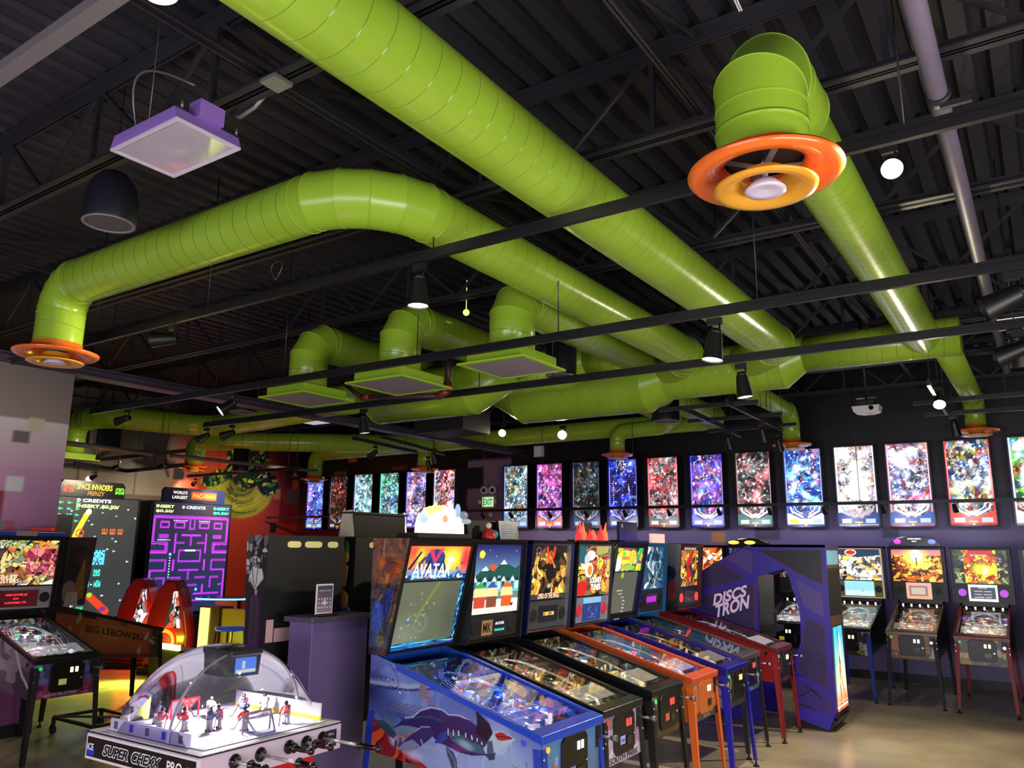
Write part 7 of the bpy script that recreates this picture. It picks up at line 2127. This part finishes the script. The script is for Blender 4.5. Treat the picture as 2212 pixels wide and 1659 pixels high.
mb = MB(); put_text(mb, 'EJECT', (X1_ + .0045, Y1_ - .08, HZ - .10), (0, 1, 0), (0, 0, 1), .016); put_text(mb, 'BALL', (X1_ + .0045, Y1_ - .08, HZ - .05), (0, 1, 0), (0, 0, 1), .014); mb.build('plate_lettering', MATS['sign_white'], t)

# ================================================================== LEFT SIDE
def gb_bg():
    A = fig_pal([(220, 190, 90), (190, 90, 60), (140, 150, 90), (230, 210, 140), (90, 60, 50), (180, 180, 170)], 231, 90, 70)
    A.cells(9, 50, [(220, 60, 110), (240, 110, 130), (150, 30, 70), (250, 150, 120)], (.55, .2, 1, .8), edge=.01, a=.8)
    A.line([(.62, .96), (.9, .92), (.95, .84), (.75, .82), (.7, .88), (.85, .95)], .02, (250, 140, 40)); A.cells(8, 30, [(170, 180, 90), (220, 220, 200), (90, 130, 90)], (0, .82, .6, 1), edge=.01)
    A.rect(.02, .04, .62, .3, (190, 110, 60), .35); return A


gb_pf = pf_art(241, [(50, 50, 90), (120, 60, 150), (60, 130, 110), (190, 90, 70), (170, 170, 190), (90, 90, 110)], (220, 220, 255), bright=1.2, apron=(60, 50, 40))
GB = dict(w=.58, bw=.72, bbf=(1.08, 1.02), bg=gb_bg(), layout='std', dw=.19, dv=(.1, .85), disp=Art(40, 16, 2.4, (60, 6, 16)), dtext=[('HIGH SCORE #3', .45, .72, .022, .2, ('led_red', (255, 60, 70), .4, 0, 1.6)), ('DAN', .45, .5, .016, .05, ('led_red', (255, 60, 70))), ('4,259,868,170', .45, .25, .022, .2, ('led_red', (255, 60, 70)))],
          spk=('speaker_silver', (128, 126, 136), .35), pf=gb_pf, pfm=art_mat(1.1), blade=warm_blade(17, [(60, 60, 66), (90, 90, 96), (44, 42, 50), (110, 100, 110)]), text=[('GH ST', .30, .19, .036, .17, ('cream_txt', (250, 245, 230)), {'bold': .0}), ('BUSTERS', .30, .10, .036, .22, ('cream_txt', (250, 245, 230)), {})],
          side=Art(110, 50, 2.6, (60, 50, 60)).grad((70, 40, 54), (110, 100, 112)).ell(.4, .4, .7, .3, (150, 140, 150), soft=.5).cells(5, 30, [(110, 100, 110), (150, 140, 150), (70, 60, 74), (170, 160, 170)], edge=.006, warp=.15, a=.7).line([(.7, 1), (.85, .5), (.95, .3)], .04, (190, 180, 190)),
          front=Art(60, 40, 1.7, (90, 80, 130)).grad((150, 50, 100), (80, 90, 150), .2, .6).cells(6, 40, [(150, 50, 100), (190, 70, 120), (90, 40, 90)], (0, 0, 1, .35), edge=.01, a=.7).cells(7, 30, [(90, 100, 160), (120, 130, 180), (70, 60, 120)], (0, .4, 1, 1), edge=.01, a=.6),
          gi=((.9, .9, 1), 5), bgl=((1, .8, .6), 4), seed=61, sticker=('sticker_pale', (200, 190, 120), .4, 0, .3), toys=[(235, 235, 240), (200, 200, 205), (90, 190, 140), (220, 70, 90), (150, 100, 230), (225, 215, 150), (210, 210, 215)])
def gb_top(t, bh, yt, yk, z):
    MB().box(-bh, bh, yt + .01, yt + .2, z, z + .045).build('light_bar', mat('bar_blue', (30, 40, 120), .3), t, bevel=.008)
    MB().box(-.12, .08, yt + .005, yt + .2, z + .002, z + .05).build('light_bar_centre', mat('bar_grey', (110, 100, 104), .4), t)
    MB().bar((.06, yt + .1, z + .07), (.24, yt + .1, z + .075), .025).bar((.08, yt + .1, z + .04), (.08, yt + .1, z + .08), .02).cyl((.24, yt + .1, z + .075), (.30, yt + .1, z + .06), .03, None, 14).build('toy_siren', mat('orn_red', (190, 40, 44)), t)
    MB().cyl((-.25, yt + .08, z + .1), (-.25, yt + .11, z + .1), .05, .055, 24).bar((-.25, yt + .1, z + .045), (-.25, yt + .1, z + .07), .02).build('round_lamp', GREYM, t)
m_g = pinball('pinball machine with grey ghostly side art and red score display at the left edge', -7.50, 3.945, FACE_X, dict(GB, topper=gb_top))
mb = MB(); put_text(mb, 'GHOSTBUSTERS', (-.04, -.006, .60), (1, 0, 0), (0, 0, 1), .026, width=.30, bold=.02); mb.build('front_lettering', mat('pale_violet_txt', (180, 160, 190), .5), m_g)
# amber side machine
lb = Art(130, 50, 2.6, (176, 84, 40)); lb.ell(.5, .6, .9, .5, (236, 146, 50), soft=.9); lb.rect(0, 0, 1, .14, (120, 54, 34)); lb.rect(0, .86, .35, 1, (60, 26, 20)); lb.put(np.clip((lb.u - .86) / .05, 0, 1), (70, 66, 34))
for u_, v_, r_ in ((.2, .82, -.5), (.84, .62, -.5), (.9, .5, .9), (.78, .2, .1), (.12, .5, .5)):
    lb.ell(u_, v_, .05, .10, (196, 170, 130), rot=r_); lb.ell(u_ + .012, v_ + .13, .022, .05, (196, 170, 130), rot=r_)
LEB = dict(w=.56, bw=.7, cab=('cab_amber', (70, 34, 22), .4), side=lb, bg=fig_pal([(160, 120, 80), (90, 60, 40), (210, 190, 150)], 251, 50, 40), pf=gb_pf, disp=strip([(60, 40, 30), (30, 20, 20)], 6), bbside=Art(50, 90, .42, (60, 40, 34)).rect(.12, .3, .8, .86, (34, 26, 28)).ell(.55, .7, .1, .12, (60, 30, 30)).poly([(.3, .05), (.7, .7), (.9, .1)], (150, 100, 40)).ell(.25, .2, .12, .16, (150, 130, 120)).poly([(.1, 0), (.2, .2), (.6, .2), (.7, 0)], (190, 180, 175)),
           lod=1, seed=71, gi=((1, .8, .5), 3), front=Art(20, 20, 1, (50, 56, 34)))
m_b = pinball('pinball machine turned away showing its amber side with bowling pins', -9.43, 5.92, PI, LEB)
mb = MB()
k_ = Vector((0, -1, 0.24)).normalized()
put_text(mb, 'THE', (-.284, .52, .99), (0, -1, -.27), (0, .0, 1), .045, width=.09, bold=.01); put_text(mb, 'BIG LEBOW$KI', (-.284, .60, .89), (0, -1, -.23), (0, 0, 1), .085, width=.72, bold=.015); mb.build('side_lettering', mat('brown_ink', (34, 18, 14), .5), m_b)
# rolling rack under it
t = thing('rolling_rack', 'low black steel frame on casters under the left edge machine', 'rack', (-8.3, 4.75, 0))
mb = MB()
for y_ in (-.25, .25):
    mb.bar((-.4, y_, .16), (.35, y_, .16), .03)
for x_ in (-.4, .35):
    mb.bar((x_, -.25, .16), (x_, .25, .16), .03)
mb.bar((-.4, -.25, .17), (.35, .25, .17), .02)
mb.build('frame', BLACK, t)
for x_ in (-.4, .35):
    for y_ in (-.25, .25):
        MB().cyl((x_, y_ - .015, .045), (x_, y_ + .015, .045), .045, None, 16).bar((x_, y_, .05), (x_, y_, .16), .03).build('caster', RUBBER, t)

# ---- tall neon screens on the far left
SXX = -13.7


def tall_screen(label, y0, y1, A, marq, mcol, title, seed):
    yc = (y0 + y1) / 2
    t = thing('giant_arcade_screen', label, 'arcade game', (SXX, yc, 0), PI / 2)
    h = (y1 - y0) / 2
    MB().box(-h - .06, h + .06, .02, .55, 0, 2.70).build('cabinet', mat('dark_game_shell', (24, 20, 28), .5), t)
    mb = MB(); artq(mb, A, (-h, .0, .66), (h, .0, .66), (h, .0, 2.68), (-h, .0, 2.68)); mb.box(-h, h, .002, .02, .66, 2.68, 1)
    sc_ = mb.build('led_screen', [art_mat(1.5, rough=.4), BLACK], t)
    a, b = marq
    mb = MB().prism([(a, 2.68), (b, 2.68), (b, 2.90), (b - .05, 2.96), (a + .05, 2.96), (a, 2.90)], 'y', -.03, .05, 0)
    mb.build('marquee', mcol, t, bevel=.004)
    mq = [o for o in t.children if o.name.startswith('marquee')][0]
    for body, x_, z_, hh, wd, cm, kw in title:
        mb = MB(); put_text(mb, body, (x_, -.036, z_), (1, 0, 0), (0, 0, 1), hh, width=wd, **kw); mb.build('marquee_lettering', mat(*cm), mq)
    MB().box(-h, h, -.35, .02, 0, .6).build('control_base', mat('dark_game_shell', (24, 20, 28)), t)
    return t, mq, h


# left screen: dark field with small glowing ships and blocky shapes
y0, y1 = 6.72, 8.14
A = Art(150, 200, (y1 - y0) / 2.02, (50, 52, 52))
A.grad((26, 44, 70), (56, 56, 52)).c[:] = A.c
rs = random.Random(3)


def sprite(A, u, v, s_, col, seed, n=9):
    """small symmetric block pattern, random"""
    r = random.Random(seed)
    for i in range(n):
        for j in range((n + 1) // 2):
            if r.random() < .62 - abs(i - n / 2) * .03:
                for jj in (j, n - 1 - j):
                    A.rect(u + (jj - n / 2) * s_ / n / A.asp, v + (i - n / 2) * s_ / n, u + (jj + 1 - n / 2) * s_ / n / A.asp, v + (i + 1 - n / 2) * s_ / n, col)
for k in range(40):
    u, v = rs.random(), rs.uniform(.05, .92)
    if u < .2 and v < .75: continue
    A.poly([(u, v + .008), (u + .035, v), (u, v - .008), (u + .006, v)], rs.choice([(230, 235, 255), (150, 180, 255), (240, 240, 240)]))
for k in range(14):
    A.poly([(.02 + .1 * (k % 3), .96 - .05 * (k // 3)), (.07 + .1 * (k % 3), .95 - .05 * (k // 3)), (.02 + .1 * (k % 3), .94 - .05 * (k // 3))], (60, 230, 150))
for k in range(3): sprite(A, .6 + .1 * k, .72, .045, (255, 120, 30), 4)
sprite(A, .55, .50, .12, (80, 230, 255), 9); A.glow(.55, .5, .09, (30, 60, 200), .5)
for u, v, c, sd in ((.42, .38, (240, 90, 240), 5), (.42, .34, (240, 90, 240), 5), (.56, .37, (70, 240, 220), 7), (.44, .28, (70, 240, 220), 8), (.58, .28, (70, 240, 220), 8), (.40, .55, (60, 220, 160), 6), (.38, .60, (60, 220, 160), 6), (.3, .66, (50, 200, 120), 5), (.4, .07, (60, 230, 130), 7)):
    sprite(A, u, v, .055, c, sd)
A.line([(.36, .86), (.27, .72), (.24, .66)], .022, (255, 220, 40)); A.ell(.38, .88, .025, .025, (255, 255, 220)); A.rect(.0, .6, .2, .85, (6, 6, 8)); A.ring(.3, .7, .03, .006, (255, 60, 30)); A.rect(.04, .63, .24, .645, (255, 220, 160))
A.line([(.5, .18), (.72, .05)], .03, (210, 60, 30)); A.ell(.5, .19, .02, .02, (120, 230, 60)); A.ell(.68, .07, .03, .02, (120, 40, 120))
t1_, mq, h = tall_screen('tall glowing screen with small blocky shapes, left one, under a black title board', y0, y1, A, (-.71, .42), mat('marquee_black', (24, 22, 26), .3), [('SPACE INVADERS', -.13, 2.86, .10, .62, ('yellow_txt', (226, 200, 60), .4, 0, .6), {'bold': .02}), ('FRENZY', -.10, 2.75, .07, .30, ('orange_txt2', (230, 150, 40), .4, 0, .6), {'shear': .2})], 1)
for x_, c, sd in ((-.58, ('inv_red', (230, 70, 40), .4, 0, .7), 4), (.32, ('inv_green', (110, 190, 60), .4, 0, .7), 7)):
    mb = MB(); r = random.Random(sd)
    for i in range(7):
        for j in range(5):
            if r.random() < .6:
                for jj in (j, 8 - j):
                    mb.box(x_ + (jj - 4.5) * .018, x_ + (jj - 3.5) * .018, -.036, -.031, 2.76 + i * .016, 2.776 + i * .016)
    mb.build('pixel_emblem', mat(*c), mq)
mb = MB(); put_text(mb, '0 CREDITS', (-.1, -.004, 2.63), (1, 0, 0), (0, 0, 1), .055, width=.6, bold=.02); mb.build('screen_lettering', mat('led_white', (190, 210, 255), .4, 0, 3.0), t1_)
mb = MB(); put_text(mb, 'INSERT $0.50/', (-.02, -.004, 2.53), (1, 0, 0), (0, 0, 1), .065, width=.75, bold=.02); mb.build('screen_lettering', mat('led_lime', (210, 255, 120), .4, 0, 3.0), t1_)

# right screen: neon maze (walls only)
y0, y1 = 8.46, 10.10
A = Art(220, 270, (y1 - y0) / 2.02, (40, 38, 52))
A.grad((30, 40, 80), (44, 40, 52))
NEON = (225, 70, 255)
def neon(pts, w=.0065, c=NEON):
    A.line(pts, w * 1.9, (120, 20, 200), .55); A.line(pts, w, c); A.line(pts, w * .35, (40, 30, 60))
def rr(u0, v0, u1, v1): neon([(u0, v0), (u1, v0), (u1, v1), (u0, v1), (u0, v0)], .006)
for m_ in (0, 1):
    fx_ = (lambda u: u) if m_ == 0 else (lambda u: 1 - u)
    N = lambda pts, **k: neon([(fx_(u), v) for u, v in pts], **k)
    R = lambda a, b, c, d: rr(min(fx_(a), fx_(c)), b, max(fx_(a), fx_(c)), d)
    N([(.5, .86), (.02, .86), (.02, .63), (.2, .63), (.2, .54), (.0, .54)]); N([(.5, .875), (.04, .875), (.005, .865), (.005, .62), (.18, .615), (.18, .555), (.0, .555)], w=.004)
    N([(.0, .47), (.2, .47), (.2, .38), (.02, .38), (.02, .10), (.5, .10)])
    N([(.47, .86), (.47, .76), (.5, .76)])
    R(.10, .77, .2, .82); R(.28, .77, .40, .82); R(.10, .68, .2, .70); N([(.30, .71), (.30, .54)]); N([(.30, .63), (.41, .63)])
    N([(.38, .70), (.5, .70)]); N([(.5, .70), (.5, .61)]); N([(.30, .47), (.30, .38)]); N([(.38, .38), (.5, .38)]); N([(.5, .38), (.5, .30)])
    N([(.10, .31), (.2, .31), (.2, .22)]); N([(.28, .31), (.40, .31)]); N([(.08, .16), (.40, .16)]); N([(.30, .24), (.30, .17)]); N([(.38, .24), (.5, .24)]); N([(.5, .24), (.5, .16)]); N([(.02, .24), (.08, .24)])
rr(.36, .46, .64, .56); A.line([(.44, .56), (.56, .56)], .008, (250, 240, 255))
for a, b in (((.26, .835), (.42, .835)), ((.08, .655), (.22, .655)), ((.58, .835), (.72, .835))):
    for k in range(7):
        u = a[0] + (b[0] - a[0]) * k / 6; A.poly([(u, a[1] + .008), (u + .018, a[1]), (u, a[1] - .008)], (220, 235, 255))
for k in range(8):
    A.poly([(.245, .50 - .025 * k), (.265, .492 - .025 * k), (.245, .484 - .025 * k)], (220, 235, 255))
for u, v in ((.25, .525), (.62, .2)):
    A.ell(u, v, .016, .016, (120, 210, 255), soft=.3)
t2_, mq, h = tall_screen('tall glowing screen with a purple neon maze, right one, under a blue title board', y0, y1, A, (-.68, .66), mat('marquee_blue', (36, 50, 110), .3), [("WORLD'S", -.34, 2.87, .06, .30, ('cream_txt', (250, 245, 230)), {'bold': .02}), ('LARGEST', -.34, 2.78, .06, .32, ('cream_txt', (250, 245, 230)), {'bold': .02})], 2)
MB().box(-.10, .46, -.034, -.03, 2.75, 2.90).build('orange_plate', mat('plate_orange', (220, 90, 40), .4, 0, .4), mq)
mb = MB(); put_text(mb, 'PAC-MAN', (.18, -.038, 2.825), (1, 0, 0), (0, 0, 1), .09, width=.5, bold=.04); mb.build('marquee_lettering', mat('yellow_txt', (226, 200, 60)), mq)
for x_, s_, c, z_ in ((-.60, 'INSERT', ('led_lime', (1, 1, 1)), 2.60), (.62, 'INSERT', ('led_teal', (60, 255, 200), .4, 0, 2.6), 2.60), (-.60, '$0.50/', ('led_lime', (1, 1, 1)), 2.51), (.62, '$0.50/', ('led_teal', (60, 255, 200)), 2.51), (0, '0 CREDITS', ('led_white', (1, 1, 1)), 2.60)):
    mb = MB(); put_text(mb, s_, (x_, -.004, z_), (1, 0, 0), (0, 0, 1), .055, width=.36 if x_ else .5, bold=.02); mb.build('screen_lettering', mat(*c), t2_)
# ---- twin red seat pods in front of the maze
REDP = mat('pod_red', (150, 22, 18), .25, coat=.6, emit=.06)
for k, (px, lab) in enumerate(((297, 'red seat pod with glowing ring speaker, left of the pair'), (366, 'red seat pod with glowing ring speaker, right of the pair'))):
    c = at(px, 1345, y=7.5)
    t = thing('seat_pod', lab, 'game seat', (c.x, 7.5, 0), math.radians(32))
    h = .33
    MB().prism([(-h * .95, .1), (h * .95, .1), (h, .55), (h * .75, .95), (h * .5, 1.22), (h * .2, 1.36), (-h * .2, 1.36), (-h * .55, 1.2), (-h * .85, .9), (-h, .55)], 'y', -.12, .25).build('shell', REDP, t, bevel=.03)
    A = Art(40, 60, .5, (250, 200, 190)).cells(5 + k, 30, [(250, 240, 240), (60, 50, 60), (240, 90, 60), (150, 120, 130)], edge=.012)
    mb = MB(); artq(mb, A, (-.02, -.155, .66), (.24, -.155, .66), (.17, -.155, 1.2), (.10, -.155, 1.2)); mb.build('backlit_insert', LIT, t)
    MB().lathe([(.12, 0), (.135, .012), (.16, .012), (.175, 0)], M=Matrix.Translation((0, -.155, .47)) @ Matrix.Rotation(PI / 2, 4, 'X'), seg=32).build('glow_ring', mat('ring_glow', (255, 70, 20), .3, 0, 9.0), t)
    MB().cyl((0, -.15, .47), (0, -.165, .47), .11, None, 24).cyl((0, -.165, .47), (0, -.175, .47), .045, None, 16).build('speaker', mat('ring_inner', (170, 30, 24), .4, 0, .4), t)
    MB().box(-h * .9, h * .9, -.3, .3, 0, .1).build('base', BLACK, t)
d = bpy.data.lights.new('ring_light', 'POINT'); d.energy = 170; d.color = (1, .12, .05); d.shadow_soft_size = .15
o = bpy.data.objects.new('ring_light', d); COL.objects.link(o); o.location = at(330, 1345, y=7.6)
c = at(372, 1392, y=7.2)
t = thing('light_base', 'low step glowing lime yellow in front of the right red pod', 'lit base', (c.x, 7.2, 0))
MB().box(-.36, .36, -.12, .2, 0, c.z - .05).build('step', mat('step_dark', (40, 40, 34), .4), t)
MB().box(-.36, .36, -.14, -.1, c.z - .05, c.z + .02).build('lime_strip', mat('lime_glow', (220, 255, 70), .3, 0, 30.0), t)
d = bpy.data.lights.new('lime_spill', 'SPOT'); d.energy = 260; d.color = (.8, 1, .12); d.spot_size = 2.3; d.spot_blend = .8; d.shadow_soft_size = .04
o = bpy.data.objects.new('lime_spill', d); COL.objects.link(o); o.location = (c.x, 7.02, c.z + .01); o.rotation_euler = Vector((.25, -1, -.45)).to_track_quat('-Z', 'Y').to_euler()
# ---- cyan edged high table, yellow lit game, blue stool
c = at(487, 1292, y=8.9)
t = thing('high_table', 'rounded high table with glowing cyan edge beside the red mural', 'table', (c.x, 8.9, 0), math.radians(30))
zt2 = c.z
pts = [(.46 * math.copysign(abs(math.cos(a)) ** .7, math.cos(a)), .36 * math.copysign(abs(math.sin(a)) ** .7, math.sin(a))) for a in [2 * PI * k / 32 for k in range(32)]]
MB().prism(pts, 'z', zt2 - .02, zt2 + .02).build('top', mat('table_blue', (24, 60, 120), .15), t)
MB().prism([(x_ * 1.02, y_ * 1.02) for x_, y_ in pts], 'z', zt2 - .012, zt2 + .012).build('glow_edge', mat('cyan_glow', (90, 230, 255), .3, 0, 4.0), t)
MB().box(-.2, .2, .05, .2, 0, zt2 - .02).build('pedestal', mat('dark_blue_metal', (20, 30, 50), .4), t)
c = at(462, 1345, y=7.9)
t = thing('lit_game_unit', 'narrow game unit with warm yellow lit side under the cyan table', 'arcade game', (c.x, 7.9, 0))
MB().box(-.25, .25, -.1, .15, 0, .98).build('body', mat('unit_brown', (70, 50, 26), .4), t)
MB().box(-.2, .02, -.12, -.1, .1, .95).build('yellow_lit_face', mat('warm_face', (255, 225, 120), .3, 0, 1.8), t)
t2 = at(540, 1340, y=8.0)
MB().box(.1, .8, -.05, .1, .15, .95).build('gold_front', mat('gold_front', (150, 110, 30), .35, 0, .25), t)
c = at(497, 1357, y=7.4)
t = thing('bar_stool', 'tall stool with glossy blue round seat in front of the yellow lit unit', 'stool', (c.x, 7.4, 0))
MB().lathe([(.001, c.z - .03), (.19, c.z - .03), (.21, c.z), (.19, c.z + .02), (.001, c.z + .025)], seg=28).build('seat', mat('seat_blue', (50, 90, 220), .15, coat=.6, emit=.2), t)
for sx_, sy_ in ((-1, -1), (1, -1), (1, 1), (-1, 1)):
    MB().bar((sx_ * .13, sy_ * .13, c.z - .03), (sx_ * .19, sy_ * .19, 0), .022).build('leg', mat('stool_metal', (110, 96, 90), .3, .7), t)
MB().bar((-.165, -.165, .3), (.165, -.165, .3), .018).bar((-.165, .165, .3), (.165, .165, .3), .018).build('foot_rest', mat('stool_metal', (110, 96, 90)), t)
c = at(8, 1128, x=-8.55)
